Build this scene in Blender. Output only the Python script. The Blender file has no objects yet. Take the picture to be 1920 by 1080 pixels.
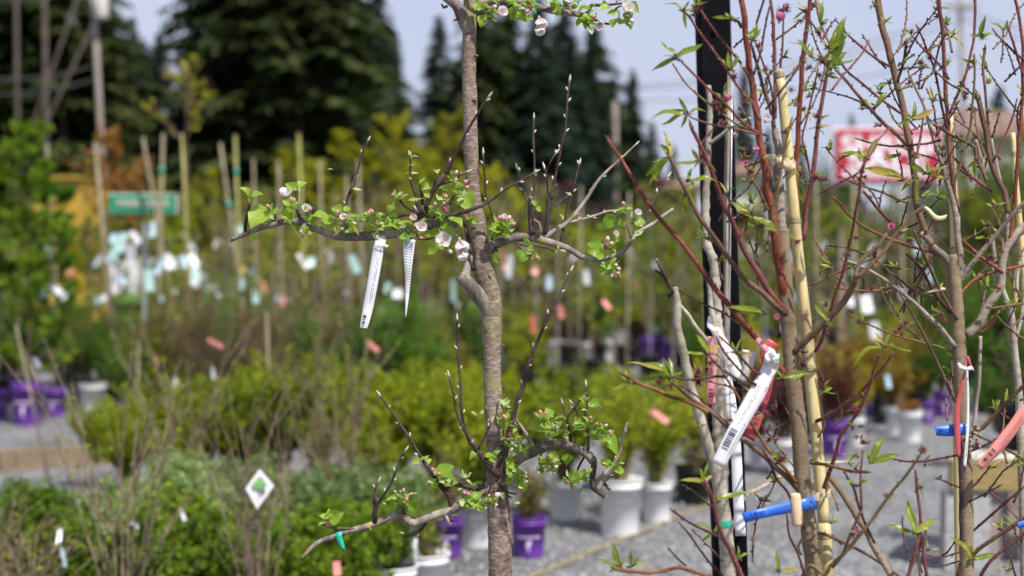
import bpy, math, random
from mathutils import Vector, Matrix, noise
R = math.radians
rnd = random.Random(11)
S = bpy.context.scene
COL = S.collection

# ------------------------------------------------------------ camera
F = 50.0 / 36.0 * 1920.0
PITCH = math.atan(40.0 / F)
CAM = Vector((0, 0, 1.5))
cd = bpy.data.cameras.new('camera'); cam = bpy.data.objects.new('camera', cd); COL.objects.link(cam)
cam.location = CAM; cam.rotation_euler = (R(90) - PITCH, 0, 0)
cd.lens = 50; cd.sensor_width = 36; cd.clip_start = 0.05; cd.clip_end = 600
cd.dof.use_dof = True; cd.dof.focus_distance = 2.88; cd.dof.aperture_fstop = 2.4
S.camera = cam

# ------------------------------------------------------------ world, sun, exposure
SUN_EL, SUN_AZ = R(54), R(145)          # azimuth clockwise from +Y: behind the camera, to its right
w = bpy.data.worlds.new("World"); S.world = w; w.use_nodes = True
nt = w.node_tree; nt.nodes.clear()
out = nt.nodes.new('ShaderNodeOutputWorld'); bg = nt.nodes.new('ShaderNodeBackground')
sky = nt.nodes.new('ShaderNodeTexSky'); sky.sky_type = 'NISHITA'; sky.sun_disc = False
sky.sun_elevation = SUN_EL; sky.sun_rotation = SUN_AZ; sky.air_density = 1.0; sky.dust_density = 2.0; sky.ozone_density = 1.5
veil = nt.nodes.new('ShaderNodeMixRGB'); veil.inputs[0].default_value = 0.78   # thin bright overcast veil
nz = nt.nodes.new('ShaderNodeTexNoise'); nz.inputs['Scale'].default_value = 1.6; nz.inputs['Detail'].default_value = 5
rp = nt.nodes.new('ShaderNodeValToRGB')
rp.color_ramp.elements[0].position = .35; rp.color_ramp.elements[0].color = (4.1, 4.45, 6.2, 1)
rp.color_ramp.elements[1].position = .7; rp.color_ramp.elements[1].color = (5.6, 5.8, 7.0, 1)
nt.links.new(nz.outputs['Fac'], rp.inputs['Fac'])
nt.links.new(sky.outputs[0], veil.inputs[1]); nt.links.new(rp.outputs[0], veil.inputs[2])
nt.links.new(veil.outputs[0], bg.inputs[0]); bg.inputs[1].default_value = 0.105
nt.links.new(bg.outputs[0], out.inputs[0])
sl = bpy.data.lights.new('sun', 'SUN'); sun = bpy.data.objects.new('sun', sl); COL.objects.link(sun)
sl.energy = 5.0; sl.angle = R(0.5); sl.color = (1.0, 0.955, 0.88)
sdir = Vector((math.sin(SUN_AZ) * math.cos(SUN_EL), math.cos(SUN_AZ) * math.cos(SUN_EL), math.sin(SUN_EL)))
sun.rotation_euler = sdir.to_track_quat('Z', 'Y').to_euler()
S.view_settings.view_transform = 'Standard'; S.view_settings.look = 'None'
S.view_settings.gamma = 1; S.view_settings.exposure = 0.34; S.view_settings.use_curve_mapping = False
S.render.engine = 'CYCLES'
S.cycles.use_denoising = True; S.cycles.max_bounces = 6; S.cycles.transparent_max_bounces = 8
S.cycles.use_adaptive_sampling = True; S.cycles.adaptive_threshold = 0.02

# ------------------------------------------------------------ places
FWD = Vector((0, math.cos(PITCH), -math.sin(PITCH))); UP = Vector((0, math.sin(PITCH), math.cos(PITCH)))
def P(x, y, d):
    return CAM + FWD * d + Vector(((x - 960) / F * d, 0, 0)) - UP * ((y - 540) / F * d)
def XD(x, d): return (x - 960) / F * d
def ZD(y, d): return 1.5 - (y - 500) / F * d

# ------------------------------------------------------------ mesh builder
class MB:
    def __init__(s): s.v = []; s.f = []; s.m = []
    def face(s, idx, m=0): s.f.append(idx); s.m.append(m)
    def quad(s, a, b, c, d, m=0):
        n = len(s.v); s.v += [a, b, c, d]; s.face((n, n+1, n+2, n+3), m)
    def box(s, c, h, rot=None, m=0):
        n = len(s.v); c = Vector(c)
        for i in (-1, 1):
            for j in (-1, 1):
                for k in (-1, 1):
                    q = Vector((i*h[0], j*h[1], k*h[2]))
                    if rot: q = rot @ q
                    s.v.append(c + q)
        for q in ((0,1,3,2),(4,6,7,5),(0,4,5,1),(2,3,7,6),(0,2,6,4),(1,5,7,3)):
            s.face(tuple(n+i for i in q), m)
    def tube(s, pts, rad, sides=8, m=0, cap=True, rough=0.0, fr=40.0, mats=None):
        n0 = len(s.v); k = len(pts)
        t0 = (pts[1]-pts[0]).normalized()
        a = t0.orthogonal().normalized()
        for i, p in enumerate(pts):
            t = (pts[min(i+1, k-1)] - pts[max(i-1, 0)])
            if t.length < 1e-9: t = t0
            t = t.normalized(); a = (a - t * a.dot(t))
            a = a.normalized() if a.length > 1e-6 else t.orthogonal().normalized()
            b = t.cross(a)
            for j in range(sides):
                th = 2*math.pi*j/sides
                dr = a*math.cos(th) + b*math.sin(th)
                r = rad[i]
                if rough: r *= 1 + rough*noise.noise((p + dr*rad[i]) * fr)
                s.v.append(p + dr*r)
        for i in range(k-1):
            mm = mats[i] if mats else m
            for j in range(sides):
                j2 = (j+1) % sides
                s.face((n0+i*sides+j, n0+i*sides+j2, n0+(i+1)*sides+j2, n0+(i+1)*sides+j), mm)
        if cap:
            s.face(tuple(n0+j for j in range(sides))[::-1], m)
            s.face(tuple(n0+(k-1)*sides+j for j in range(sides)), m)
    def lathe(s, c, prof, sides=24, m=0, mats=None):
        n0 = len(s.v); c = Vector(c)
        for r, z in prof:
            for j in range(sides):
                th = 2*math.pi*j/sides
                s.v.append(c + Vector((r*math.cos(th), r*math.sin(th), z)))
        for i in range(len(prof)-1):
            mm = mats[i] if mats else m
            for j in range(sides):
                j2 = (j+1) % sides
                s.face((n0+i*sides+j, n0+i*sides+j2, n0+(i+1)*sides+j2, n0+(i+1)*sides+j), mm)
    def mesh(s, name, mats, smooth=True):
        me = bpy.data.meshes.new(name); me.from_pydata([tuple(v) for v in s.v], [], s.f)
        for mt in mats: me.materials.append(mt)
        if len(mats) > 1: me.polygons.foreach_set('material_index', s.m)
        if smooth: me.polygons.foreach_set('use_smooth', [True]*len(s.f))
        me.update(); return me
    def build(s, name, mats, parent=None, smooth=True):
        if not isinstance(mats, (list, tuple)): mats = [mats]
        return link(name, s.mesh(name, mats, smooth), parent)
WM = {}
def link(name, me, parent=None, mw=None):
    o = bpy.data.objects.new(name, me); COL.objects.link(o)
    mw = mw if mw is not None else Matrix.Identity(4); WM[o.name] = mw
    if parent: o.parent = parent; o.matrix_local = WM[parent.name].inverted() @ mw
    else: o.matrix_local = mw
    return o
def tag(o, label=None, cat=None, group=None, kind=None):
    if label: o['label'] = label
    if cat: o['category'] = cat
    if group: o['group'] = group
    if kind: o['kind'] = kind
    return o
def thing(name, label, cat, loc=(0,0,0), rz=0, group=None):
    o = bpy.data.objects.new(name, None); COL.objects.link(o); o.empty_display_size = .05
    WM[o.name] = Matrix.Translation(Vector(loc)) @ Matrix.Rotation(rz, 4, 'Z'); o.matrix_local = WM[o.name]
    return tag(o, label, cat, group)

def smooth_path(pts, step):
    """Catmull-Rom through (Vector, radius) pairs"""
    out = []; n = len(pts)
    for i in range(n-1):
        p0 = pts[max(i-1,0)]; p1 = pts[i]; p2 = pts[i+1]; p3 = pts[min(i+2,n-1)]
        L = (p2[0]-p1[0]).length; k = max(1, int(L/step))
        for j in range(k):
            t = j/k
            q = 0.5*((2*p1[0]) + (p2[0]-p0[0])*t + (2*p0[0]-5*p1[0]+4*p2[0]-p3[0])*t*t + (3*p1[0]-p0[0]-3*p2[0]+p3[0])*t**3)
            out.append((q, p1[1]*(1-t)+p2[1]*t))
    out.append(pts[-1]); return out

# ------------------------------------------------------------ materials
def mat(name):
    m = bpy.data.materials.new(name); m.use_nodes = True; n = m.node_tree
    return m, n, n.nodes['Principled BSDF']
def ramp(n, src, stops, interp='LINEAR'):
    r = n.nodes.new('ShaderNodeValToRGB'); r.color_ramp.interpolation = interp
    e = r.color_ramp.elements
    while len(e) < len(stops): e.new(0.5)
    for i, (p, c) in enumerate(stops): e[i].position = p; e[i].color = (c[0], c[1], c[2], 1)
    n.links.new(src, r.inputs['Fac']); return r
def noise_node(n, scale, detail=4, vec=None, rough=.55):
    t = n.nodes.new('ShaderNodeTexNoise'); t.inputs['Scale'].default_value = scale
    t.inputs['Detail'].default_value = detail; t.inputs['Roughness'].default_value = rough
    if vec is not None: n.links.new(vec, t.inputs['Vector'])
    return t
def coords(n, scale=(1,1,1)):
    c = n.nodes.new('ShaderNodeTexCoord'); mp = n.nodes.new('ShaderNodeMapping'); mp.inputs['Scale'].default_value = scale
    n.links.new(c.outputs['Object'], mp.inputs['Vector']); return mp.outputs[0]
def mixc(n, fac, a, b, mode='MIX'):
    x = n.nodes.new('ShaderNodeMixRGB'); x.blend_type = mode
    if isinstance(fac, float): x.inputs[0].default_value = fac
    else: n.links.new(fac, x.inputs[0])
    for i, q in ((1, a), (2, b)):
        if isinstance(q, tuple): x.inputs[i].default_value = (*q, 1)
        else: n.links.new(q, x.inputs[i])
    return x.outputs[0]
def bump(n, b, h, strength=.4, dist=.002):
    bp = n.nodes.new('ShaderNodeBump'); bp.inputs['Strength'].default_value = strength; bp.inputs['Distance'].default_value = dist
    n.links.new(h, bp.inputs['Height']); n.links.new(bp.outputs[0], b.inputs['Normal'])
def plain(name, c, rough=.6, var=.15, sc=20, metal=0, spec=.4, bmp=0):
    m, n, b = mat(name); v = coords(n); t = noise_node(n, sc, 5, v)
    lo = tuple(x*(1-var) for x in c); hi = tuple(min(1, x*(1+var)) for x in c)
    r = ramp(n, t.outputs['Fac'], [(.3, lo), (.7, hi)]); n.links.new(r.outputs[0], b.inputs['Base Color'])
    b.inputs['Roughness'].default_value = rough; b.inputs['Metallic'].default_value = metal; b.inputs['Specular IOR Level'].default_value = spec
    if bmp: bump(n, b, t.outputs['Fac'], bmp, .003)
    return m
def leafm(name, cols, trans=.4, rough=.5, sc=9, tint=1.6, vein=False):
    """leaf: colour differs from leaf to leaf and clump to clump; light passes through"""
    m, n, b = mat(name)
    g = n.nodes.new('ShaderNodeNewGeometry'); oi = n.nodes.new('ShaderNodeObjectInfo')
    t = noise_node(n, sc, 3, coords(n))
    a = n.nodes.new('ShaderNodeMath'); a.operation = 'ADD'; n.links.new(g.outputs['Random Per Island'], a.inputs[0]); n.links.new(t.outputs['Fac'], a.inputs[1])
    a2 = n.nodes.new('ShaderNodeMath'); a2.operation = 'ADD'; n.links.new(a.outputs[0], a2.inputs[0]); n.links.new(oi.outputs['Random'], a2.inputs[1])
    k = n.nodes.new('ShaderNodeMath'); k.operation = 'MULTIPLY'; k.inputs[1].default_value = 1/2.5; n.links.new(a2.outputs[0], k.inputs[0])
    st = [(.15 + .7*i/(len(cols)-1), c) for i, c in enumerate(cols)]
    r = ramp(n, k.outputs[0], st); base = r.outputs[0]
    if vein:
        tc = n.nodes.new('ShaderNodeTexCoord')
        sp = n.nodes.new('ShaderNodeSeparateXYZ'); n.links.new(tc.outputs['Object'], sp.inputs[0])
        ab = n.nodes.new('ShaderNodeMath'); ab.operation = 'ABSOLUTE'; n.links.new(sp.outputs[0], ab.inputs[0])
        sb = n.nodes.new('ShaderNodeMath'); sb.operation = 'MULTIPLY_ADD'; sb.inputs[1].default_value = -.8
        n.links.new(ab.outputs[0], sb.inputs[0]); n.links.new(sp.outputs[1], sb.inputs[2])
        wv = n.nodes.new('ShaderNodeMath'); wv.operation = 'PINGPONG'; wv.inputs[1].default_value = .065; n.links.new(sb.outputs[0], wv.inputs[0])
        rr = ramp(n, wv.outputs[0], [(0, (1,1,1)), (.022, (0,0,0))])
        mr = ramp(n, ab.outputs[0], [(0, (1,1,1)), (.03, (0,0,0))])
        mx = mixc(n, 1.0, rr.outputs[0], mr.outputs[0], 'LIGHTEN')
        fac = n.nodes.new('ShaderNodeMath'); fac.operation = 'MULTIPLY'; fac.inputs[1].default_value = .22; n.links.new(mx, fac.inputs[0])
        base = mixc(n, fac.outputs[0], base, tuple(min(1, x*2.0+.03) for x in cols[-1]))
        bump(n, b, mx, -.3, .015)
    n.links.new(base, b.inputs['Base Color']); b.inputs['Roughness'].default_value = rough; b.inputs['Specular IOR Level'].default_value = .35 if vein else .10
    tr = n.nodes.new('ShaderNodeBsdfTranslucent')
    tcol = mixc(n, 1.0, base, (tint, tint*1.05, tint*.35), 'MULTIPLY'); n.links.new(tcol, tr.inputs[0])
    ms = n.nodes.new('ShaderNodeMixShader'); ms.inputs[0].default_value = trans
    n.links.new(b.outputs[0], ms.inputs[1]); n.links.new(tr.outputs[0], ms.inputs[2]); n.links.new(ms.outputs[0], n.nodes['Material Output'].inputs[0])
    return m
def barkm(name, cols, lichen=0.0, lcol=(.32,.34,.10), band=True, sc=55, lent=(.45,.40,.33), rough=.75, bs=.5):
    m, n, b = mat(name)
    vz = coords(n, (1, 1, 2.6) if band else (1, 1, .35)); v = coords(n)
    t = noise_node(n, sc, 6, vz, .6)
    big = noise_node(n, 9, 3, v)
    r = ramp(n, t.outputs['Fac'], [(.25 + .5*i/(len(cols)-1), c) for i, c in enumerate(cols)])
    r2 = ramp(n, big.outputs['Fac'], [(.35, (.72,.66,.62)), (.65, (1.2,1.18,1.12))])
    base = mixc(n, 1.0, r.outputs[0], r2.outputs[0], 'MULTIPLY')
    vo = n.nodes.new('ShaderNodeTexVoronoi'); vo.inputs['Scale'].default_value = 230
    n.links.new(vz, vo.inputs['Vector'])
    dots = ramp(n, vo.outputs['Distance'], [(.16, (1,1,1)), (.26, (0,0,0))])
    f = n.nodes.new('ShaderNodeMath'); f.operation = 'MULTIPLY'; f.inputs[1].default_value = .55; n.links.new(dots.outputs[0], f.inputs[0])
    base = mixc(n, f.outputs[0], base, lent)
    if lichen:
        l1 = noise_node(n, 22, 6, v, .7)
        lr = ramp(n, l1.outputs['Fac'], [(.62-lichen*.25, (0,0,0)), (.70-lichen*.2, (1,1,1))])
        base = mixc(n, lr.outputs[0], base, lcol)
    n.links.new(base, b.inputs['Base Color']); b.inputs['Roughness'].default_value = rough; b.inputs['Specular IOR Level'].default_value = .14
    h = mixc(n, .4, t.outputs['Fac'], dots.outputs[0]); bump(n, b, h, bs, .0022)
    return m
M = {}
M['bark'] = barkm('apple_trunk_bark', [(.075,.045,.04), (.20,.15,.132), (.40,.355,.325)], lichen=.26, lcol=(.23,.22,.10), sc=75, lent=(.52,.48,.44), bs=.9)
M['bark_burr'] = barkm('apple_burr_bark', [(.085,.06,.045), (.22,.175,.135), (.40,.37,.30)], lichen=.50, lcol=(.27,.27,.13), sc=90, bs=.9)
M['arm'] = barkm('apple_arm_bark', [(.07,.055,.048), (.20,.175,.16), (.42,.385,.35)], lichen=.12, band=False, lcol=(.42,.32,.03), sc=45, bs=.6)
M['shoot'] = barkm('apple_shoot_bark', [(.030,.018,.018), (.065,.042,.042), (.13,.10,.10)], band=False, sc=60, lent=(.22,.19,.17), rough=.5)
M['twigpale'] = barkm('pale_twig_bark', [(.16,.14,.12), (.30,.27,.24), (.42,.39,.35)], band=False, sc=60)
M['peachtrunk'] = barkm('peach_trunk_bark', [(.16,.12,.075), (.22,.172,.115), (.28,.23,.165)], sc=110, lent=(.42,.36,.26), bs=.7)
M['peachgrey'] = barkm('peach_grey_bark', [(.12,.10,.08), (.23,.20,.165), (.32,.29,.245)], sc=60, lent=(.38,.34,.28), bs=.8)
M['red'] = barkm('peach_red_shoot', [(.09,.022,.018), (.17,.048,.032), (.25,.095,.06)], band=False, sc=30, lent=(.42,.22,.14), rough=.42, bs=.2)
M['pink'] = barkm('peach_pink_shoot', [(.09,.028,.032), (.17,.058,.06), (.25,.115,.11)], band=False, sc=30, lent=(.42,.24,.2), rough=.45, bs=.2)
M['orange'] = barkm('peach_orange_shoot', [(.10,.042,.018), (.18,.08,.03), (.24,.14,.06)], band=False, sc=30, lent=(.36,.24,.12), rough=.45, bs=.2)
M['purple'] = barkm('peach_dark_twig', [(.035,.014,.018), (.075,.028,.032), (.13,.06,.058)], band=False, sc=30, lent=(.24,.15,.13), rough=.5, bs=.2)
M['olive'] = barkm('peach_olive_twig', [(.08,.06,.022), (.15,.11,.045), (.22,.175,.08)], band=False, sc=30, lent=(.28,.24,.14), rough=.5, bs=.2)
M['brown'] = barkm('peach_brown_twig', [(.07,.04,.026), (.14,.085,.055), (.22,.15,.10)], band=False, sc=40, lent=(.3,.24,.18), rough=.6, bs=.3)
M['paletrunk'] = barkm('pale_trunk_bark', [(.20,.19,.16), (.34,.32,.27), (.44,.42,.37)], sc=40, lichen=.05, lent=(.40,.38,.33))
M['bud'] = plain('silvery_bud', (.48,.45,.34), .7, .35, 300)
M['darkbud'] = plain('dark_bud', (.10,.06,.06), .7, .5, 300)
M['cut'] = plain('cut_wood', (.42,.34,.24), .8, .2, 200)
M['aleaf'] = leafm('apple_leaf', [(.10,.20,.02), (.18,.30,.03), (.30,.40,.06)], .42, .42, tint=1.5, vein=True)
M['yleaf'] = leafm('young_apple_leaf', [(.20,.30,.08), (.32,.42,.16), (.46,.53,.28)], .35, .7, tint=1.2)
M['pleaf'] = leafm('peach_leaf', [(.06,.10,.012), (.12,.17,.018), (.22,.26,.028)], .42, .32, tint=1.6, vein=True)
M['pleafy'] = leafm('bronzed_peach_leaf', [(.22,.20,.03), (.32,.30,.05), (.38,.26,.06)], .42, .35, tint=1.5, vein=True)
def petalm(name, a, b_, tr=.3):
    m, n, b = mat(name); g = n.nodes.new('ShaderNodeTexCoord'); sp = n.nodes.new('ShaderNodeSeparateXYZ'); n.links.new(g.outputs['Object'], sp.inputs[0])
    r = ramp(n, sp.outputs[1], [(.2, a), (.9, b_)]); n.links.new(r.outputs[0], b.inputs['Base Color']); b.inputs['Roughness'].default_value = .6
    t = n.nodes.new('ShaderNodeBsdfTranslucent'); n.links.new(r.outputs[0], t.inputs[0]); ms = n.nodes.new('ShaderNodeMixShader'); ms.inputs[0].default_value = tr
    n.links.new(b.outputs[0], ms.inputs[1]); n.links.new(t.outputs[0], ms.inputs[2]); n.links.new(ms.outputs[0], n.nodes['Material Output'].inputs[0]); return m
M['petal'] = petalm('white_petal', (.80,.62,.66), (.90,.89,.89), .45)
M['petalpk'] = petalm('pink_petal', (.55,.10,.28), (.80,.35,.55))
M['budpink'] = petalm('pink_bud_petal', (.66,.24,.27), (.80,.50,.52), .2)
M['budpale'] = petalm('pale_bud_petal', (.74,.50,.53), (.86,.78,.78), .2)
M['stamen'] = plain('yellow_stamen', (.66,.58,.18), .7)
M['stalk'] = plain('green_stalk', (.30,.36,.14), .6, .3, 200)
M['calyx'] = plain('magenta_calyx', (.16,.030,.06), .7, .6, 300)
M['bamboo'] = None
m, n, b = mat('bamboo'); v = coords(n, (40, 40, 2)); t = noise_node(n, 3, 5, v); r = ramp(n, t.outputs['Fac'], [(.3, (.50,.39,.16)), (.7, (.68,.57,.30))])
t2 = noise_node(n, 9, 5, coords(n, (1,1,.5))); r2 = ramp(n, t2.outputs['Fac'], [(.62, (0,0,0)), (.72, (.7,.7,.7))])
n.links.new(mixc(n, r2.outputs[0], r.outputs[0], (.24,.17,.09)), b.inputs['Base Color']); b.inputs['Roughness'].default_value = .38; M['bamboo'] = m
M['bambooring'] = plain('bamboo_node', (.30,.24,.13), .6, .3, 200)
M['bambooold'] = plain('weathered_bamboo', (.22,.185,.12), .7, .4, 12); M['canegreen'] = plain('greenish_cane', (.25,.24,.07), .6, .4, 12)
M['raffia'] = plain('raffia', (.62,.49,.32), .6, .25, 90)
M['pegwood'] = plain('peg_wood', (.60,.45,.28), .7, .15, 60)
def paperm(name, c, tr=.15):
    m, n, b = mat(name); t = noise_node(n, 60, 4, coords(n)); r = ramp(n, t.outputs['Fac'], [(.3, tuple(x*.93 for x in c)), (.7, c)])
    n.links.new(r.outputs[0], b.inputs['Base Color']); b.inputs['Roughness'].default_value = .38
    q = n.nodes.new('ShaderNodeBsdfTranslucent'); n.links.new(r.outputs[0], q.inputs[0]); ms = n.nodes.new('ShaderNodeMixShader'); ms.inputs[0].default_value = tr
    n.links.new(b.outputs[0], ms.inputs[1]); n.links.new(q.outputs[0], ms.inputs[2]); n.links.new(ms.outputs[0], n.nodes['Material Output'].inputs[0]); return m
M['tagwhite'] = paperm('white_tag', (.80,.80,.84)); M['tagred'] = paperm('red_tag', (.55,.10,.11)); M['tagpink'] = paperm('pink_tag', (.72,.30,.30))
M['tagblue'] = paperm('blue_tag', (.035,.17,.72)); M['tagteal'] = paperm('teal_tape', (.02,.45,.34)); M['tagsalmon'] = paperm('salmon_tag', (.80,.30,.26))
M['tagaqua'] = paperm('aqua_tag', (.45,.68,.63)); M['tagyellow'] = paperm('yellow_tag', (.75,.62,.12)); M['tagsky'] = paperm('pale_blue_tag', (.50,.68,.78))
M['ink'] = plain('black_ink', (.03,.03,.05), .6); M['inkred'] = plain('dark_red_ink', (.22,.03,.04), .6); M['inkblue'] = plain('dark_blue_ink', (.01,.04,.28), .6)
M['inkgrey'] = plain('grey_ink', (.30,.31,.36), .6); M['inkorange'] = plain('orange_print', (.85,.35,.06), .6)
M['blackmetal'] = plain('black_painted_steel', (.005,.005,.007), .75, .3, 8, spec=.04)
M['steel'] = plain('thin_steel', (.55,.55,.55), .35, .1, 30, metal=.6)
M['wpot'] = None
m, n, b = mat('white_pot_plastic'); t = noise_node(n, 14, 6, coords(n), .7); r = ramp(n, t.outputs['Fac'], [(.28, (.40,.38,.33)), (.37, (.72,.72,.71)), (.45, (.85,.85,.87))]); n.links.new(r.outputs[0], b.inputs['Base Color']); b.inputs['Roughness'].default_value = .4; M['wpot'] = m
M['ppot'] = plain('purple_pot_plastic', (.16,.045,.36), .4, .15, 12); M['kpot'] = plain('black_pot_plastic', (.015,.015,.017), .45, .2, 12)
M['print'] = plain('pot_print', (.66,.56,.78), .5); M['soil'] = plain('bark_mulch', (.06,.035,.02), .95, .6, 60, bmp=1)
M['printgrey'] = plain('pot_print_grey', (.30,.34,.33), .6, .4, 60)
M['twigtan'] = barkm('tan_twig', [(.12,.09,.065), (.22,.175,.13), (.33,.275,.215)], band=False, sc=30)
M['twigbrown'] = barkm('brown_twig', [(.08,.05,.035), (.16,.11,.08), (.25,.19,.15)], band=False, sc=30)
M['twiggrey'] = barkm('grey_twig', [(.14,.12,.11), (.26,.235,.22), (.38,.35,.33)], band=False, sc=20)
M['yg'] = leafm('yellow_green_leaf', [(.05,.07,.006), (.15,.195,.010), (.34,.39,.022)], .4, .5, 3)
M['bright'] = leafm('bright_green_leaf', [(.035,.075,.008), (.10,.175,.014), (.22,.31,.03)], .4, .5, 3)
M['silver'] = leafm('grey_green_leaf', [(.08,.13,.045), (.18,.26,.10), (.30,.38,.18)], .35, .6, 3)
M['green'] = leafm('green_leaf', [(.016,.05,.006), (.042,.11,.010), (.10,.21,.018)], .35, .5, 3)
M['olivel'] = leafm('olive_leaf', [(.042,.052,.009), (.11,.12,.018), (.21,.205,.035)], .35, .5, 3)
M['gold'] = leafm('golden_leaf', [(.10,.11,.008), (.24,.24,.012), (.44,.42,.018)], .4, .5, 3)
M['orangel'] = leafm('orange_leaf', [(.16,.06,.02), (.30,.12,.045), (.33,.22,.04)], .35, .5, 3, tint=1.2)
M['barb'] = leafm('barberry_leaf', [(.08,.03,.015), (.24,.15,.015), (.36,.30,.02)], .35, .5, 3)
M['burg'] = leafm('burgundy_leaf', [(.03,.010,.012), (.065,.016,.02), (.12,.035,.03)], .3, .5, 3)
M['needle'] = leafm('conifer_needles', [(.010,.019,.009), (.026,.041,.015), (.065,.082,.026)], .18, .6, .35, tint=1.2)
M['needleb'] = leafm('blue_conifer_needles', [(.010,.023,.017), (.022,.042,.029), (.04,.068,.044)], .18, .6, .35, tint=1.1)
M['ctrunk'] = plain('conifer_bark', (.07,.055,.045), .9, .4, 4, bmp=.8)
M['polew'] = plain('weathered_pole_wood', (.24,.20,.18), .8, .2, 6)
M['wood'] = None
m, n, b = mat('treated_timber'); t = noise_node(n, 6, 6, coords(n, (1.2, 8, 8)), .65); r = ramp(n, t.outputs['Fac'], [(.25, (.14,.10,.035)), (.5, (.26,.19,.07)), (.75, (.36,.28,.12))])
n.links.new(r.outputs[0], b.inputs['Base Color']); b.inputs['Roughness'].default_value = .8; bump(n, b, t.outputs['Fac'], .5, .004); M['wood'] = m
M['timber'] = plain('landscape_timber', (.19,.145,.095), .85, .25, 9, bmp=.4)
M['concrete'] = plain('concrete_block', (.33,.33,.34), .9, .2, 25, bmp=.5)
M['carwhite'] = plain('white_car_paint', (.62,.62,.66), .3, .04, 2); M['glass'] = plain('dark_window_glass', (.02,.025,.03), .08, .1, 2, spec=.8)
M['rubber'] = plain('rubber', (.02,.02,.02), .8); M['rim'] = plain('alloy_rim', (.5,.5,.52), .3, .1, 10, metal=.7)
M['signred'] = plain('sign_red', (.40,.018,.04), .45, .06, 5); M['signwhite'] = plain('sign_white', (.78,.78,.82), .45, .04, 5)
M['signgreen'] = plain('sign_green', (.01,.26,.12), .45, .1, 5); M['yellowpaint'] = plain('yellow_paint', (.44,.28,.035), .5, .1, 3)
M['roof'] = plain('brown_roof_shingles', (.20,.125,.10), .9, .2, 12, bmp=.5); M['siding'] = plain('pale_siding', (.48,.46,.44), .8, .08, 5)
M['wire'] = plain('wire_black', (.05,.05,.06), .6)

# ============================================================ FOREGROUND
def pts(s): return [tuple(float(a) for a in p.split(',')) for p in s.split()]
def branch(tree, s, w0, w1, d0, d1, mt, name='branch', nodes=0, buds=None, sides=9, rough=.10, cutend=False, label=None, step=None, dcurve=0):
    """tree limb through photograph points (pixels, then metres at its own distance); an entry x,y,w gives its own width"""
    q = pts(s); n = len(q); L = [0]
    for i in range(1, n): L.append(L[-1] + math.hypot(q[i][0]-q[i-1][0], q[i][1]-q[i-1][1]))
    T = L[-1] or 1; raw = []
    for i, p in enumerate(q):
        t = L[i]/T; d = d0 + (d1-d0)*t + dcurve*math.sin(math.pi*t)
        wd = p[2] if len(p) > 2 else w0 + (w1-w0)*t
        raw.append((P(p[0], p[1], d), wd*d/F/2))
    path = smooth_path(raw, step or .009)
    ps = [a for a, _ in path]; rs = [b for _, b in path]
    sd = rnd.random()*100
    for i, p in enumerate(ps):          # small crookedness
        k = min(1, i/4, (len(ps)-1-i)/3)
        ps[i] = p + Vector((noise.noise(Vector((i*.22, sd, 0))), noise.noise(Vector((i*.22, sd, 5))), 0))*rs[i]*.55*k
    if nodes:                            # swollen nodes
        gap = max(3, int(nodes/ .009 / 1000.0 * 1)) if nodes > 1 else 4
        for i in range(2, len(rs)-1):
            if i % gap == 0: rs[i] *= 1.22
    mb = MB(); mb.tube(ps, rs, sides, 0, True, rough, 60)
    mts = [M[mt]]
    if cutend:
        mts.append(M['cut']); t = (ps[-1]-ps[-2]).normalized()
        mb.tube([ps[-1]+t*.0002, ps[-1]+t*.0012], [rs[-1]*.93, rs[-1]*.9], 12, 1)
    if buds:                             # alternate buds sitting on the shoot
        mts.append(M[buds[0]]); mi = len(mts)-1
        gap, size = buds[1], buds[2]
        acc = 0; side = 1
        for i in range(1, len(ps)):
            acc += (ps[i]-ps[i-1]).length
            if acc > gap*(.7+.6*rnd.random()):
                acc = 0; side = -side
                t = (ps[i]-ps[i-1]).normalized(); an = rnd.uniform(-.7, .7)
                o_ = Vector((t.z*side, an, -t.x*side)).normalized(); dr = (t*1.3 + o_*.8).normalized()
                b0 = ps[i] + o_*rs[i]*.7; sz = size*rnd.uniform(.7, 1.3)
                mb.tube([b0, b0+dr*sz*.35, b0+dr*sz*.75, b0+dr*sz], [sz*.16, sz*.27, sz*.17, sz*.03], 6, mi)
        t = (ps[-1]-ps[-2]).normalized(); sz = size*1.5
        mb.tube([ps[-1]-t*sz*.2, ps[-1]+t*sz*.3, ps[-1]+t*sz*.8, ps[-1]+t*sz*1.1], [sz*.14, sz*.22, sz*.13, sz*.02], 6, mi)
    o = mb.build(name, mts, tree)
    if label: o['label'] = label
    return o

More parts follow.
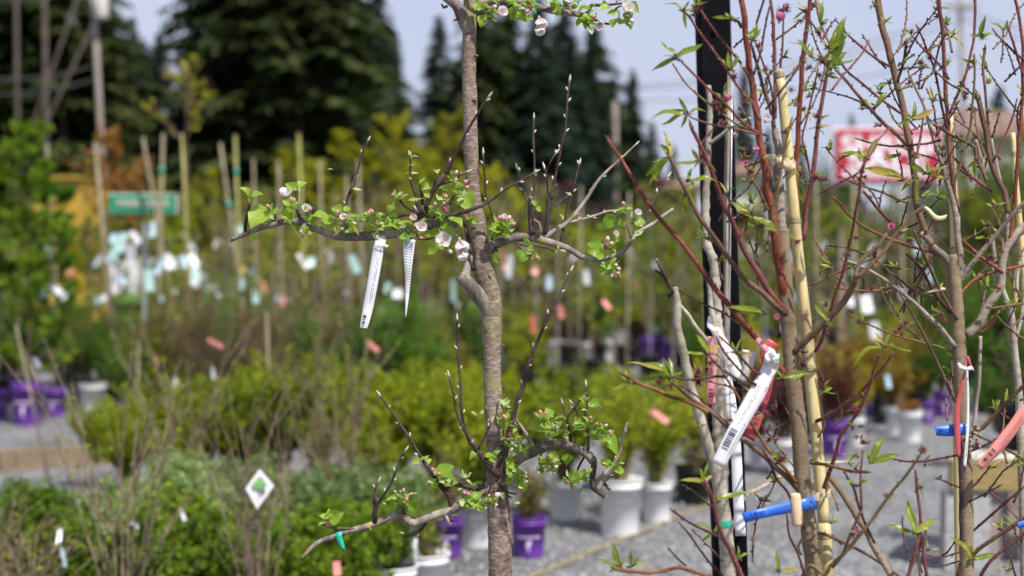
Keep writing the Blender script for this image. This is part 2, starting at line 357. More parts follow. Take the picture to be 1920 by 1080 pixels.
def leaf_mesh(kind, seed):
    r = random.Random(seed); mb = MB(); n = 9
    prof = {'apple': [0,.26,.38,.43,.42,.37,.28,.15,0], 'peach': [0,.06,.095,.115,.12,.11,.085,.045,0], 'young': [0,.14,.2,.22,.2,.17,.12,.06,0]}[kind]
    bend = r.uniform(.15, .5) * (1.3 if kind == 'peach' else 1); fold = r.uniform(.25, .6); curl = r.uniform(-.3, .3)
    for i in range(n):
        t = i/(n-1); z = -bend*t*t + .06*math.sin(6*t+seed); wd = prof[i]*(1 if 0 < i < n-1 else 0)
        x0 = curl*.25*t*t
        ser = 1 + (.06 if i % 2 else -.04)
        for s_ in (-1, -.5, 0, .5, 1):
            u = abs(s_); mb.v.append(Vector((x0 + s_*wd*ser, t, z + fold*wd*(u**1.3) + .025*math.sin(9*t+3*s_+seed)*u)))
    for i in range(n-1):
        for j in range(4):
            a = i*5+j; mb.face((a, a+1, a+6, a+5))
    # petiole
    k = len(mb.v)
    for (y, z, rr) in ((-.22, .03, .012), (0, 0, .012)):
        for th in (0, 2.1, 4.2): mb.v.append(Vector((rr*math.cos(th), y, z+rr*math.sin(th))))
    for j in range(3): mb.face((k+j, k+(j+1)%3, k+3+(j+1)%3, k+3+j))
    return mb
LEAF = {}
for kd, mt in (('apple', 'aleaf'), ('young', 'yleaf'), ('peach', 'pleaf')):
    LEAF[kd] = [leaf_mesh(kd, i+1).mesh(kd+'_leaf', [M[mt]]) for i in range(5)]
LEAF['bronze'] = [leaf_mesh('peach', i+1).mesh('bronze_leaf', [M['pleafy']]) for i in range(3)]

def leaf(tree, bx, by, tx, ty, d, kind='apple', wide=1.0, dd=None):
    """leaf from its stalk end to its tip"""
    dd = rnd.uniform(-.55, .55) if kind in ('apple', 'young') and dd is None else (rnd.uniform(-.3, .3) if dd is None else dd)
    a = P(bx, by, d); b = P(tx, ty, d); L = (b-a).length
    y = (b-a) + Vector((0, dd*L, 0)); Lr = y.length*1.0; y.normalize()
    nrm = Vector((rnd.uniform(-.6, .6), -.65 + rnd.uniform(-.45, .45), .75 + rnd.uniform(-.5, .3)))
    nrm = (nrm - y*nrm.dot(y)).normalized(); x = y.cross(nrm)
    k = rnd.uniform(.85, 1.1)*wide
    m3 = Matrix((x*Lr*k, y*Lr, nrm*Lr)).transposed()
    mw = Matrix.Translation(a) @ m3.to_4x4()
    return link('leaf', rnd.choice(LEAF[kind]), tree, mw)
def leaves(tree, d, s, kind='apple', wide=1.0, zoom=None):
    """'bx,by,tx,ty ...'; zoom=(x0,y0,k) for points read in an enlargement"""
    for q in pts(s):
        if zoom: q = (zoom[0]+q[0]*zoom[2], zoom[1]+q[1]*zoom[2], zoom[0]+q[2]*zoom[2], zoom[1]+q[3]*zoom[2])
        leaf(tree, q[0], q[1], q[2], q[3], d + rnd.uniform(-.02, .02), kind, wide)
def fan(tree, d, s, kind='peach', wide=1.0):
    """'node: tip tip ...' lines of leaves that spring from one node"""
    for ln in s.strip().split('\n'):
        a, b = ln.split(':'); nx, ny = [float(q) for q in a.split(',')]
        mb = MB(); c = P(nx, ny, d)
        for t in pts(b): leaf(tree, nx, ny, t[0], t[1], d + rnd.uniform(-.008, .008), kind if rnd.random() < .85 or kind != 'peach' else 'bronze', wide*(1.0 if kind == 'peach' else 1))
        if kind == 'peach':
            mb = MB()
            for k in range(5):
                v = Vector((rnd.uniform(-1,1), rnd.uniform(-1,.5), rnd.uniform(-.2,1))).normalized()*rnd.uniform(.006,.012)
                mb.tube([c, c+v*.6, c+v], [.0022, .0018, .0004], 5)
            mb.build('bud_scales', M['darkbud'], tree)

def ell(mb, c, ax, L, rad, m=0, sides=8, prof=None):
    ax = ax.normalized()
    prof = prof or ((0,.35),(.15,.8),(.4,1),(.65,.85),(.85,.5),(1,.08))
    mb.tube([c+ax*L*t for t, _ in prof], [rad*q for _, q in prof], sides, m)
def budmesh(seed, mt):
    r = random.Random(seed); mb = MB()
    mb.tube([Vector((0,0,0)), Vector((.03,.02,.5)), Vector((0,0,1))], [.055,.05,.06], 5, 1)
    ell(mb, Vector((0,0,.92)), Vector((0,0,1)), .45, .17, 1, 7)
    ell(mb, Vector((0,0,1.12)), Vector((.1,0,1)), .95, .40, 0, 9, ((0,.4),(.15,.8),(.4,1),(.62,.93),(.82,.62),(1,.1)))
    for k in range(5):
        th = k*1.256; v = Vector((math.cos(th), math.sin(th), .9)); mb.tube([Vector((0,0,1.1))+v*.12, Vector((0,0,1.1))+v*.34+Vector((0,0,.1))], [.07,.012], 4, 1)
    return mb.mesh('flower_bud', [M[mt], M['stalk']])
BUD = [budmesh(1, 'budpink'), budmesh(2, 'budpink'), budmesh(3, 'budpale')]
EXTRA = []
def fbud(tree, x, y, d, fx, fy, r_px=5.5, pale=None):
    """flower bud centred at x,y whose stalk comes from fx,fy"""
    EXTRA.append((fx, fy, d)); EXTRA.append(((fx+x)/2, (fy+y)/2, d)); r_px *= rnd.uniform(.62, .9)
    a = P(fx, fy, d); b = P(x, y, d-.006); v = b-a; L = v.length; s = r_px*d/F/.40
    z = v.normalized(); xx = z.orthogonal().normalized(); yy = z.cross(xx)
    m3 = Matrix((xx*s, yy*s, z*s)).transposed()
    start = b - z*s*1.6
    k = rnd.choice(BUD) if pale is None else (BUD[2] if pale else BUD[0])
    o = link('flower_bud', k, tree, Matrix.Translation(start) @ m3.to_4x4())
    if (start-a).length > .003 and (start-a).dot(z) > 0:
        mb = MB(); mb.tube([a, start+z*.001], [.0009, .0007], 5); mb.build('flower_stalk', M['stalk'], tree)
    return o
def petal_mesh(mt, narrow=1.0):
    mb = MB(); n = 6; pr = [.12,.34,.50,.54,.44,.16]
    for i in range(n):
        t = i/(n-1)
        for s_ in (-1,-.5,0,.5,1):
            mb.v.append(Vector((s_*pr[i]*narrow, t, .28*t*t*(1-.3*t) + .16*pr[i]*s_*s_*2 + .03*math.sin(7*t+4*s_))))
    for i in range(n-1):
        for j in range(4): a = i*5+j; mb.face((a, a+1, a+6, a+5))
    return mb.mesh('petal', [M[mt]])
PETAL = petal_mesh('petal'); PETALPK = petal_mesh('petalpk')
smb = MB(); r_ = random.Random(4)
for k in range(16):
    v = Vector((r_.uniform(-1,1), r_.uniform(-1,1), 2.4)).normalized(); smb.tube([Vector((0,0,0)), v*.42], [.016,.014], 4, 1); ell(smb, v*.40, v, .10, .045, 0, 5)
ell(smb, Vector((0,0,-.25)), Vector((0,0,1)), .32, .13, 1, 7)
STAMEN = smb.mesh('flower_centre', [M['stamen'], M['stalk']])
def blossom(tree, x, y, d, size_px, aim, openness=.25, pink=False, name='blossom'):
    """open five-petalled flower; aim = direction it faces"""
    s = size_px*d/F*.74; c = P(x, y, d); z = Vector(aim).normalized(); xx = z.orthogonal().normalized(); yy = z.cross(xx)
    W = Matrix.Translation(c) @ (Matrix((xx*s, yy*s, z*s)).transposed()).to_4x4()
    f = link(name, STAMEN, tree, W)
    for k in range(5):
        L = Matrix.Rotation(k*2*math.pi/5 + rnd.uniform(-.12,.12), 4, 'Z') @ Matrix.Rotation(openness + rnd.uniform(-.12,.12), 4, 'X')
        link('petal', PETALPK if pink else PETAL, f, W @ L)
    return f
def calyx_mesh(seed):
    r = random.Random(seed); mb = MB()
    ell(mb, Vector((0,0,0)), Vector((0,0,1)), .5, .2, 0, 6)
    for k in range(6):
        th = k*1.05 + r.uniform(-.3,.3); v = Vector((math.cos(th), math.sin(th), r.uniform(.2,.9))).normalized()
        mb.tube([Vector((0,0,.3)), Vector((0,0,.3))+v*.4, Vector((0,0,.3))+v*r.uniform(.8,1.1)], [.12,.12,.02], 4)
    for k in range(7):
        v = Vector((r.uniform(-1,1), r.uniform(-1,1), 1.5)).normalized(); mb.tube([Vector((0,0,.4)), v*r.uniform(1.0,1.5)], [.03,.02], 3)
    return mb.mesh('calyx', [M['calyx']])
CALYX = [calyx_mesh(i) for i in range(4)]
def calyces(tree, d, s, size=8):
    lmb = MB()
    for q in pts(s):
        k = int(q[2]) if len(q) > 2 else 1
        for _ in range(k+1):
            c = P(q[0]+rnd.uniform(-3,3), q[1]+rnd.uniform(-3,3), d); v = Vector((rnd.uniform(-1,1), rnd.uniform(-1,.3), rnd.uniform(-.2,1.2))).normalized()*rnd.uniform(.008,.022); u = v.cross(Vector((rnd.uniform(-1,1), rnd.uniform(-1,1), rnd.uniform(-1,1)))).normalized()*v.length*.14; n = len(lmb.v)
            lmb.v += [c, c+v*.4-u, c+v*.4+u*.2-u.cross(v)*.8, c+v*.4+u, c+v+Vector((0,0,-.1*v.length))]
            for q_ in ((0,2,1),(0,3,2),(1,2,4),(2,3,4)): lmb.face(tuple(n+i for i in q_))
        for _ in range(k):
            z = Vector((rnd.uniform(-1,1), rnd.uniform(-1,.3), rnd.uniform(-.6,1))).normalized(); xx = z.orthogonal().normalized(); yy = z.cross(xx)
            sc = size*rnd.uniform(.7,1.25)*d/F
            link('calyx', rnd.choice(CALYX), tree, Matrix.Translation(P(q[0]+rnd.uniform(-3,3)*(k>1), q[1]+rnd.uniform(-4,4)*(k>1), d)) @ (Matrix((xx*sc, yy*sc, z*sc)).transposed()).to_4x4())
    tag(lmb.build('small_leaves', M['pleaf'], tree), kind='stuff')

# ------------------------------------------------------------ apple tree
D = 2.90
def potbase(tree, x, y, r=.17, h=.30, mt='kpot'):
    mb = MB(); mb.lathe((x, y, 0), [(r*.80, .0), (r*.84, .015), (r*.97, h-.03), (r*1.04, h-.03), (r*1.05, h), (r*.97, h), (r*.95, h-.04), (.001, h-.04)], 28, 0)
    p = mb.build('pot', M[mt], tree)
    mb = MB(); mb.lathe((x, y, 0), [(r*.95, h-.045), (r*.6, h-.028), (.0, h-.022)], 20); mb.build('soil', M['soil'], p)
base = P(950, 1500, D); 
apple = thing('apple_tree', 'espaliered apple tree with pink and white blossom and a lichened grey trunk, in sharp focus', 'tree', (base.x, base.y, 0))
gx, gy = base.x, base.y
tp = [('880,-70', 17), ('880,-20', 20), ('881,12', 24), ('880,40', 26), ('880,80', 26), ('879,130', 27), ('880,165', 27), ('881,180', 28), ('881,200', 27), ('882,250', 27), ('883,288', 29), ('884,300', 28), ('886,340', 27), ('888,380', 30), ('891,410', 38), ('896,440', 37),
      ('902,475', 34), ('907,505', 38), ('913,530', 38), ('919,552', 37), ('921,572', 39), ('921,600', 38), ('922,625', 37), ('923,660', 34), ('923,700', 34), ('924,740', 34), ('926,775', 35), ('928,800', 35), ('929,840', 34), ('931,870', 37), ('932,900', 38), ('934,930', 40), ('935,960', 43), ('937,1010', 44), ('938,1060', 44), ('941,1200', 47), ('948,1500', 52)]
raw = [(P(*[float(a) for a in s.split(',')], D), wd*D/F/2) for s, wd in tp] + [(Vector((gx, gy, .22)), .034), (Vector((gx, gy, .12)), .05)]
path = smooth_path(raw, .005); ps = [a for a, _ in path]; rs = [b for _, b in path]
def zone(z):  # burr at the old graft and at the first tier
    return 1 if ZD(632, D) < z < ZD(512, D) else 0
mb = MB(); mb.tube(ps, rs, 28, 0, True, .085, 55, mats=[zone(p.z + .030*noise.noise(p*45)) for p in ps[:-1]])
trunk = mb.build('trunk', [M['bark'], M['bark_burr']], apple)
potbase(apple, gx, gy, .20, .34)
def B(s, w0, w1, d0=0, d1=0, mt='shoot', **k): return branch(apple, s, w0, w1, D+d0, D+d1, mt, **k)
BB = ('bud', .045, .0085)
# knots and rings on the trunk
for x, y, r_px, hh in ((883,292,9,3),(896,549,7,4),(918,563,6,4),(893,105,4,3),(930,470,4,3),(915,515,4,3),(936,620,4,3),(926,680,4,2),(944,648,3,2),(889,187,6,2),(922,790,6,3),(930,1010,4,2)):
    c = P(x, y, D - .0135 + abs(x-(880+ (y-100)*.055))*.0004); n_ = Vector((0,-1,.1)); r0 = r_px*D/F; mb = MB()
    mb.tube([c, c+n_*.003, c+n_*.0042, c+n_*.0015], [r0*1.15, r0*.9, r0*.5, r0*.3], 12, 0, True, .35, 90)
    for v in mb.v: v.z = c.z + (v.z-c.z)*.62
    mb.build('bark_knot', M['bark'], apple)
# top tier
B('881,60 871,35 857,14 838,-4 812,-26', 28, 15, 0, -.05, 'arm', sides=14)
B('838,12 832,14 828,8', 6, 4, -.03, -.04); B('858,36 851,38', 5, 3, -.02, -.03)
B('886,22 893,12 906,4 930,1 960,2 985,6 1010,14,12 1035,20 1060,24 1080,26 1096,30', 17, 11, 0, -.02, 'arm', sides=14)
B('894,22 880,14 875,-10', 9, 8, -.02, -.05, 'arm')
B('888,24 898,16 906,21 916,25', 7, 4, -.02, -.04); B('950,8 958,16 970,19', 6, 4, -.01, -.03); B('1008,10 1020,18 1034,14', 5, 4, -.01, -.03)
B('1094,30 1104,22 1108,10 1128,10 1150,8 1166,6', 8, 4, -.02, 0); B('1100,32 1118,38 1132,44 1150,45', 6, 4, -.02, -.01); B('1148,28 1155,16 1165,10', 5, 3, 0, -.01); B('1064,30 1061,33', 5, 2, 0, -.01)
B('1084,29 1096,40 1106,52', 4, 3, -.02, -.03, 'shoot')
# middle tier, left arm
B('888,415 868,406 850,416 828,417 811,418 785,422 758,433 732,438 706,440 680,443 652,444 623,440 597,431 576,421 558,416 537,415 511,421 488,427 462,438 432,450', 26, 8, 0, -.02, 'arm', sides=14, cutend=True, rough=.14)
mb = MB(); kn = P(788, 400, D-.012)
for k in range(9):
    v = Vector((rnd.uniform(-1,1), rnd.uniform(-.6,.4), rnd.uniform(-.7,.9)))*.013; mb.tube([kn+v*.2, kn+v*.8, kn+v*1.3], [.010,.010,.004], 9, 0, True, .35, 120)
mb.build('gnarled_spur', M['shoot'], apple)
B('798,390 810,360 826,338 834,326', 11, 9, -.02, -.04); B('820,350 832,330 850,297 867,263 880,238 893,217 905,197 916,182', 8, 4, -.03, -.10, buds=BB)
B('829,345 850,337 864,328 875,323', 5, 3, -.03, -.05, buds=BB)
B('800,405 822,404 847,404 863,399 880,394 896,388 906,384', 8, 8, -.02, -.06); B('900,388 922,375 948,355 974,340 992,330 1002,324', 5, 3, -.055, -.08, buds=BB)
B('781,396 779,368 771,344 769,318 770,300 768,290', 5, 4, -.01, -.03, 'shoot'); B('792,388 792,372 786,345', 6, 4, -.01, -.02); B('777,399 768,392 758,386 750,375', 5, 4, -.01, -.03)
B('814,348 817,334 818,322', 4, 3, -.035, -.04); B('838,400 842,384 852,366', 6, 4, -.03, -.04); B('735,434 745,408 765,404 785,408', 4, 4, -.01, -.01)
B('640,440 649,383 660,352 667,331 680,287 690,264', 7, 3.5, .01, 0, buds=('bud', .05, .007)); B('657,362 667,331', 8, 5, .005, 0)
B('460,438 460,422 465,396 467,382', 7, 7, -.015, -.03); B('512,420 514,412 516,405', 8, 5, -.01, -.02); B('568,418 564,408 558,390', 11, 9, -.01, -.02); B('558,392 561,372 561,352', 4, 3, -.02, -.03, 'stalk')
B('798,421 806,430 822,434', 4, 3, 0, -.02); B('783,448 800,449 812,446', 4, 3, -.01, -.02); B('714,432 713,412', 6, 4, -.01, -.01); B('862,450 876,470 886,505', 6, 5, -.02, -.02)
B('870,410 874,430 878,450 884,476', 8, 7, .0, -.015)
# middle tier, right arm
B('906,478 917,467 930,458 957,447 987,444 1017,450 1040,457 1070,468 1093,482 1117,487 1132,488', 20, 9, 0, 0, 'arm', sides=14, rough=.13)
B('1128,488 1150,480 1170,470 1196,436 1222,421 1245,404 1262,391', 9, 5, 0, .03, 'twigpale', nodes=3)
B('998,438 994,410 996,370', 11, 10, -.01, -.02, cutend=True); B('998,385 1002,340 1002,303 1000,260 1001,222', 5, 3.5, -.02, -.03, buds=('bud', .03, .0075))
B('1006,440 1014,432 1010,418 1000,412', 8, 6, -.015, -.02, 'arm')
B('1022,440 1026,410 1033,370 1043,344', 9, 8, 0, -.01); B('1033,372 1046,310 1053,270 1059,247 1063,203 1066,170 1068,152', 6, 3.5, -.01, -.02, buds=('bud', .026, .0085))
B('1020,446 1034,436 1063,418 1085,394 1104,368 1118,344 1135,324 1152,308 1172,290 1192,271', 10, 3, 0, .04, 'arm', buds=('bud', .04, .007))
B('1067,417 1084,413 1100,409 1122,402 1140,396 1156,395', 5, 4, .01, .03, 'twigpale', buds=('bud', .012, .008)); B('1050,458 1059,414 1070,370 1078,340 1086,308', 5.5, 3.5, .01, .02, buds=BB)
B('994,400 988,375 978,347 970,316', 4, 3, 0, .02, buds=BB); B('1030,394 1045,382 1059,372 1066,366', 4, 3, 0, .02, buds=BB); B('1028,368 1024,325 1021,315', 3.5, 3, .02, .03, buds=BB); B('1024,325 1032,303 1042,288', 3, 3, .03, .04, buds=BB)
B('922,450 930,430 938,418', 5, 4, -.015, -.02); B('928,416 918,385 911,362 908,320 906,288', 5, 3.5, -.01, -.02, buds=('bud', .035, .008))
B('966,455 985,460 1004,461 1024,464 1042,472', 5, 3, -.01, 0); B('968,456 985,475 1000,481', 5, 4, -.015, -.025); B('1168,470 1186,448 1204,425 1215,396 1233,362 1252,332', 6, 3, .03, .05, 'shoot', buds=BB); B('1184,450 1180,435 1174,418', 4, 3, .01, .01, 'brown')
B('930,462 925,475 921,485', 5, 2, -.015, -.02)
# old stub
B('928,612,26 918,586,32 903,560,32 888,543,28 874,529,25 861,518,20', 30, 18, .004, -.026, 'arm', sides=18, rough=.16); B('870,527,20 874,514,18 878,497,15 881,480,11', 17, 10, -.018, -.010, 'arm', sides=12); B('872,466 880,484 888,507', 6, 7, -.02, -.01)
# lower tier, left arm
B('936,892 918,909 893,929 867,946 842,958 817,966 792,975 778,981 768,979 757,970 746,967 735,969 707,980 679,989 650,997 625,1007 603,1014 588,1024 574,1038 564,1049', 20, 7, 0, -.03, 'arm', sides=14, rough=.15)
B('605,983 616,987 631,991 645,991 664,992', 5, 5, -.03, -.025, 'brown'); B('612,975 614,982 622,988', 4, 4, -.03, -.03, 'brown')
B('703,980 702,965 704,952 709,934', 10, 10, -.02, -.03, rough=.25); B('701,945 701,930 704,915 709,904', 6, 4, -.03, -.035, buds=('bud', .03, .008)); B('710,942 718,930 732,909 741,884 748,868 755,852 760,845', 6, 3.5, -.03, -.05, buds=('bud', .022, .0075))
B('759,968 757,960 755,948', 8, 6, -.015, -.02); B('800,976 796,985 788,994 776,1001 762,1006', 7, 7, 0, .01, rough=.25); B('836,966 839,974 844,984', 7, 5, -.01, -.02, 'arm'); B('842,975 852,978 860,978', 4, 3, -.015, -.02)
B('846,956 844,940 840,926 832,917 823,905 811,886 797,868', 11, 8, -.005, -.04); B('798,870 786,852 778,838 767,820 757,806 748,793 735,774 723,757 713,742', 6.5, 4, -.035, -.07, buds=('bud', .030, .0085))
B('842,906 864,910 890,915 914,909', 8, 10, -.01, -.012); B('832,920 845,912 848,900', 6, 4, -.02, -.025)
B('938,892 930,887 915,871 899,849 884,828', 16, 11, -.02, -.04, cutend=True); B('888,836 874,811 858,778 850,740 842,706', 7, 3.5, -.04, -.07, buds=BB); B('884,834 877,820 867,783 863,720 858,647 857,600', 7, 4, -.04, -.06, buds=('bud', .035, .0085)); B('897,842 912,812 921,792', 5, 4, -.04, -.05, buds=BB)
B('934,892 944,864 949,830 959,792 970,748 981,720 993,677 1013,627 1030,590 1047,557 1060,530 1070,508', 12, 4, -.02, -.06, buds=('bud', .034, .0085), dcurve=-.01)
B('928,905 932,890 940,878', 26, 20, -.008, -.012, 'arm', rough=.3)
# lower tier, right arm
B('945,884 960,872 977,858 1000,846 1027,835 1053,832 1077,838 1092,847 1104,856 1112,866', 22, 15, 0, -.02, 'arm', sides=14, rough=.14)
B('1104,852 1113,862 1112,880 1110,900 1113,915 1124,924 1135,931', 14, 9, -.015, -.03, 'shoot', sides=12, rough=.22, cutend=True)
B('1003,842 990,820 980,803 970,790 960,776 953,770', 9, 5, 0, -.02, 'twigpale'); B('1006,842 1012,832 1012,824', 8, 5, -.01, -.02, 'arm')
B('1074,836 1068,812 1063,787 1055,757', 6, 4, -.01, -.01, buds=BB); B('1064,782 1075,768 1084,755 1092,748', 4, 3, -.01, 0, buds=BB); B('1102,848 1103,825 1098,787 1101,753 1099,724', 6, 3, -.01, 0, buds=BB); B('1092,800 1082,775 1074,760', 4, 3, 0, .01, buds=BB)
B('1114,905 1130,893 1150,870 1163,846 1168,820 1173,803', 8, 4, -.02, -.01, 'twigpale', buds=('bud', .015, .0085)); B('1118,922 1130,905 1140,895 1150,888', 10, 7, -.025, -.02, 'arm'); B('1132,905 1140,915 1144,919', 6, 5, -.02, -.025, 'shoot')
B('1100,850 1088,870 1080,888', 5, 4, 0, .01); B('925,920 945,926 960,934', 4, 3, -.02, -.03, 'shoot'); B('930,900 950,922 968,926', 4, 3, -.02, -.03)
B('1020,838 1016,850 1010,862', 5, 3, 0, .01); B('958,790 975,800 985,810', 3, 3, 0, .01, 'stalk'); B('908,760 922,768', 2, 2, .02, .02)
# foliage read from the enlargements
Z4 = (420, 240, .2604); ZA = (540, 720, .3149); ZL = (640, 720, .33333); Z5 = (640, 360, .33333); Z0 = (820, 0, .20833)
dl = D - .03
leaves(apple, dl, '320,572,192,702 410,600,522,672 480,560,430,500 525,450,442,395 542,432,582,368 182,490,145,422 200,492,268,460 180,500,200,540 330,640,305,600 370,640,320,650 560,650,512,745 640,640,752,612 630,745,712,702 700,692,796,650 590,705,600,745 850,600,768,550 870,600,902,555 890,655,965,604 955,650,1024,614 1080,705,986,655 1085,722,990,712 1062,655,1152,602 1098,755,1066,800 1130,712,1292,694 1180,700,1260,650 1262,782,1372,815 1330,720,1252,650 1260,790,1290,830 1542,600,1462,574 1532,662,1418,650 1560,682,1622,722 1552,770,1440,762 1552,830,1462,908 1622,640,1722,690 1702,452,1792,562 1640,472,1550,395 1752,652,1824,682 1690,562,1662,520 1480,640,1520,600 850,740,905,720 820,700,815,760 600,655,660,690 900,700,985,740 1040,640,985,600 1550,560,1640,540 1700,560,1790,590 1640,700,1600,780 240,775,272,800 175,780,240,790', zoom=Z4)
leaves(apple, dl, '1345,205,1328,150 1350,180,1366,145 1345,215,1398,190 1340,265,1305,275 1345,270,1378,255 1340,320,1295,322 1345,330,1400,315 1350,370,1330,345 1410,400,1440,350 1430,440,1480,430 1530,330,1512,290 1535,330,1550,280 1290,490,1330,470 1260,480,1205,470 1400,520,1330,500 1380,540,1420,490 1360,560,1395,585 1640,640,1672,610 1230,530,1210,560 1240,500,1300,470 1620,770,1668,700 1610,870,1590,890 570,770,540,825 800,640,790,600 930,440,990,435 780,300,740,290', 'young', zoom=Z4)
leaves(apple, dl, '1290,480,1210,500 1230,560,1170,620 1440,440,1500,400 1200,620,1240,680 1700,430,1640,410 1480,500,1440,470 1400,700,1350,670', zoom=Z4)
for s_, pale in (('815,607,830,640 880,632,870,660 850,728,860,700 570,768,590,740 620,583,600,640 312,562,330,600 500,520,480,550 1045,612,1070,650 1105,673,1100,700 1362,650,1350,690 1375,700,1350,720 1420,792,1370,770 1365,770,1340,760 1742,388,1700,430 1752,430,1710,450 1520,548,1540,600 1595,492,1610,540 1745,630,1760,660 1395,730,1350,750 1060,600,1080,650 1600,590,1570,650', False), ('865,662,880,700 925,685,900,700 1632,892,1610,850 1220,480,1260,500 1672,318,1660,350 1668,370,1660,400 940,690,900,700', True)):
    for q in pts(s_): fbud(apple, 420+q[0]*.2604, 240+q[1]*.2604, dl-.01, 420+q[2]*.2604, 240+q[3]*.2604, 5.0, pale)
blossom(apple, 535, 370, dl, 26, (.1, -.5, 1), .75); blossom(apple, 573, 396, dl, 20, (.2, -.8, .6), .8); blossom(apple, 788, 428, dl-.01, 22, (.3, -1, .4), .7); blossom(apple, 833, 450, dl-.01, 22, (-.1, -1, .1), .15)
blossom(apple, 862, 450, dl-.01, 34, (.35, -.5, -1), .95); blossom(apple, 864, 468, dl-.01, 28, (.3, -.4, -1), 1.0); blossom(apple, 836, 397, dl-.01, 20, (.0, -.6, 1), .9, pink=True); blossom(apple, 647, 411, dl-.01, 18, (-.2, -.9, .5), .9)
mb = MB()
for a_, b_ in (((820,425),(833,450)), ((822,428),(858,442)), ((822,428),(860,462)), ((824,430),(844,470)), ((520,395),(533,375)), ((835,415),(836,400)), ((1058,10),(1052,28)),((905,22),(930,18))): mb.tube([P(*a_, dl), P(*b_, dl)], [.0010, .0012], 5)
mb.build('flower_stalk', M['stalk'], apple)
# right-hand clusters, middle tier
leaves(apple, dl, '905,215,830,195 905,215,850,160 900,220,930,250 905,215,960,245 900,230,850,250 1545,135,1470,200 1570,150,1592,200 1560,120,1600,90 1470,330,1385,268 1470,340,1390,330 1480,350,1430,370 1500,320,1540,260 1480,400,1452,465 1500,410,1545,470 1490,420,1480,380 1040,330,985,390 1050,330,1075,300 1045,250,1050,310 1000,360,980,380 1500,300,1560,330 870,370,885,400 860,350,850,380 1640,180,1720,150 850,190,825,240 1090,80,1075,40 1090,90,1130,100 1480,430,1450,440', zoom=Z5)
leaves(apple, dl, '1225,320,1215,290 1230,325,1270,335 1220,325,1200,340 1600,100,1640,80 1650,160,1690,150 1640,150,1630,110 1660,170,1700,190 1250,150,1230,120 1280,10,1260,0 1280,10,1300,20 1520,280,1560,260 1540,270,1560,230 1700,220,1640,250 650,50,690,30 640,60,700,70 1560,440,1580,480 1090,340,1110,370', 'young', zoom=Z5)
for q in pts('890,145,905,210 943,143,905,215 970,180,910,215 1585,65,1600,110 1497,262,1490,320 1520,288,1500,330 1100,370,1060,340 1556,460,1500,430 925,155,905,215'): fbud(apple, 640+q[0]/3, 360+q[1]/3, dl-.01, 640+q[2]/3, 360+q[3]/3, 5, None)
for q in pts('1562,433,1500,420 1545,412,1500,410 1658,130,1640,170 1520,470,1500,430 580,65,570,40'): fbud(apple, 640+q[0]/3, 360+q[1]/3, dl-.01, 640+q[2]/3, 360+q[3]/3, 4.2, True)
for x, y, s_, p_ in ((946,411,15,False),(1194,403,17,False),(776,412,17,False),(1137,461,14,True),(972,832,15,False),(655,418,15,False),(1154,440,13,False)): blossom(apple, x, y, dl-.012, s_, (rnd.uniform(-.4,.4), -.8, rnd.uniform(0,.8)), .85, p_)
# top tier clusters
leaves(apple, dl, '400,85,320,10 405,90,440,30 410,130,395,245 440,120,450,170 720,60,640,10 700,70,690,190 710,80,630,160 730,90,760,20 720,100,800,180 740,60,690,40 740,80,740,140 1090,20,1000,10 1090,30,1095,140 1080,20,1050,120 1370,60,1245,90 1360,160,1240,230 1360,150,1330,250 1370,150,1290,150 1380,90,1300,60 1600,130,1520,100 1600,170,1570,250 1620,160,1650,220 1740,190,1690,220 1700,170,1750,260 1720,40,1830,95 1680,30,1720,10 1600,90,1660,150 1420,60,1380,20 1500,60,1500,0 1560,60,1450,90 880,20,840,80 800,150,860,170 500,10,560,20 620,20,700,0 1180,20,1260,10 1300,0,1250,30 960,0,1000,30 1440,80,1380,110 1650,60,1700,60', zoom=Z0)
leaves(apple, dl, '1450,150,1480,170 1540,230,1515,245 1600,20,1640,0 1380,40,1350,10 560,10,540,-20 850,170,800,165', 'young', zoom=Z0)
for q in pts('515,58,480,110 835,52,860,20 808,105,830,70 535,155,480,115 1380,275,1370,190 820,0,830,30 1405,150,1370,170 1170,70,1150,40 1195,75,1160,40 1750,190,1700,150'): fbud(apple, 820+q[0]*.2083, q[1]*.2083, dl-.01, 820+q[2]*.2083, q[3]*.2083, 5.2, None)
blossom(apple, 938, 25, dl-.01, 24, (.3,-.7,.2), .8); blossom(apple, 1011, 34, dl-.01, 30, (.3,-.5,-1), .95); blossom(apple, 1009, 48, dl-.01, 26, (.3,-.5,-1), .95); blossom(apple, 1063, 6, dl-.01, 24, (.2,-.8,.5), .8)
blossom(apple, 1124, 44, dl-.01, 22, (0,-.8,-.4), .8); blossom(apple, 1176, 24, dl-.01, 28, (.2,-.7,.6), .8); blossom(apple, 1157, 2, dl-.01, 18, (.2,-.7,.6), .8)
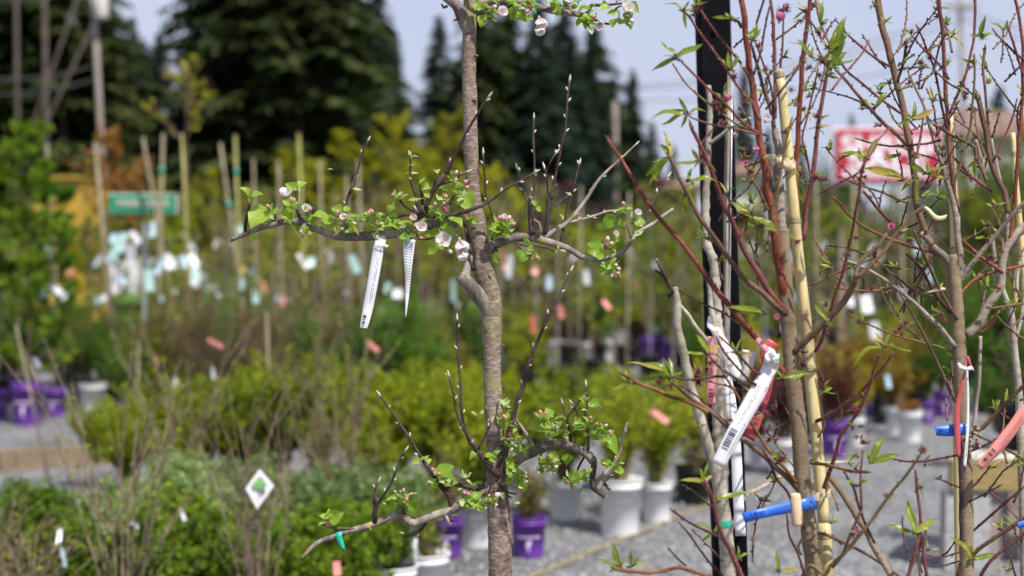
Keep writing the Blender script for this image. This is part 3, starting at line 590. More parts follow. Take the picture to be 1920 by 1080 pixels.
# lower tier clusters
leaves(apple, dl, '785,468,725,452 800,470,857,448 790,455,820,430 900,540,972,480 905,560,880,490 912,575,1012,572 860,595,845,650 870,560,900,500 1095,592,1180,665 1080,700,1040,740 1120,700,1165,760 1100,690,1150,640 1130,720,1080,680 1080,690,1100,640 660,690,586,668 650,700,608,752 712,690,774,766 740,660,768,640 1310,475,1360,570 1300,480,1350,440 1340,550,1300,590 1370,570,1430,640 1360,600,1400,610 1210,430,1160,420 1230,430,1250,390 1200,440,1240,460 1140,400,1180,420 1130,410,1080,430 1150,430,1180,470 240,800,195,770 235,800,250,745 240,805,330,765', zoom=ZA)
leaves(apple, dl, '235,810,180,830 240,800,200,800 820,440,840,420 790,450,780,430 1050,560,1000,510 1055,560,1045,500 1060,560,1095,520 1060,570,1100,590 560,700,590,720 980,780,1040,770 1020,800,1045,820 1270,110,1255,80 1275,110,1310,80 1280,130,1330,130 1350,710,1385,705 1350,710,1360,740 1010,630,1040,620 690,890,670,880 780,905,770,890 1270,600,1310,580 1220,210,1205,190 1090,170,1130,180 1150,180,1165,150 1270,640,1290,690 480,855,500,865', 'young', zoom=ZA)
for q in pts('637,642,670,690 687,632,685,690 735,655,690,690 707,687,690,700 860,508,900,560 898,533,900,570 840,585,870,590 1050,648,1080,690 1073,655,1090,690 1023,700,1060,700 1196,665,1150,700 1207,700,1150,700 1328,305,1300,340 1292,200,1270,230 1320,300,1330,360'): fbud(apple, 540+q[0]*.3149, 720+q[1]*.3149, dl-.01, 540+q[2]*.3149, 720+q[3]*.3149, 4.6, False)
for q in pts('1249,662,1210,690,7 1410,345,1370,380,7 1240,720,1200,705,4.5'): fbud(apple, 540+q[0]*.3149, 720+q[1]*.3149, dl-.015, 540+q[2]*.3149, 720+q[3]*.3149, q[4], True)
ZB = (900, 700, .27778)
leaves(apple, dl, '480,300,445,225 470,320,370,300 480,330,340,350 500,330,550,350 500,310,580,280 460,360,400,370 480,370,450,430 520,360,500,430 420,380,395,350 560,420,600,440 690,340,600,320 700,360,620,380 700,340,660,350 690,430,650,480 700,430,730,400 740,430,800,430 760,400,830,360 820,430,935,500 720,340,760,300 740,220,845,205 710,180,740,160 700,200,670,160 770,350,740,380 640,440,620,470 400,560,420,640 440,600,470,560 430,590,390,620 470,540,530,580 580,540,600,620 550,580,600,560 500,530,520,560 620,720,650,640 660,700,640,760 680,720,700,640 700,730,740,700 640,740,610,790 690,760,680,820 720,680,760,640 860,640,830,570 880,640,940,590 900,660,990,650 920,650,960,700 860,600,810,580 200,430,180,370 240,470,200,440 250,450,280,420 230,490,260,540 270,500,320,540 210,400,250,370 260,740,320,750 280,760,270,790 215,620,245,720 230,640,180,610 250,480,220,520 290,470,330,510 40,570,20,540 60,560,110,560 40,580,80,620', wide=.95, zoom=ZB)
leaves(apple, dl, '400,270,440,280 460,290,500,290 540,290,510,310 530,400,560,380 580,360,600,340 680,250,730,240 600,700,580,650 980,360,1000,340 980,370,960,350 880,690,910,680 160,220,150,170 170,225,200,170 160,210,130,170 580,730,600,760 390,640,400,690 470,660,500,680 820,560,850,590 940,600,980,610 230,870,270,875 235,880,235,905 880,420,850,400 760,330,720,300 440,340,480,380 50,320,90,290 700,140,730,130', 'young', zoom=ZB)
for q in pts('440,266,430,320 405,262,420,330 378,282,410,330 478,440,500,400 575,415,550,400 745,298,720,350 852,352,810,380 880,395,830,420 302,462,270,490 220,420,240,460 170,300,180,330 497,603,450,600 470,636,440,610 513,632,460,610 305,675,260,680 580,733,620,730 316,733,270,740 525,395,520,360 785,340,760,370 160,290,180,330'): fbud(apple, 900+q[0]*.27778, 700+q[1]*.27778, dl-.01, 900+q[2]*.27778, 700+q[3]*.27778, 4.6, None)
for q in pts('500,676,470,640 395,670,400,640'): fbud(apple, 900+q[0]*.27778, 700+q[1]*.27778, dl-.01, 900+q[2]*.27778, 700+q[3]*.27778, 4, True)

for nm, mt_, cnt in (('small_leaves', 'yleaf', 2), ('small_leaves', 'aleaf', 3)):
    mb = MB()
    for fx, fy, dd_ in EXTRA:
        for k in range(cnt):
            c = P(fx+rnd.uniform(-5,5), fy+rnd.uniform(-3,6), dd_+rnd.uniform(-.012,.015)); v = Vector((rnd.uniform(-1,1), rnd.uniform(-1,.6), rnd.uniform(-.5,1.1))).normalized()*rnd.uniform(.009,.021)
            u = v.cross(Vector((rnd.uniform(-1,1), rnd.uniform(-1,1), rnd.uniform(-1,1)))).normalized()*v.length*rnd.uniform(.18,.34); f = v.cross(u).normalized()*v.length*.12; n = len(mb.v)
            mb.v += [c, c+v*.35-u+f, c+v*.4, c+v*.35+u+f, c+v*.72-u*.7+f*.6, c+v*.75, c+v*.72+u*.7+f*.6, c+v-f]
            for q_ in ((0,2,1),(0,3,2),(1,2,5,4),(2,3,6,5),(4,5,7),(5,6,7)): mb.face(tuple(n+i for i in q_))
    tag(mb.build(nm, M[mt_], apple), kind='stuff')

# ------------------------------------------------------------ tags (thin ribbons with print)
def ribbon(name, label, cat, mt, edges, print_=(), ink='ink', group=None, sub=4, parent=None):
    """edges: rows xl,yl,xr,yr,d from one end to the other; print_: (u0,u1,v0,v1) ink bars in tag coordinates"""
    E = [(P(a, b, e), P(c, d_, e2)) for a, b, c, d_, e, e2 in [(q if len(q) == 6 else (*q, q[4])) for q in edges]]
    Lp = smooth_path([(e[0], 0) for e in E], 10); k = len(E)
    def cr(v, side):
        x = v*(k-1); i = min(int(x), k-2); t = x-i
        p0, p1, p2, p3 = (E[max(i-1,0)][side], E[i][side], E[i+1][side], E[min(i+2,k-1)][side])
        return 0.5*((2*p1) + (p2-p0)*t + (2*p0-5*p1+4*p2-p3)*t*t + (3*p1-p0-3*p2+p3)*t**3)
    def at(u, v): return cr(v, 0).lerp(cr(v, 1), u)
    mb = MB(); n = (k-1)*sub
    for i in range(n+1):
        v = i/n
        for u in (0, .5, 1):
            bulge = -.0006 if u == .5 else 0
            mb.v.append(at(u, v) + Vector((0, bulge, 0)))
    m_ = len(mb.v)
    for i in range(n+1):
        v = i/n
        for u in (0, .5, 1): mb.v.append(at(u, v) + Vector((0, .0004 + (-.0006 if u == .5 else 0), 0)))
    for i in range(n):
        for j in range(2):
            a = i*3+j; mb.face((a, a+1, a+4, a+3)); mb.face((m_+a, m_+a+3, m_+a+4, m_+a+1))
        mb.face((i*3, i*3+3, m_+i*3+3, m_+i*3)); mb.face((i*3+2, m_+i*3+2, m_+i*3+5, i*3+5))
    mb.face((0, m_, m_+1, 1)); mb.face((1, m_+1, m_+2, 2)); e = n*3; mb.face((e, e+1, m_+e+1, m_+e)); mb.face((e+1, e+2, m_+e+2, m_+e+1))
    o = mb.build(name, M[mt], parent)
    if not parent: tag(o, label, cat, group)
    elif label: o['label'] = label
    if print_:
        pb = MB(); up = Vector((0, -.0011, 0))
        for u0, u1, v0, v1 in print_:
            m0 = max(1, int((v1-v0)*n)+1)
            for i in range(m0):
                a = v0+(v1-v0)*i/m0; b_ = v0+(v1-v0)*(i+1)/m0
                pb.quad(at(u0, a)+up, at(u1, a)+up, at(u1, b_)+up, at(u0, b_)+up)
        pb.build('print', M[ink], o, smooth=False)
    return o
def barcode(u0, u1, v0, v1, n=13, along=True, seed=1):
    r = random.Random(seed); out = []; p = 0
    wds = [r.choice((1,1,2,3)) for _ in range(2*n)]; T = sum(wds); c = 0
    for i, w_ in enumerate(wds):
        if i % 2 == 0:
            a = c/T; b_ = (c+w_)/T
            out.append((u0, u1, v0+(v1-v0)*a, v0+(v1-v0)*b_) if along else (u0+(u1-u0)*a, u0+(u1-u0)*b_, v0, v1))
        c += w_
    return out
def textlines(us, v0, v1, seed=1, th=.05):
    r = random.Random(seed); out = []
    for u in us:
        v = v0 + r.uniform(0, .02)
        while v < v1:
            l = r.uniform(.004, .016); out.append((u, u+th*r.uniform(.6, 1), v, min(v+l, v1))); v += l + r.choice((.003, .003, .009))
    return out
TD = D - .045
ribbon('plant_tag', 'white printed plant tag with a barcode hanging from the middle tier of the apple tree', 'plant tag', 'tagwhite',
       [(708,437,714,436,TD+.05), (704,444,723,444,TD+.02), (703,456,722,458,TD), (700,462,719,466,TD), (697,480,717,484,TD+.002), (689,530,708,534,TD), (681,575,699,580,TD+.003), (676,605,691,608,TD), (675,614,688,616,TD)],
       barcode(.16, .55, .80, .93, 12) + textlines((.5, .66), .50, .72, 3, .05) + textlines((.75,), .36, .46, 5) + textlines((.72,), .80, .9, 6, .05), 'ink')
tw = ribbon('tag_flap', None, None, 'tagwhite', [(720,458,722,466,TD-.004), (726,459,727,464,TD-.006), (728,460,728,461,TD-.006)], parent=COL.objects['plant_tag'])
mb = MB(); mb.tube([P(702,460,TD-.003), P(711,463,TD-.004), P(720,466,TD-.003)], [.0006]*3, 5); mb.build('tag_crease', M['inkgrey'], COL.objects['plant_tag'])
rows = [(.10 + .0*i, .90, .06+.034*i, .060+.034*i+.009) for i in range(20)]
ribbon('plant_tag', 'narrow folded white tag with close rows of print hanging beside the trunk', 'plant tag', 'tagwhite',
       [(755,446,779,450,TD), (756,470,776,473,TD+.002), (758,500,772,503,TD), (760,530,769,533,TD+.003), (760,560,766,562,TD), (760,594,761,596,TD)], rows + textlines((.15,), .04, .24, 9, .1)+textlines((.7,), .04, .18, 19, .1), 'inkgrey')
ribbon('tape', 'short teal green tape tied round the lowest left branch of the apple tree', 'tape', 'tagteal', [(630,998,642,996,D-.035), (630,1005,641,1003,D-.04), (631,1012,642,1009,D-.04), (636,1023,645,1018,D-.04), (640,1028,647,1030,D-.04)])
ribbon('tape', 'teal tape end hanging by the white blossom of the top tier', 'tape', 'tagteal', [(1001,4,1005,4,D-.03), (1003,14,1007,13,D-.035), (1002,20,1005,22,D-.035), (1005,27,1006,27,D-.035)])

# ------------------------------------------------------------ peach tree tied to a bamboo stake
E = 2.58
b1 = P(1560, 1650, E)
pea = thing('peach_tree', 'young peach tree with red shoots and a blue tag, tied to the tallest bamboo', 'tree', (b1.x, b1.y, 0))
def PB(s, w0, w1, mt='red', d0=0, d1=None, tree=None, base=None, **k):
    d1 = rnd.uniform(-.12, .10) if d1 is None else d1
    k.setdefault('buds', ('darkbud', rnd.uniform(.016,.03), .0048)); k.setdefault('sides', 8)
    return branch(tree or pea, s, w0*.9, w1*.85, (base or E)+d0, (base or E)+d1, mt, 'branch', **k)
tpath = [(P(x, y, E), w_*E/F/2) for x, y, w_ in ((1466,430,27),(1468,480,29),(1472,530,28),(1475,580,30),(1478,600,34),(1481,640,29),(1485,700,29),(1490,740,30),(1497,800,29),(1501,850,30),(1505,900,30),(1513,960,31),(1520,1020,31),(1527,1080,32),(1542,1300,34))] + [(Vector((b1.x,b1.y,.2)), .02)]
pa = smooth_path(tpath, .006); mb = MB(); mb.tube([a for a,_ in pa], [b_*(1+.05*(i%9==0)) for i,(_,b_) in enumerate(pa)], 20, 0, True, .07, 70); mb.build('trunk', M['peachtrunk'], pea)
potbase(pea, b1.x, b1.y, .17, .30)
PB('1466,440 1464,410 1462,380 1461,340 1459,300 1455,262 1452,241', 25, 15, 'peachgrey', 0, .02, cutend=True, sides=14, buds=None, rough=.15)
PB('1478,602 1473,560 1463,503 1453,450 1450,420 1444,378 1436,322 1424,260 1420,222 1413,184 1407,133 1400,78 1395,35 1388,-15', 22, 12, 'red', 0, -.05, sides=12)
PB('1500,440 1493,400 1493,311 1498,222 1504,133 1511,67 1520,-10', 13, 9, 'red', .05, 0)
PB('1504,450 1507,435 1513,382 1520,344 1529,289 1538,211 1547,155 1555,100 1558,84', 11, 8, 'pink', .05, 0, sides=10); PB('1511,382 1503,376 1496,369', 5, 4, 'pink', .04, .05)
PB('1476,590 1460,577 1437,557 1397,523 1363,480 1345,455 1333,438 1320,418 1307,400 1289,364 1273,333 1262,308 1253,289', 14, 7, 'brown', -.01, -.14, sides=10)
PB('1474,585 1440,545 1420,510 1397,470 1380,432 1373,416 1356,384 1342,344 1329,307 1311,267 1298,243 1294,230', 14, 8, 'pink', -.01, -.12, sides=10)
PB('1489,712 1462,690 1440,662 1423,640 1400,612 1380,590 1347,547 1313,500 1280,458 1262,438 1233,404 1212,375 1196,351 1167,303 1145,270 1139,260', 15, 7, 'red', 0, -.04, sides=10)
PB('1425,226 1409,191 1396,178 1369,140 1342,100 1311,60 1295,35 1284,22', 7, 5, 'pink', -.05, -.1); PB('1409,160 1393,124 1364,89 1338,56 1313,18', 6, 4.5, 'pink', -.05, -.1)
PB('1424,250 1400,236 1369,204 1333,171 1304,142 1280,118', 7, 5, 'pink', -.04, -.14); PB('1440,255 1382,233 1345,205 1324,191 1289,160 1264,124', 5, 4, 'olive', .02, .04)
PB('1424,253 1389,244 1360,238 1333,233 1300,222 1286,214', 6, 4, 'brown', -.04, -.12); PB('1427,262 1412,245 1400,218 1389,205', 4, 4, 'olive', 0, 0)
PB('1404,100 1411,72 1422,35 1435,-10', 5, 5, 'purple', -.03, -.08); PB('1453,222 1453,127 1451,56 1446,10 1443,-10', 8, 7, 'pink', .03, .05); PB('1463,127 1467,85 1468,53 1469,14', 5, 4, 'pink', .0, .0)
PB('1436,205 1467,167 1485,143 1500,122', 5, 5, 'purple', -.03, .0); PB('1556,84 1545,60 1537,40 1532,18 1528,-10', 5, 5, 'pink', -.03, .0)
PB('1447,395 1436,389 1425,360 1411,338 1402,318 1393,300', 6, 4, 'pink', -.02, -.04); PB('1449,420 1447,396 1456,367 1469,289 1478,250 1484,226', 6, 5, 'olive', -.04, -.08)
PB('1520,330 1511,289 1504,258 1512,225 1520,189 1533,133', 5, 4, 'pink', .05, .03); PB('1451,240 1447,211 1436,178 1422,133 1411,89', 10, 7, 'brown', .02, .03, sides=10); PB('1450,225 1447,169 1433,124 1417,80', 5, 4, 'purple', 0, .02); PB('1413,140 1427,96 1435,50 1442,16', 5, 4, 'purple', -.02, -.02)
PB('1386,447 1396,425 1403,408', 5, 5, 'pink', -.1, -.1); PB('1322,312 1311,276 1320,262 1335,245 1350,228', 5, 3, 'pink', -.1, -.08); PB('1391,52 1384,40 1372,37', 8, 6, 'brown', -.03, -.04)
PB('1489,660 1510,640 1533,620 1550,603 1567,583 1585,560 1597,540 1607,518', 15, 13, 'brown', -.01, -.10, sides=12, buds=None); PB('1605,522 1620,508 1633,496 1647,483 1664,464 1680,440 1700,416 1717,397 1735,385', 10, 5, 'brown', -.10, -.12, sides=10); PB('1603,522 1611,495 1622,480 1636,469 1650,455 1662,438', 10, 7, 'brown', -.10, -.08)
PB('1528,660 1540,640 1551,604 1564,562 1580,511 1590,470 1598,433 1605,395 1609,378 1613,338 1622,304', 8, 6, 'red', -.02, -.16); PB('1620,306 1612,322 1590,335 1562,350 1540,362', 5, 4, 'pink', -.15, -.1); PB('1625,300 1640,270 1655,253 1668,240', 5, 4, 'pink', -.15, -.1)
PB('1560,369 1575,382 1589,400 1604,413 1625,428 1649,440 1676,451 1716,464 1749,473 1772,486', 5, 8, 'orange', .0, .12); PB('1560,538 1604,544 1636,546 1671,540', 5, 5, 'orange', -.02, .05); PB('1519,535 1540,528 1560,516 1580,508 1600,498', 4, 4, 'pink', 0, -.05)
PB('1499,920 1480,900 1453,877 1430,853 1390,823 1360,797 1327,767 1298,749 1269,724 1262,718', 12, 8, 'brown', 0, -.16, sides=10); PB('1327,773 1289,753 1258,744 1231,731 1209,724 1193,717 1178,706 1164,699', 9, 7, 'orange', -.13, -.16); PB('1395,826 1360,790 1330,765 1310,745 1280,725', 5, 4, 'purple', -.06, -.12)
PB('1364,706 1340,706 1320,709 1290,712 1264,708', 6, 4, 'purple', -.1, -.12); PB('1493,905 1467,873 1440,843 1423,817 1403,783 1390,762 1387,749 1374,728 1362,709 1352,690', 8, 5, 'orange', -.02, -.12); PB('1418,722 1402,711 1376,682 1356,658 1345,635', 6, 5, 'purple', -.1, -.14); PB('1425,702 1416,698 1400,682 1387,667 1370,650 1352,633', 6, 4, 'purple', -.1, -.12); PB('1420,735 1396,720 1371,704 1349,689 1331,669', 7, 4, 'brown', -.09, -.12)
PB('1510,995 1500,965 1487,943 1475,920 1457,900 1445,870 1433,847', 6, 6, 'purple', -.03, -.10); PB('1510,1085 1507,1073 1497,1040 1480,1003 1475,963', 6, 4, 'purple', -.05, -.08); PB('1503,1040 1497,1025 1508,1000 1514,970 1520,943', 5, 3, 'olive', -.04, -.08)
PB('1405,1130 1390,1078 1373,1040 1362,1020 1353,1003 1340,950 1332,925 1323,904', 12, 8, 'pink', -.1, -.2, sides=10); PB('1352,1008 1348,1007 1325,996 1291,979 1261,957', 6, 5, 'purple', -.18, -.22); PB('1362,1095 1353,1077 1335,1059 1312,1031 1291,1000 1276,983', 5, 4, 'purple', -.1, -.18); PB('1286,1061 1268,1045 1256,1031', 5, 4, 'purple', -.2, -.2)
PB('1380,1110 1340,1086 1314,1076 1290,1068 1276,1064 1260,1066 1237,1072 1210,1074 1193,1072 1170,1070 1149,1064', 8, 8, 'orange', -.1, -.25)
PB('1500,1090 1520,1060 1547,1078 1556,1062 1576,1044 1597,1022 1615,1000 1632,978 1646,958 1662,938 1677,917 1692,900 1703,886 1714,870 1721,860 1727,851', 9, 6, 'olive', -.04, -.16)
PB('1560,1064 1579,1041 1587,1020 1594,1002 1605,978 1615,955', 8, 6, 'brown', -.06, -.10); PB('1615,956 1615,930 1614,891 1616,868 1617,850', 6, 4, 'pink', -.10, -.12); PB('1640,1018 1636,1010 1620,976 1610,948 1602,919 1592,900 1584,886', 6, 5, 'purple', -.05, -.1)
PB('1515,868 1540,870 1563,875 1594,883 1628,885', 7, 7, 'orange', 0, -.1); PB('1545,915 1550,899 1560,870 1566,854 1576,818 1585,803 1593,793 1611,767 1622,742 1631,722 1640,689 1649,662', 10, 6, 'pink', -.01, -.14); PB('1530,790 1544,784 1578,762 1611,738 1633,713 1653,693 1676,658', 8, 5, 'pink', .02, -.10)
PB('1520,1000 1540,1000 1560,1007 1604,1028 1641,1049 1700,1090', 6, 6, 'brown', .0, .05); PB('1520,862 1540,880 1558,896 1575,917 1589,940 1607,968 1623,994 1646,1039 1672,1085 1700,1140', 13, 14, 'peachtrunk', .05, -.04, sides=12)
PB('1552,905 1563,930 1570,952', 5, 3, 'orange', .0, -.02); PB('1493,760 1475,790 1460,800 1440,806', 4, 3, 'olive', .0, .02); PB('1493,880 1460,840 1430,800 1400,770', 4, 4, 'olive', .04, .10); PB('1533,820 1545,800 1540,770 1535,740 1530,715', 5, 4, 'olive', -.02, -.05); PB('1563,800 1575,790 1578,770 1570,740', 4, 3, 'olive', -.02, -.05)
PB('1500,650 1512,625 1528,600 1540,580 1547,571', 5, 5, 'shoot', .04, .05)
EL = E - .10
fan(pea, EL, '''1269,109: 1224,122 1244,73 1311,78 1250,92
1289,213: 1227,204 1238,227 1256,191 1273,182 1324,193 1278,238
1282,22: 1284,52 1256,-6 1302,16 1290,0
1309,11: 1315,-20 1296,-10 1322,-4
1371,36: 1338,21 1360,20
1369,131: 1351,104 1362,98 1389,102
1354,186: 1366,154 1340,168
1411,76: 1428,52 1406,56 1421,36 1398,60
1493,197: 1472,195 1480,190
1540,46: 1542,-4 1558,28 1532,20
1556,128: 1593,103 1590,88 1571,73 1602,100 1580,120 1582,56 1575,31 1540,100
1520,106: 1498,63 1500,70 1506,110 1528,84
1256,296: 1262,249 1240,269 1222,298 1218,313 1210,326 1203,334 1240,262
1313,304: 1263,301 1296,278 1345,311 1298,313
1287,340: 1339,327 1250,330 1300,312
1284,366: 1301,338 1287,409 1253,356 1266,402 1310,380
1407,402: 1376,369 1424,373 1386,403 1467,430 1395,378 1430,412
1423,425: 1380,371 1467,430 1390,400 1428,465
1430,589: 1389,569 1376,557 1410,600
1467,708: 1521,696 1455,690
1657,649: 1597,657 1643,622 1673,622 1710,648 1640,640
1187,718: 1146,725 1173,690 1165,700
1258,706: 1230,716 1281,695 1266,670 1239,675 1219,666 1196,691 1203,651 1271,718 1240,690
1327,664: 1281,656 1319,620 1352,639 1319,671 1354,664
1380,663: 1361,658 1382,637 1410,656 1394,685 1372,640
1320,905: 1281,886 1302,902 1315,877 1339,884 1329,868
1346,941: 1321,916 1393,905 1348,924
1338,1001: 1310,970 1313,1014 1352,975
1382,1047: 1371,1022 1404,1034 1388,1026
1161,1063: 1120,1043 1148,1018 1170,1042 1140,1072
1182,1063: 1182,1031 1218,1048 1200,1040
1460,1072: 1457,1036 1498,1062 1440,1060
1630,867: 1686,848 1662,858 1657,817 1624,841
1607,856: 1583,840 1586,866 1618,848
1604,912: 1590,890 1631,894
1716,1001: 1668,978 1756,965 1706,936 1740,982 1700,990
1724,914: 1735,903 1735,933
1558,980: 1577,974 1563,964
1737,1032: 1761,1022 1742,1010
1551,604: 1530,570 1565,610
1547,572: 1540,560 1560,590
1624,298: 1577,277 1615,274 1652,252
1538,222: 1556,214 1528,232 1525,214
1545,112: 1563,92 1530,90 1572,108 1528,120 1562,130
1550,142: 1572,132 1536,150 1578,146 1530,136
1552,90: 1568,60 1540,66 1586,76
1532,240: 1556,232 1514,236 1550,252
1530,60: 1510,48 1546,40
1510,345: 1496,330 1522,340
1400,340: 1412,330 1390,332''')
calyces(pea, EL, '1269,113,3 1304,22,3 1312,12,2 1500,118,2 1507,38,2 1469,20,3 1478,15,2 1381,35 1376,140,3 1430,133,2 1440,140,2 1350,208,5 1340,195,4 1360,232,3 1395,298,4 1405,320,3 1397,285,2 1540,60,2 1540,115,3 1535,140,2 1532,225,3 1470,247,2 1530,335,4 1545,340,3 1236,345,3 1604,445,2 1588,475,2 1636,546 1612,607,3 1684,623,3 1310,710,4 1307,697,3 1330,688,2 1437,780,3 1442,805,2 1447,825,3 1462,865,2 1598,768,3 1605,745 1620,745 1605,800,2 1613,820,2 1622,830,2 1728,848,5 1665,932,2 1605,997,4 1262,722,2 1242,712,2 1372,788,2 1600,880 1537,710,3 1425,90 1482,170 1520,130,2 1630,370 1462,860,2 1520,180,2 1400,190,2 1418,165 1430,300 1490,450 1500,330 1400,405,2 1700,610,2', 10)
for x, y, s_, a_, pk in ((1461,40,24,(.1,-.6,1),True),(1435,228,22,(.2,-.9,.6),False),(1364,189,17,(.2,-.6,1),True),(1377,249,12,(0,-.6,-.8),True),(1415,274,15,(.3,-.6,-.9),True),(1397,303,12,(0,-1,-.3),True),(1672,427,18,(-.3,-1,.3),True),(1393,125,10,(0,-1,.5),False),(1455,595,13,(0,-1,.2),True),(1606,997,12,(-.3,-1,.3),True)):
    blossom(pea, x, y, EL-.01, s_, a_, .95, pk)
mb = MB()
for k in range(26):
    c = P(1508+rnd.uniform(-6,6), 680+rnd.uniform(-26,14), E-.02+rnd.uniform(-.005,.005)); ell(mb, c, Vector((rnd.uniform(-1,1),rnd.uniform(-1,0),rnd.uniform(-1,1))), .006, .0028, 0, 6)
mb.build('bud_cluster', M['darkbud'], pea)

# bamboo stakes
def bamboo(s, d, label, nodes_, wd, cut=True, mt='bamboo', ground=True, group=None):
    q = [(P(a, b_, d), w_*d/F/2) for a, b_, w_ in s]
    if ground:
        a, b_ = q[-2][0], q[-1][0]; t = (b_-a).normalized(); k = (-.05 - b_.z)/t.z; q.append((b_ + t*k, q[-1][1]))
    pa = smooth_path(q, .02); ps = [x for x, _ in pa]; rs = [x for _, x in pa]
    ps.insert(0, ps[0]); rs.insert(0, rs[0]*.75)
    o = MB(); o.tube(ps, rs, 20, 0, True, .015, 12); ob = o.build('bamboo_stake', M[mt]); tag(ob, label, 'bamboo stake', group)
    for yy in nodes_:
        for i in range(len(s)-1):
            if s[i][1] <= yy <= s[i+1][1]:
                t = (yy-s[i][1])/(s[i+1][1]-s[i][1]); x = s[i][0]+t*(s[i+1][0]-s[i][0]); r_ = (s[i][2]+t*(s[i+1][2]-s[i][2]))*d/F/2; c = P(x, yy, d)
                n_ = MB(); prof = [(-.006, r_*1.0), (-.003, r_*1.08), (-.001, r_*1.14), (.0005, r_*1.03), (.0015, r_*1.10), (.004, r_*1.03), (.008, r_*1.0)]
                ax = (P(s[i][0], s[i][1], d) - P(s[i+1][0], s[i+1][1], d)).normalized()
                n_.tube([c+ax*z for z, _ in prof], [r for _, r in prof], 20, 0, False); n_.build('stake_node', M['bambooring'], ob)
    return ob
bamboo([(1460,133,18),(1466,170,18),(1472,230,19),(1480,310,20),(1489,400,21),(1497,480,20),(1506,560,21),(1515,640,22),(1521,720,23),(1529,800,23),(1535,870,23),(1545,980,23),(1553,1085,24)], E+.035,
       'tall pale yellow bamboo cane standing beside the peach trunk with the blue tag', [142, 414, 692, 1005], 20)
bamboo([(1780,218,18),(1784,300,19),(1790,400,19),(1791,470,19),(1792,560,18),(1794,700,18),(1797,900,18),(1800,1085,18)], 2.80,
       'bamboo cane cut off square below the bare red shoots, behind the second trunk', [262, 470], 18)
bamboo([(1899,249,9),(1904,330,10),(1912,420,11),(1920,520,11),(1926,640,11)], 3.05, 'thin bamboo cane at the right edge among the bare shoots', [290, 395], 10)
def wrap(name, label, cat, mt, x0, y0, x1, y1, d, wd, th=.0012, turns=1, depth=.03, group=None):
    """band round two stems: a flattened loop"""
    o = MB()
    for k in range(turns):
        n = 22; pr = []
        a = P(x0, y0 + k*wd*.75, d); b_ = P(x1, y1 + k*wd*.75, d); c = (a+b_)/2; hx = (b_-a)/2
        for i in range(n+1):
            th_ = 2*math.pi*i/n; pr.append(c + hx*math.cos(th_) + Vector((0, math.sin(th_)*depth, math.sin(th_)*.002)))
        hw = wd*d/F/2
        for i in range(n):
            u = Vector((0, 0, hw*(1+.2*math.sin(i*1.7)))); o.quad(pr[i]-u, pr[i+1]-u, pr[i+1]+u, pr[i]+u)
            v = (pr[i]-c)*.03; o.quad(pr[i]-u+v, pr[i]+u+v, pr[i+1]+u+v, pr[i+1]-u+v)
    ob = o.build(name, M[mt]); return tag(ob, label, cat, group)
wr = wrap('raffia_tie', 'cream raffia strip knotted round the grey stub and the cane', 'tie', 'raffia', 1446, 300, 1490, 312, E+.01, 14, depth=.045)
for s_ in ([(1434,292,1434,301,E-.04),(1446,288,1448,300,E-.05),(1456,292,1457,302,E-.05),(1464,312,1458,316,E-.04)], [(1458,290,1466,290,E-.04),(1462,305,1471,302,E-.05),(1472,318,1478,308,E-.045),(1486,322,1490,308,E-.03)]): ribbon('raffia_end', None, None, 'raffia', s_, parent=wr)
wrap('raffia_tie', 'cream raffia band holding trunk and cane together above the blue tag', 'tie', 'raffia', 1498, 926, 1556, 918, E+.01, 13, turns=1, depth=.04)
o = MB(); c0, c1 = P(1490, 925, E-.055), P(1495, 986, E-.055); path_ = [c0+(c1-c0)*t for t in (0,.03,.1,.5,.9,.98,1)]; o.tube(path_, [.007,.0095,.0105,.0108,.0105,.009,.006], 10, 0, True, .08, 80)
tag(o.build('wooden_peg', M['pegwood']), 'small wooden peg stuck under the raffia across the blue tag', 'peg')
T2 = E - .05
ribbon('plant_tag', 'bright blue printed tag wrapped round the peach trunk under the raffia band', 'plant tag', 'tagblue',
       [(1390,962,1397,980,T2-.03), (1420,955,1424,973,T2-.035), (1460,945,1463,965,T2-.02), (1490,938,1494,960,T2-.005), (1515,933,1519,956,T2), (1531,930,1534,955,T2+.03)],
       barcode(.2,.75,.12,.26,8,seed=4)+textlines((.3,.5,.68), .3, .62, 8, .07), 'inkblue')
ribbon('plant_tag', 'white peach tag with a barcode and a crumpled knot, in front of the red tag', 'plant tag', 'tagwhite',
       [(1441,650,1452,656,T2-.03), (1434,668,1460,674,T2-.05), (1430,684,1459,690,T2-.04), (1425,696,1449,708,T2-.045), (1404,733,1433,744,T2-.05), (1382,772,1409,785,T2-.055), (1358,818,1382,832,T2-.06), (1334,867,1359,877,T2-.06)],
       barcode(.14,.62,.80,.91,13,seed=2)+textlines((.5,.38),.50,.78,3,.04)+textlines((.8,),.74,.92,5,.04)+textlines((.86,),.50,.54,5,.05), 'ink')
o = MB()
for k in range(6): ell(o, P(1446+rnd.uniform(-7,7), 672+rnd.uniform(-9,9), T2-.055), Vector((rnd.uniform(-1,1),-.2,rnd.uniform(-1,1))), .016, .006, 0, 7, ((0,.3),(.3,1),(.6,.7),(1,.1)))
o.build('tag_knot', M['tagwhite'], COL.objects['plant_tag.003'])
o = MB(); o.tube([P(1419,636,T2-.03), P(1432,652,T2-.035), P(1444,668,T2-.04)], [.0055,.0065,.006], 12, 0, True, .1, 80); o.build('tag_loop', M['tagpink'], COL.objects['plant_tag.003'])
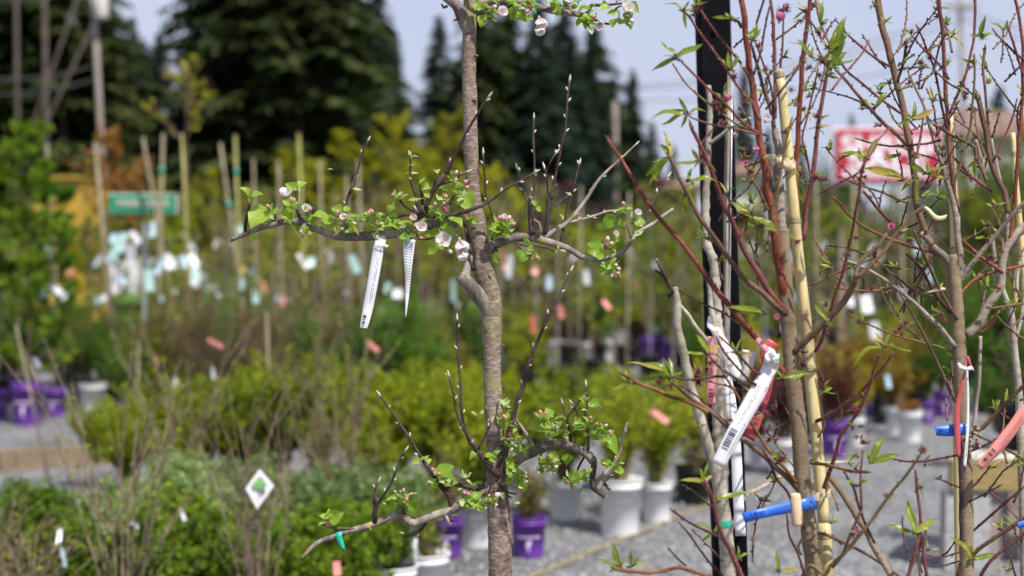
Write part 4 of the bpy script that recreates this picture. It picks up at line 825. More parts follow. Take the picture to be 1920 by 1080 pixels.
ribbon('plant_tag', 'dark red tag with black print half hidden behind the white peach tag', 'plant tag', 'tagred',
       [(1440,634,1462,648,T2-.02), (1424,655,1450,665,T2-.02), (1430,700,1452,704,T2-.02), (1412,760,1437,765,T2-.015), (1392,815,1414,829,T2-.015)],
       barcode(.15,.75,.72,.88,9,seed=6)+textlines((.8,.3),.5,.7,8,.08), 'ink')
ds = ribbon('plant_tag', 'white tag strip dotted with orange blossoms behind the peach leaves', 'plant tag', 'tagwhite',
       [(1328,592,1336,592,T2+.05), (1326,612,1340,612,T2+.045), (1334,622,1350,616,T2+.04), (1342,645,1362,636,T2+.04), (1360,680,1384,672,T2+.03), (1376,715,1400,705,T2+.02)])
d2 = ribbon('tag_end', None, None, 'tagwhite', [(1392,655,1420,660,T2-.02), (1390,690,1412,690,T2-.015), (1385,712,1398,716,T2-.01)], parent=ds)
for par, cs in ((ds, ((1345,622),(1352,638),(1349,650),(1362,662),(1372,682),(1380,700),(1339,610))), (d2, ((1405,665),(1400,680),(1402,698)))):
    o = MB()
    for x, y in cs:
        c = P(x, y, T2-.03+(.055 if par is ds else 0)); 
        for k in range(5):
            v = Vector((math.cos(k*1.256), 0, math.sin(k*1.256)))*.0028; ell(o, c+v*.3, v, .0034, .0012, 0, 5)
    o.build('print', M['inkorange'], par)
ribbon('plant_tag', 'salmon pink barcoded tag hanging flat in front of the pale trunk', 'plant tag', 'tagpink', [(1327,630,1346,632,3.0), (1326,670,1345,672,3.0), (1325,710,1343,712,3.0), (1324,759,1342,760,3.0)], barcode(.25,.7,.78,.93,8,seed=3)+textlines((.4,.6),.5,.7,3,.06), 'inkred')
ribbon('plant_tag', 'long plain white tag hanging below the white barcoded peach tag', 'plant tag', 'tagwhite', [(1354,690,1368,690,2.95), (1360,740,1378,740,2.93), (1367,800,1386,800,2.9), (1371,860,1391,860,2.9), (1374,930,1394,930,2.9), (1379,1005,1399,1005,2.9)], textlines((.4,.6),.1,.5,3,.04), 'inkgrey')

# ------------------------------------------------------------ second peach tree
G2 = 2.68
b2 = P(1822, 1650, G2)
pe2 = thing('peach_tree', 'bushy bare-twigged peach tree with a thick forked brown trunk and hanging red tags', 'tree', (b2.x, b2.y, 0))
tpath = [(P(x, y, G2), w_*G2/F/2) for x, y, w_ in ((1784,478,18),(1788,500,24),(1790,530,24),(1793,560,24),(1795,600,25),(1797,636,26),(1799,670,26),(1801,720,24),(1804,780,24),(1807,830,25),(1810,880,25),(1812,919,25),(1812,1008,26),(1813,1077,27),(1818,1300,30))] + [(Vector((b2.x,b2.y,.2)), .02)]
pa = smooth_path(tpath, .006); mb = MB(); mb.tube([a for a,_ in pa], [b_*(1+.06*(i%8==0)) for i,(_,b_) in enumerate(pa)], 20, 0, True, .08, 70); mb.build('trunk', M['peachtrunk'], pe2)
potbase(pe2, b2.x, b2.y, .17, .30)
def Q(s, w0, w1, mt='purple', d0=0, d1=None, **k): return PB(s, w0, w1, mt, d0, d1, tree=pe2, base=G2, **k)
Q('1800,520 1801,490 1800,467 1796,433 1791,400 1789,389 1776,342 1767,311 1753,267 1742,236 1733,200 1720,171 1704,138', 15, 5, 'peachgrey', 0, .05, sides=12)
Q('1790,520 1784,498 1773,484 1749,462 1740,448 1727,438', 18, 14, 'peachgrey', 0, .0, cutend=True, buds=None, sides=12)
Q('1740,448 1722,400 1716,350 1713,310 1706,270 1696,222 1687,178 1678,138 1667,98 1656,49 1650,20 1645,-15', 13, 15, 'brown', .0, .05, sides=12)
Q('1797,400 1785,330 1778,260 1777,216 1773,178 1770,111 1767,56 1760,-10', 9, 9, 'pink', .08, .05, sides=10)
Q('1780,214 1800,167 1813,133 1822,93 1827,67 1829,-10', 6, 6, 'pink', .03, .03); Q('1787,348 1789,344 1804,296 1818,244 1822,211 1827,156 1827,107', 6, 5, 'olive', -.04, -.06)
Q('1860,290 1853,233 1849,189 1844,133 1847,89', 6, 6, 'brown', .05, .06); Q('1775,240 1760,169 1751,127 1736,89 1728,68 1720,51', 6, 4, 'purple', .03, .03); Q('1816,176 1782,158 1768,146 1753,133', 5, 4, 'olive', .03, .02)
Q('1667,124 1644,111 1616,89 1589,64 1569,40', 6, 4, 'pink', -.02, -.1); Q('1700,272 1698,269 1680,251 1662,236 1638,211 1604,173 1585,150 1567,131', 9, 6, 'brown', .0, -.10); Q('1688,212 1649,184 1616,156 1590,135 1576,116', 6, 5, 'pink', 0, -.1); Q('1560,169 1580,142 1611,107 1622,90 1627,80', 5, 4, 'pink', -.1, -.08)
Q('1683,155 1684,149 1692,125 1696,107 1698,90 1699,78', 6, 7, 'shoot', 0, -.04); Q('1920,112 1904,100 1882,78 1870,66 1864,58', 6, 4, 'pink', .04, .04); Q('1918,140 1904,93 1895,66 1889,44', 6, 5, 'pink', .04, .03)
Q('1893,456 1897,420 1902,389 1904,356 1907,311 1916,200 1918,133 1916,67 1907,11 1900,-10', 9, 7, 'red', .03, .05); Q('1890,400 1882,356 1869,333 1856,293 1847,244 1838,200 1831,173', 12, 11, 'brown', .02, .06, sides=10); Q('1864,300 1867,291 1878,271 1898,222 1906,190', 6, 4, 'pink', .03, .03)
Q('1860,360 1856,356 1822,331 1791,298', 7, 6, 'pink', .05, .03); Q('1850,340 1840,315 1829,290 1827,276 1782,251 1751,233', 8, 7, 'brown', .02, .0); Q('1764,262 1738,269 1696,273 1669,274 1638,269 1607,260', 5, 4, 'purple', .02, -.06); Q('1718,292 1724,267 1731,224 1733,205', 5, 5, 'pink', -.02, 0)
Q('1700,380 1693,378 1658,362 1618,349 1573,331', 5, 4, 'olive', .02, -.04); Q('1672,418 1660,407 1638,382 1620,360', 7, 6, 'red', .0, -.1); Q('1829,262 1836,290 1844,318', 9, 9, 'twigpale', .1, .1, cutend=True, buds=None); Q('1888,470 1890,420 1882,370 1871,324 1862,285 1858,260', 11, 8, 'twigpale', .12, .12, buds=None)
Q('1782,586 1776,578 1760,560 1742,533 1724,500 1700,476', 8, 6, 'purple', 0, -.1); Q('1795,598 1791,593 1767,551 1747,511 1727,467 1720,450 1713,431', 7, 6, 'brown', -.01, -.12); Q('1751,556 1749,556 1729,551 1698,533 1676,516', 5, 4, 'purple', 0, -.08)
Q('1800,530 1802,524 1827,489 1840,471 1867,442 1900,400 1925,375', 11, 8, 'peachgrey', 0, -.05, sides=10); Q('1880,512 1871,504 1838,480 1804,451', 8, 7, 'red', .0, .05); Q('1920,569 1858,578 1853,576', 5, 5, 'olive', -.02, -.05); Q('1800,552 1827,524 1867,509 1920,498', 7, 6, 'red', 0, .06)
Q('1811,628 1838,600 1856,569 1876,533 1880,489 1893,456 1916,427 1940,410', 21, 14, 'peachgrey', 0, .04, sides=14, buds=None, rough=.14)
Q('1835,624 1842,622 1858,611 1869,589 1875,582', 6, 6, 'pink', -.02, -.04); Q('1867,591 1889,613 1920,636', 6, 5, 'brown', 0, .05); Q('1791,650 1780,636 1764,616 1742,593 1716,569 1684,544 1653,520 1620,502 1596,492 1580,486', 10, 6, 'twigpale', -.01, -.10)
Q('1790,662 1760,650 1722,640 1693,633 1656,620 1620,604 1591,590', 5, 4, 'olive', 0, -.08); Q('1792,752 1789,749 1775,720 1748,660 1738,640 1711,589 1687,551', 8, 4, 'brown', -.01, -.12); Q('1806,830 1824,812 1842,802 1868,776 1893,749 1920,723 1940,705', 10, 7, 'brown', -.01, -.08, sides=10)
Q('1824,800 1825,797 1830,760 1835,720 1837,660 1838,630', 9, 8, 'twigpale', .05, .05, buds=None); Q('1804,1015 1804,1010 1803,960 1802,935 1802,886 1804,860 1804,829', 10, 10, 'shoot', -.025, -.03, sides=10)
Q('1835,1090 1840,1077 1857,1052 1879,1033 1920,1000 1940,985', 8, 7, 'purple', -.1, -.1); Q('1822,1048 1834,1030 1879,1000 1920,972 1940,960', 9, 8, 'brown', -.02, -.08); Q('1815,1003 1823,997 1859,966 1890,938 1920,913', 6, 5, 'purple', 0, -.05); Q('1855,920 1859,924 1890,952 1909,974', 4, 3, 'pink', -.03, -.03)
Q('1815,942 1823,938 1873,912', 4, 4, 'shoot', -.01, -.05); Q('1802,914 1796,913 1759,897', 4, 3, 'purple', 0, -.08); Q('1800,856 1793,854 1732,865 1700,865 1676,861', 5, 4, 'purple', -.01, -.10); Q('1925,862 1920,861 1871,833 1837,819', 6, 5, 'brown', -.06, -.04); Q('1812,850 1818,847 1851,833 1880,815', 5, 5, 'purple', 0, -.03)
Q('1699,1090 1703,1080 1713,1041 1725,994 1724,956 1717,886', 9, 6, 'pink', -.12, -.14); Q('1738,1090 1737,1075 1730,1033 1734,1005 1739,981', 8, 5, 'pink', -.12, -.13); Q('1725,1080 1722,1040 1728,1010 1726,990', 5, 4, 'olive', -.12, -.12); Q('1800,1052 1760,1062 1735,1060', 4, 3, 'purple', -.02, -.05); Q('1800,1035 1760,1046 1738,1040', 4, 3, 'purple', -.02, -.05)
Q('1800,1056 1795,1080', 6, 8, 'pink', -.04, -.04); Q('1894,1040 1905,1085', 4, 6, 'purple', -.05, -.05)
def finetwigs(tree, base, n, x0, x1, y0, y1, dz):
    for k in range(n):
        x = rnd.uniform(x0, x1); y = rnd.uniform(y0, y1); an = rnd.uniform(-2.6, -.5); L = rnd.uniform(35, 130); p_ = [(x, y)]
        for j in range(3): an += rnd.uniform(-.3,.3); x += math.cos(an)*L/3; y += math.sin(an)*L/3; p_.append((x, y))
        PB(' '.join('%.0f,%.0f' % t for t in p_), rnd.uniform(3.6, 5.5), 3, rnd.choice(('purple','purple','pink','olive','brown','brown','orange')), rnd.uniform(*dz), rnd.uniform(*dz), tree=tree, base=base, sides=6, buds=('darkbud', .011, .0055))
        if rnd.random() < .55:
            tp_ = []
            for j in range(4): a_ = an + rnd.uniform(-1.5, 1.5); l_ = rnd.uniform(13, 30); tp_.append('%.0f,%.0f' % (x+math.cos(a_)*l_, y+math.sin(a_)*l_))
            fan(tree, base + (dz[0]+dz[1])/2, '%.0f,%.0f: %s' % (x, y, ' '.join(tp_)))
finetwigs(pe2, G2, 74, 1660, 1918, 90, 640, (.0, .32)); finetwigs(pe2, G2, 14, 1700, 1915, 700, 1080, (.0, .2)); finetwigs(pea, E, 40, 1340, 1660, 60, 640, (.0, .28)); finetwigs(pea, E, 12, 1300, 1640, 700, 1060, (.0, .15))
fan(pe2, G2-.05, '''1660,42: 1644,40 1653,29 1673,28 1675,42
1838,68: 1821,60 1840,30 1865,57 1845,34
1693,120: 1702,100 1707,134
1749,190: 1742,162 1763,163 1735,178 1766,184 1758,176
1853,156: 1860,135 1869,151 1848,140 1864,145
1642,200: 1619,180 1661,170 1646,184
1711,224: 1680,233 1716,192 1700,204 1754,203 1743,218 1722,206 1705,208
1693,338: 1634,295 1680,320 1664,316
1738,326: 1703,302 1777,301 1779,325 1740,300
1716,335: 1725,374 1700,350 1690,352
1729,370: 1759,357 1712,372 1745,350
1869,388: 1846,378 1888,370 1864,369 1853,395
1620,333: 1607,312 1611,328
1821,1049: 1800,1003 1820,1018 1869,1035 1812,1020
1890,1070: 1880,1056 1902,1060 1895,1050
1760,896: 1755,890 1757,901
1853,210: 1864,205 1850,198
1751,586: 1748,570 1757,575
1829,300: 1812,318 1822,330''')
calyces(pe2, G2-.04, '1637,10,3 1618,204,3 1836,72,3 1820,120,3 1826,118,2 1735,435,3 1708,82,2 1742,105,2 1725,118,2 1790,200,2 1700,160,2 1650,236,2 1720,295,3 1770,190,2 1808,180,2 1850,425,3 1815,330,2 1860,480,2 1765,604,2 1764,590,2 1735,868,2 1829,835,3 1850,450,2 1875,470,2 1700,450,2 1745,460,2 1822,210,2 1830,445,2 1867,545,3 1740,490,2 1757,435,2', 8)
o = MB()
for k in range(30): ell(o, P(1828+rnd.uniform(-9,9), 815+rnd.uniform(-16,22), G2-.03+rnd.uniform(-.01,.01)), Vector((rnd.uniform(-1,1),-1,rnd.uniform(-1,1))), .008, .0032, 0, 6)
o.build('bud_cluster', M['bambooold'], pe2)
for k, (x0_, y0_, x1_, y1_) in enumerate(((1796,1793,405,405),)): pass
T3 = G2 - .05
ribbon('raffia_end', 'cream raffia end flicking up beside the second cane', 'tie', 'raffia', [(1727,388,1733,385,T3), (1737,395,1743,391,T3), (1748,408,1754,402,T3), (1758,414,1763,405,T3), (1772,412,1776,402,T3)])
ribbon('raffia_end', 'small cream raffia tip poking out left of the second peach trunk', 'tie', 'raffia', [(1741,547,1742,549,T3), (1752,541,1755,547,T3), (1766,539,1768,545,T3), (1772,540,1773,544,T3)])
ribbon('plant_tag', 'muted red tag hanging edge-on down the second peach trunk', 'plant tag', 'tagred', [(1810,684,1813,684,T3), (1802,715,1808,715,T3-.002), (1793,750,1802,750,T3), (1789,785,1800,785,T3), (1790,820,1801,820,T3), (1793,857,1801,857,T3)])
ribbon('plant_tag', 'slim white tag hanging behind the muted red one', 'plant tag', 'tagwhite', [(1811,690,1815,690,T3+.01), (1813,740,1817,740,T3+.01), (1812,800,1817,800,T3+.005), (1808,850,1814,850,T3+.0), (1806,873,1811,876,T3)], textlines((.5,),.6,.8,3,.2), 'ink')
ribbon('plant_tag', 'short blue tag folded round the second peach trunk', 'plant tag', 'tagblue', [(1753,800,1756,817,T3+.01), (1775,797,1776,818,T3+.01), (1798,795,1799,817,T3+.012), (1816,793,1817,813,T3+.015)], textlines((.4,.6),.1,.5,3,.08)+barcode(.2,.7,.1,.25,6,seed=9), 'inkblue')
kn = ribbon('plant_tag', 'red and white tag knot tied high on the second peach trunk', 'plant tag', 'tagred', [(1806,668,1812,672,T3-.01), (1810,672,1817,668,T3-.012), (1817,683,1823,688,T3-.01), (1820,690,1824,692,T3-.01)])
o = MB(); o.tube([P(1797,682,T3), P(1802,690,T3-.01), P(1812,692,T3-.012), P(1820,690,T3-.01), P(1826,694,T3)], [.003,.005,.004,.004,.001], 8, 0, True, .3, 100); o.build('tag_loop', M['tagwhite'], kn)
ribbon('plant_tag', 'rosy red tag with a black barcode slanting down from the right edge', 'plant tag', 'tagsalmon', [(1930,750,1944,768,T3-.05), (1912,765,1926,785,T3-.05), (1890,796,1906,812,T3-.05), (1860,834,1876,849,T3-.05), (1830,872,1840,881,T3-.05)],
       barcode(.18,.62,.77,.93,11,seed=5)+textlines((.5,.65),.3,.7,3,.05)+textlines((.8,),.6,.9,3,.05), 'ink')
ribbon('plant_tag', 'scrap of blue tag at the right edge above the lowest twigs', 'plant tag', 'tagblue', [(1907,980,1909,990,T3-.03), (1915,977,1917,989,T3-.03), (1930,972,1932,986,T3-.03)])

# ------------------------------------------------------------ small trees behind: pale trunk and cut stem by the black post
H = 3.25
b3 = P(1372, 1400, H)
pal = thing('pale_trunk_tree', 'pale smooth-barked young tree with a cut left stem, growing against the black post', 'tree', (b3.x, b3.y, 0))
def W_(s, w0, w1, mt='paletrunk', d0=0, d1=0, **k): return branch(pal, s, w0, w1, H+d0, H+d1, mt, k.pop('name', 'branch'), **k)
tpath = [(P(x, y, H), w_*H/F/2) for x, y, w_ in ((1316,793,18),(1325,825,20),(1333,852,22),(1346,900,25),(1353,940,27),(1360,994,28),(1366,1080,29),(1370,1250,30))] + [(Vector((b3.x,b3.y,.2)), .02)]
pa = smooth_path(tpath, .01); mb = MB(); mb.tube([a for a,_ in pa], [b_ for _,b_ in pa], 18, 0, True, .05, 50); mb.build('trunk', M['paletrunk'], pal)
potbase(pal, b3.x, b3.y, .18, .3)
W_('1318,798 1316,793 1305,760 1298,738 1284,671 1275,640 1271,616 1267,560 1263,540', 19, 15, cutend=True, sides=14); W_('1252,556 1262,548 1250,525 1240,505 1231,487', 8, 6, 'shoot', -.01, -.03, cutend=True); W_('1254,540 1246,520 1228,506', 5, 4, 'shoot', -.02, -.02)
W_('1352,930 1350,850 1347,760 1346,650 1343,567 1340,510 1331,470 1327,460 1324,420 1323,377 1326,320 1328,290 1331,211 1328,160', 24, 9, 'paletrunk', .0, .02, sides=12, nodes=3)
W_('1349,640 1335,590 1330,545 1328,520', 14, 7, 'paletrunk', -.01, -.01); W_('1276,574 1290,590 1300,606 1316,627 1336,650', 7, 9, 'paletrunk', 0, .0)
W_('1368,1000 1397,933 1420,918 1447,903 1480,884 1530,870 1600,866', 9, 6, 'paletrunk', .06, .4)
W_('1330,270 1350,255 1380,233 1408,222', 7, 6, 'paletrunk', 0, -.05)
o = MB(); o.tube([P(1369,130,H+.05), P(1364,267,H+.05), P(1361,400,H+.05), P(1362,560,H+.05), P(1360,700,H+.05), P(1358,900,H+.05), P(1358,1085,H+.05), Vector((P(1358,1085,H+.05).x, H, -.02))], [.0058,.006,.0062,.0062,.0065,.007,.007,.007], 10, 0, True, .1, 30)
tag(o.build('cane', M['twigpale']), 'thin grey weathered cane standing right against the black post', 'cane')
o = MB(); o.tube([P(1373,150,H+.03), P(1370,400,H+.03), P(1367,627,H+.03), P(1364,800,H+.03), P(1364,1085,H+.03), Vector((P(1364,1085,H).x, H, -.02))], [.0016]*6, 6); tag(o.build('steel_rod', M['steel']), 'very thin shiny steel rod running up the front of the black post', 'rod')
o = MB(); c0, c1 = P(1357, 975, H-.0), P(1358, 987, H-.0); o.tube([c0, c1], [.0178, .0178], 18, 0, False); tag(o.build('tape', M['tagteal']), 'dark green tape band round the foot of the pale trunk', 'tape')
b4 = P(1915, 1400, 3.0)
p3 = thing('pale_trunk_tree', 'slender pale grey tree at the right edge behind the twiggy peach', 'tree', (b4.x, b4.y, 0))
tpath = [(P(x, y, 3.0), w_*3.0/F/2) for x, y, w_ in ((1860,440,7),(1866,490,8),(1878,538,10),(1888,565,11),(1896,589,12),(1901,640,13),(1905,680,13),(1909,720,14),(1913,800,15),(1920,1000,17),(1924,1250,20))] + [(Vector((b4.x,b4.y,.2)), .014)]
pa = smooth_path(tpath, .01); mb = MB(); mb.tube([a for a,_ in pa], [b_ for _,b_ in pa], 14, 0, True, .06, 50); mb.build('trunk', M['paletrunk'], p3); potbase(p3, b4.x, b4.y, .16, .28)
for s_ in ('1901,640 1912,610 1918,570 1925,540', '1896,589 1905,560 1908,520 1915,480', '1878,538 1866,520 1858,490'): branch(p3, s_, 8, 5, 3.0, 3.02, 'paletrunk', 'branch')

# black post
mb = MB(); t_, b_ = P(1330, -160, 3.6), P(1369, 1085, 3.6); ax = (b_-t_).normalized(); k = (-.1-b_.z)/ax.z; b_ = b_+ax*k
z = -ax; x = Vector((1, 0, 0)); x = (x - z*x.dot(z)).normalized(); y = z.cross(x); rot = Matrix((x, y, z)).transposed(); L = (t_-b_).length
hw = .0405; c = (t_+b_)/2
pr = [(-1,-.86),(-.95,-.95),(-.86,-1),(.86,-1),(.95,-.95),(1,-.86),(1,.86),(.95,.95),(.86,1),(-.86,1),(-.95,.95),(-1,.86)]
n0 = len(mb.v)
for e in (-1, 1):
    for a, q in pr: mb.v.append(c + rot @ Vector((a*hw, q*hw, e*L/2)))
for j in range(12): mb.face((j, (j+1) % 12, 12+(j+1) % 12, 12+j))
mb.face(tuple(range(12))[::-1]); mb.face(tuple(range(12, 24)))
post = mb.build('black_post', M['blackmetal'], smooth=False); tag(post, 'leaning square black steel post rising out of the top of the picture', 'post')
for yy in (60, 640, 1120):
    mb = MB(); c = P(1332+(yy+160)*.0313, yy, 3.6-.042); mb.tube([c, c+Vector((0,-.003,0)), c+Vector((0,-.006,0))], [.007,.007,.004], 8); mb.build('bolt', M['blackmetal'], post)

# ============================================================ GROUND AND FAR SETTING
def gm():
    m, n, b = mat('gravel'); v = coords(n)
    vo = n.nodes.new('ShaderNodeTexVoronoi'); vo.inputs['Scale'].default_value = 45; n.links.new(v, vo.inputs['Vector'])
    t = noise_node(n, 1.2, 6, v, .65); 
    r = ramp(n, vo.outputs['Color'], [(.1, (.07,.07,.072)), (.5, (.175,.175,.18)), (.9, (.33,.33,.34))]); r2 = ramp(n, t.outputs['Fac'], [(.3, (.55,.53,.50)), (.5, (.9,.9,.9)), (.68, (1.1,1.1,1.1))])
    n.links.new(mixc(n, 1.0, r.outputs[0], r2.outputs[0], 'MULTIPLY'), b.inputs['Base Color']); b.inputs['Roughness'].default_value = .9
    bump(n, b, vo.outputs['Distance'], .9, .02); return m
M['gravel'] = gm(); M['grass'] = plain('grass', (.07,.15,.025), .9, .35, 1.5, bmp=.5)
mb = MB(); X = [-60,-30,-15,-8,-4,-2,0,2,4,8,15,30,60]; Y = [-8,0,2,4,6,8,10,13,17,22,27,32,36]
for yy in Y:
    for xx in X: mb.v.append(Vector((xx, yy, 0)))
for i in range(len(Y)-1):
    for j in range(len(X)-1): a = i*len(X)+j; mb.face((a, a+1, a+len(X)+1, a+len(X)))
tag(mb.build('ground', M['gravel']), kind='structure')
mb = MB(); X = list(range(-140, 141, 5)); Y = [-10, 34, 37, 40, 43, 46, 50, 54, 58, 64, 72, 90, 130, 200, 330]
def gz(x, y):
    if y < 36: return -.03 + (.0 if y > 30 else 0)
    s_ = min(1, (y-36)/22); k = 2.6 if x < 4 else 2.6*max(.15, 1-(x-4)/14)
    return -.03 + k*s_*s_*(3-2*s_) + .2*noise.noise(Vector((x*.1, y*.1, 0)))
for yy in Y:
    for xx in X: mb.v.append(Vector((xx, yy, gz(xx, yy))))
for i in range(len(Y)-1):
    for j in range(len(X)-1): a = i*len(X)+j; mb.face((a, a+1, a+len(X)+1, a+len(X)))
tag(mb.build('grass_bank', M['grass']), kind='structure')
mb = MB(); r_ = random.Random(3)
for k in range(4200):   # loose stones on the gravel in view
    yy = 6.6 + 8*r_.random()**1.5; xx = r_.uniform(-.9, 3.9)*yy/7; s_ = r_.uniform(.006, .016)
    c = Vector((xx, yy, s_*.3)); n = len(mb.v)
    for v in ((1,0,0),(0,1,0),(-1,0,0),(0,-1,0),(0,0,1)): mb.v.append(c + Vector(v)*s_*r_.uniform(.6,1.2))
    for j in range(4): mb.face((n+j, n+(j+1)%4, n+4))
tag(mb.build('loose_gravel', M['concrete'], smooth=False), kind='stuff')

mb = MB(); r_ = random.Random(8)
for k in range(420):   # fallen leaves and bark crumbs
    yy = 6.6 + 9*r_.random()**1.3; xx = r_.uniform(-.9, 3.9)*yy/7; s_ = r_.uniform(.008, .022); v = Vector((r_.uniform(-1,1), r_.uniform(-1,1), .15)).normalized()*s_; u = Vector((-v.y, v.x, .1*s_))*.5; c_ = Vector((xx, yy, .008)); mb.quad(c_-v, c_-u, c_+v, c_+u)
M['litter'] = plain('leaf_litter', (.13,.085,.04), .9, .5, 9); tag(mb.build('leaf_litter', M['litter'], smooth=False), kind='stuff')

# conifers
def conifer(seed, h, rad, mt, bare=.06, dens=1.0, sparse=False):
    r = random.Random(seed); root = thing('conifer_tree', 'x', 'tree')
    mb = MB(); mb.tube([Vector((0,0,-1)), Vector((0,0,h*.3)), Vector((.1,0,h*.7)), Vector((0,0,h))], [h*.016, h*.013, h*.007, .02], 9)
    br = []; z = h*bare
    cm = MB()
    while z < h*.99:
        t = z/h; L0 = rad*((1-t)**.72)*(1 if t > .18 else .6+2.2*t)
        for k in range(int(5*dens)+1):
            a = r.uniform(0, 6.283); L = L0*r.uniform(.55, 1.12)
            if r.random() < (.36 if sparse else .16): continue
            p0 = Vector((0, 0, z + r.uniform(-.2,.2))); d = Vector((math.cos(a), math.sin(a), 0)); rise = r.uniform(-.05,.25); dr = r.uniform(.25,.5)
            pts_ = [p0 + d*L*s_ + Vector((0,0, L*(rise*s_ - dr*s_*s_))) for s_ in (0,.33,.66,1)]
            mb.tube(pts_, [.035+.012*L, .03, .02, .008], 3, 0, False)
            ns = max(5, int(L*6)); side = Vector((-d.y, d.x, 0))
            for i in range(ns):
                s_ = .12 + .88*(i+r.random())/ns; c = p0 + d*L*s_ + Vector((0,0,L*(rise*s_-dr*s_*s_)))
                for sg in (-1, 1):
                    l = r.uniform(.45,.95)*(1.15-s_*.6)*min(1.3, .5+L*.25); w_ = l*r.uniform(.30,.45)
                    v = (side*sg*r.uniform(.5,1) + d*r.uniform(.2,.8) + Vector((0,0,r.uniform(-.7,.05)))).normalized()*l
                    u = v.cross(Vector((r.uniform(-.5,.5), r.uniform(-.5,.5), 1))).normalized()*w_*.5
                    q = Vector((0,0,-l*.15)); n = len(cm.v)
                    cm.v += [c-u*.5, c+v*.5-u+q*.5, c+v+q*1.4, c+v*.5+u+q*.5, c+u*.5]
                    cm.face((n, n+1, n+2)); cm.face((n, n+2, n+4)); cm.face((n+4, n+2, n+3))
        z += r.uniform(.22, .38)/dens*(h/20)**.5*(.6+.6*(1-t))
    mb.build('trunk', M['ctrunk'], root); cm.build('crown', M[mt], root, smooth=False); return root
def copy_tree(o, mw, label=None, group=None):
    def cp(s, par):
        c = s.copy(); COL.objects.link(c); c.parent = par
        for ch in s.children: cp(ch, c)
        return c
    c = cp(o, None); c.matrix_local = mw
    if label: c['label'] = label
    if group: c['group'] = group
    return c
def place(proto, used, x, y, z, s=1, rz=0, label=None, group=None, sz=None, tilt=0):
    mw = Matrix.Translation((x, y, z)) @ Matrix.Rotation(rz, 4, 'Z') @ Matrix.Rotation(tilt, 4, 'X') @ Matrix.Diagonal((s, s, sz or s, 1))
    if proto.name not in used:
        used.add(proto.name); proto.matrix_local = mw
        if label: proto['label'] = label
        if group: proto['group'] = group
        return proto
    return copy_tree(proto, mw, label, group)
used = set()
CF = [conifer(1, 20, 5.0, 'needle', dens=1.0), conifer(2, 20, 4.4, 'needleb', dens=1.15), conifer(3, 20, 6.0, 'needle', sparse=True, dens=1.0), conifer(4, 20, 3.6, 'needleb', .03, dens=1.1)]
far = [ # px, distance, top y in photo, prototype, widening, label
 (-60,50,-420,2,1.1,'broad dark conifer at the far left edge of the tree wall'),(600,58,-260,2,1.0,'spreading fir filling the middle of the left tree wall'),(890,64,20,1,1.1,'round fir shoulder behind the apple trunk'),(1040,66,40,0,1.1,'full fir behind the two bud shoots'),(35,56,-350,0,1.05,'sparse tall fir left of the utility pole with sky showing through'),(120,50,-260,2,1.0,'tall dark fir directly behind the utility pole'),
 (205,54,-120,0,.72,'dark fir just right of the utility pole, beside the gap of sky'),(248,60,30,0,.95,'full fir closing in on the gap of sky from the left'),(300,62,66,3,1.15,'lower bluish fir under the gap of sky'),(432,52,-300,2,.85,'huge spreading fir right of the gap of sky'),(480,56,-380,0,1.15,'tall dark fir above the short teal-taped canes'),
 (560,50,-300,2,1.1,'massive black-green fir in the middle of the left tree wall'),(640,56,-160,1,1.2,'blue-tinged fir near the right end of the left tree wall'),(705,58,-60,3,1.25,'outermost fir of the left tree wall, its edge sloping down to the right'),(740,66,60,3,.9,'small bluish fir tucked under the right end of the left wall'),
 (822,66,28,3,1.25,'lone pointed blue fir left of the apple trunk'),(852,72,110,1,.9,'short fir close to the left side of the apple trunk'),(905,58,-120,2,.78,'tall fir directly behind the apple trunk'),(955,60,-40,0,.95,'dark fir right of the apple trunk, showing under the blossom'),(1010,58,-10,1,1.05,'dense fir behind the white flower of the top tier'),
 (1062,62,5,3,1.2,'narrow fir with its tip under the top branch'),(1108,66,62,3,1.1,'slim fir with a ragged right side above the bud shoots'),(1150,70,140,1,.8,'low fir between the two slim ones on the right'),(1186,70,128,3,.95,'last slim pointed fir before the open sky'),(1222,84,226,3,.9,'small rounded fir at the right end of the row'),(1262,95,270,3,.8,'tiny fir just left of the black post'),
 (1395,80,120,3,.9,'dim fir seen between the black post and the cane'),(1440,95,235,1,.8,'short fir behind the grey peach stub'),(1595,105,212,3,.9,'tiny fir tip above the red sign'),(1872,100,160,1,1.0,'small round-topped fir above the brown roof'),(1500,95,262,3,.8,'low fir left of the red sign')]
for px, d, ty, k, wd, lab in far:
    z0 = gz(XD(px, d), d) - .2; h = ZD(ty, d) - z0; s_ = h/20; wd *= 1.12 if px < 760 else 1.08
    place(CF[k], used, XD(px, d), d, z0, max(s_*.5+.42, .45)*wd*(.75 if h < 14 else 1), rnd.uniform(0, 6), lab, None, s_)
fill = set()
for i in range(26):       # understorey behind the nursery rows
    px = -40 + i*52 + rnd.uniform(-15,15); d = rnd.uniform(68, 92); 
    h = rnd.uniform(5.5, 8) if 270 < px < 360 or px > 1150 else rnd.uniform(8, 12)
    if 755 < px < 870: h = 6.5
    if px < 755 and i % 2: continue
    if 1150 < px: h = 5
    place(CF[i % 4], used, XD(px, d), d, gz(XD(px,d), d)-.2, h/20*1.5, rnd.uniform(0,6), 'dark fir standing further back in the tree wall', 'firs further back', h/20)

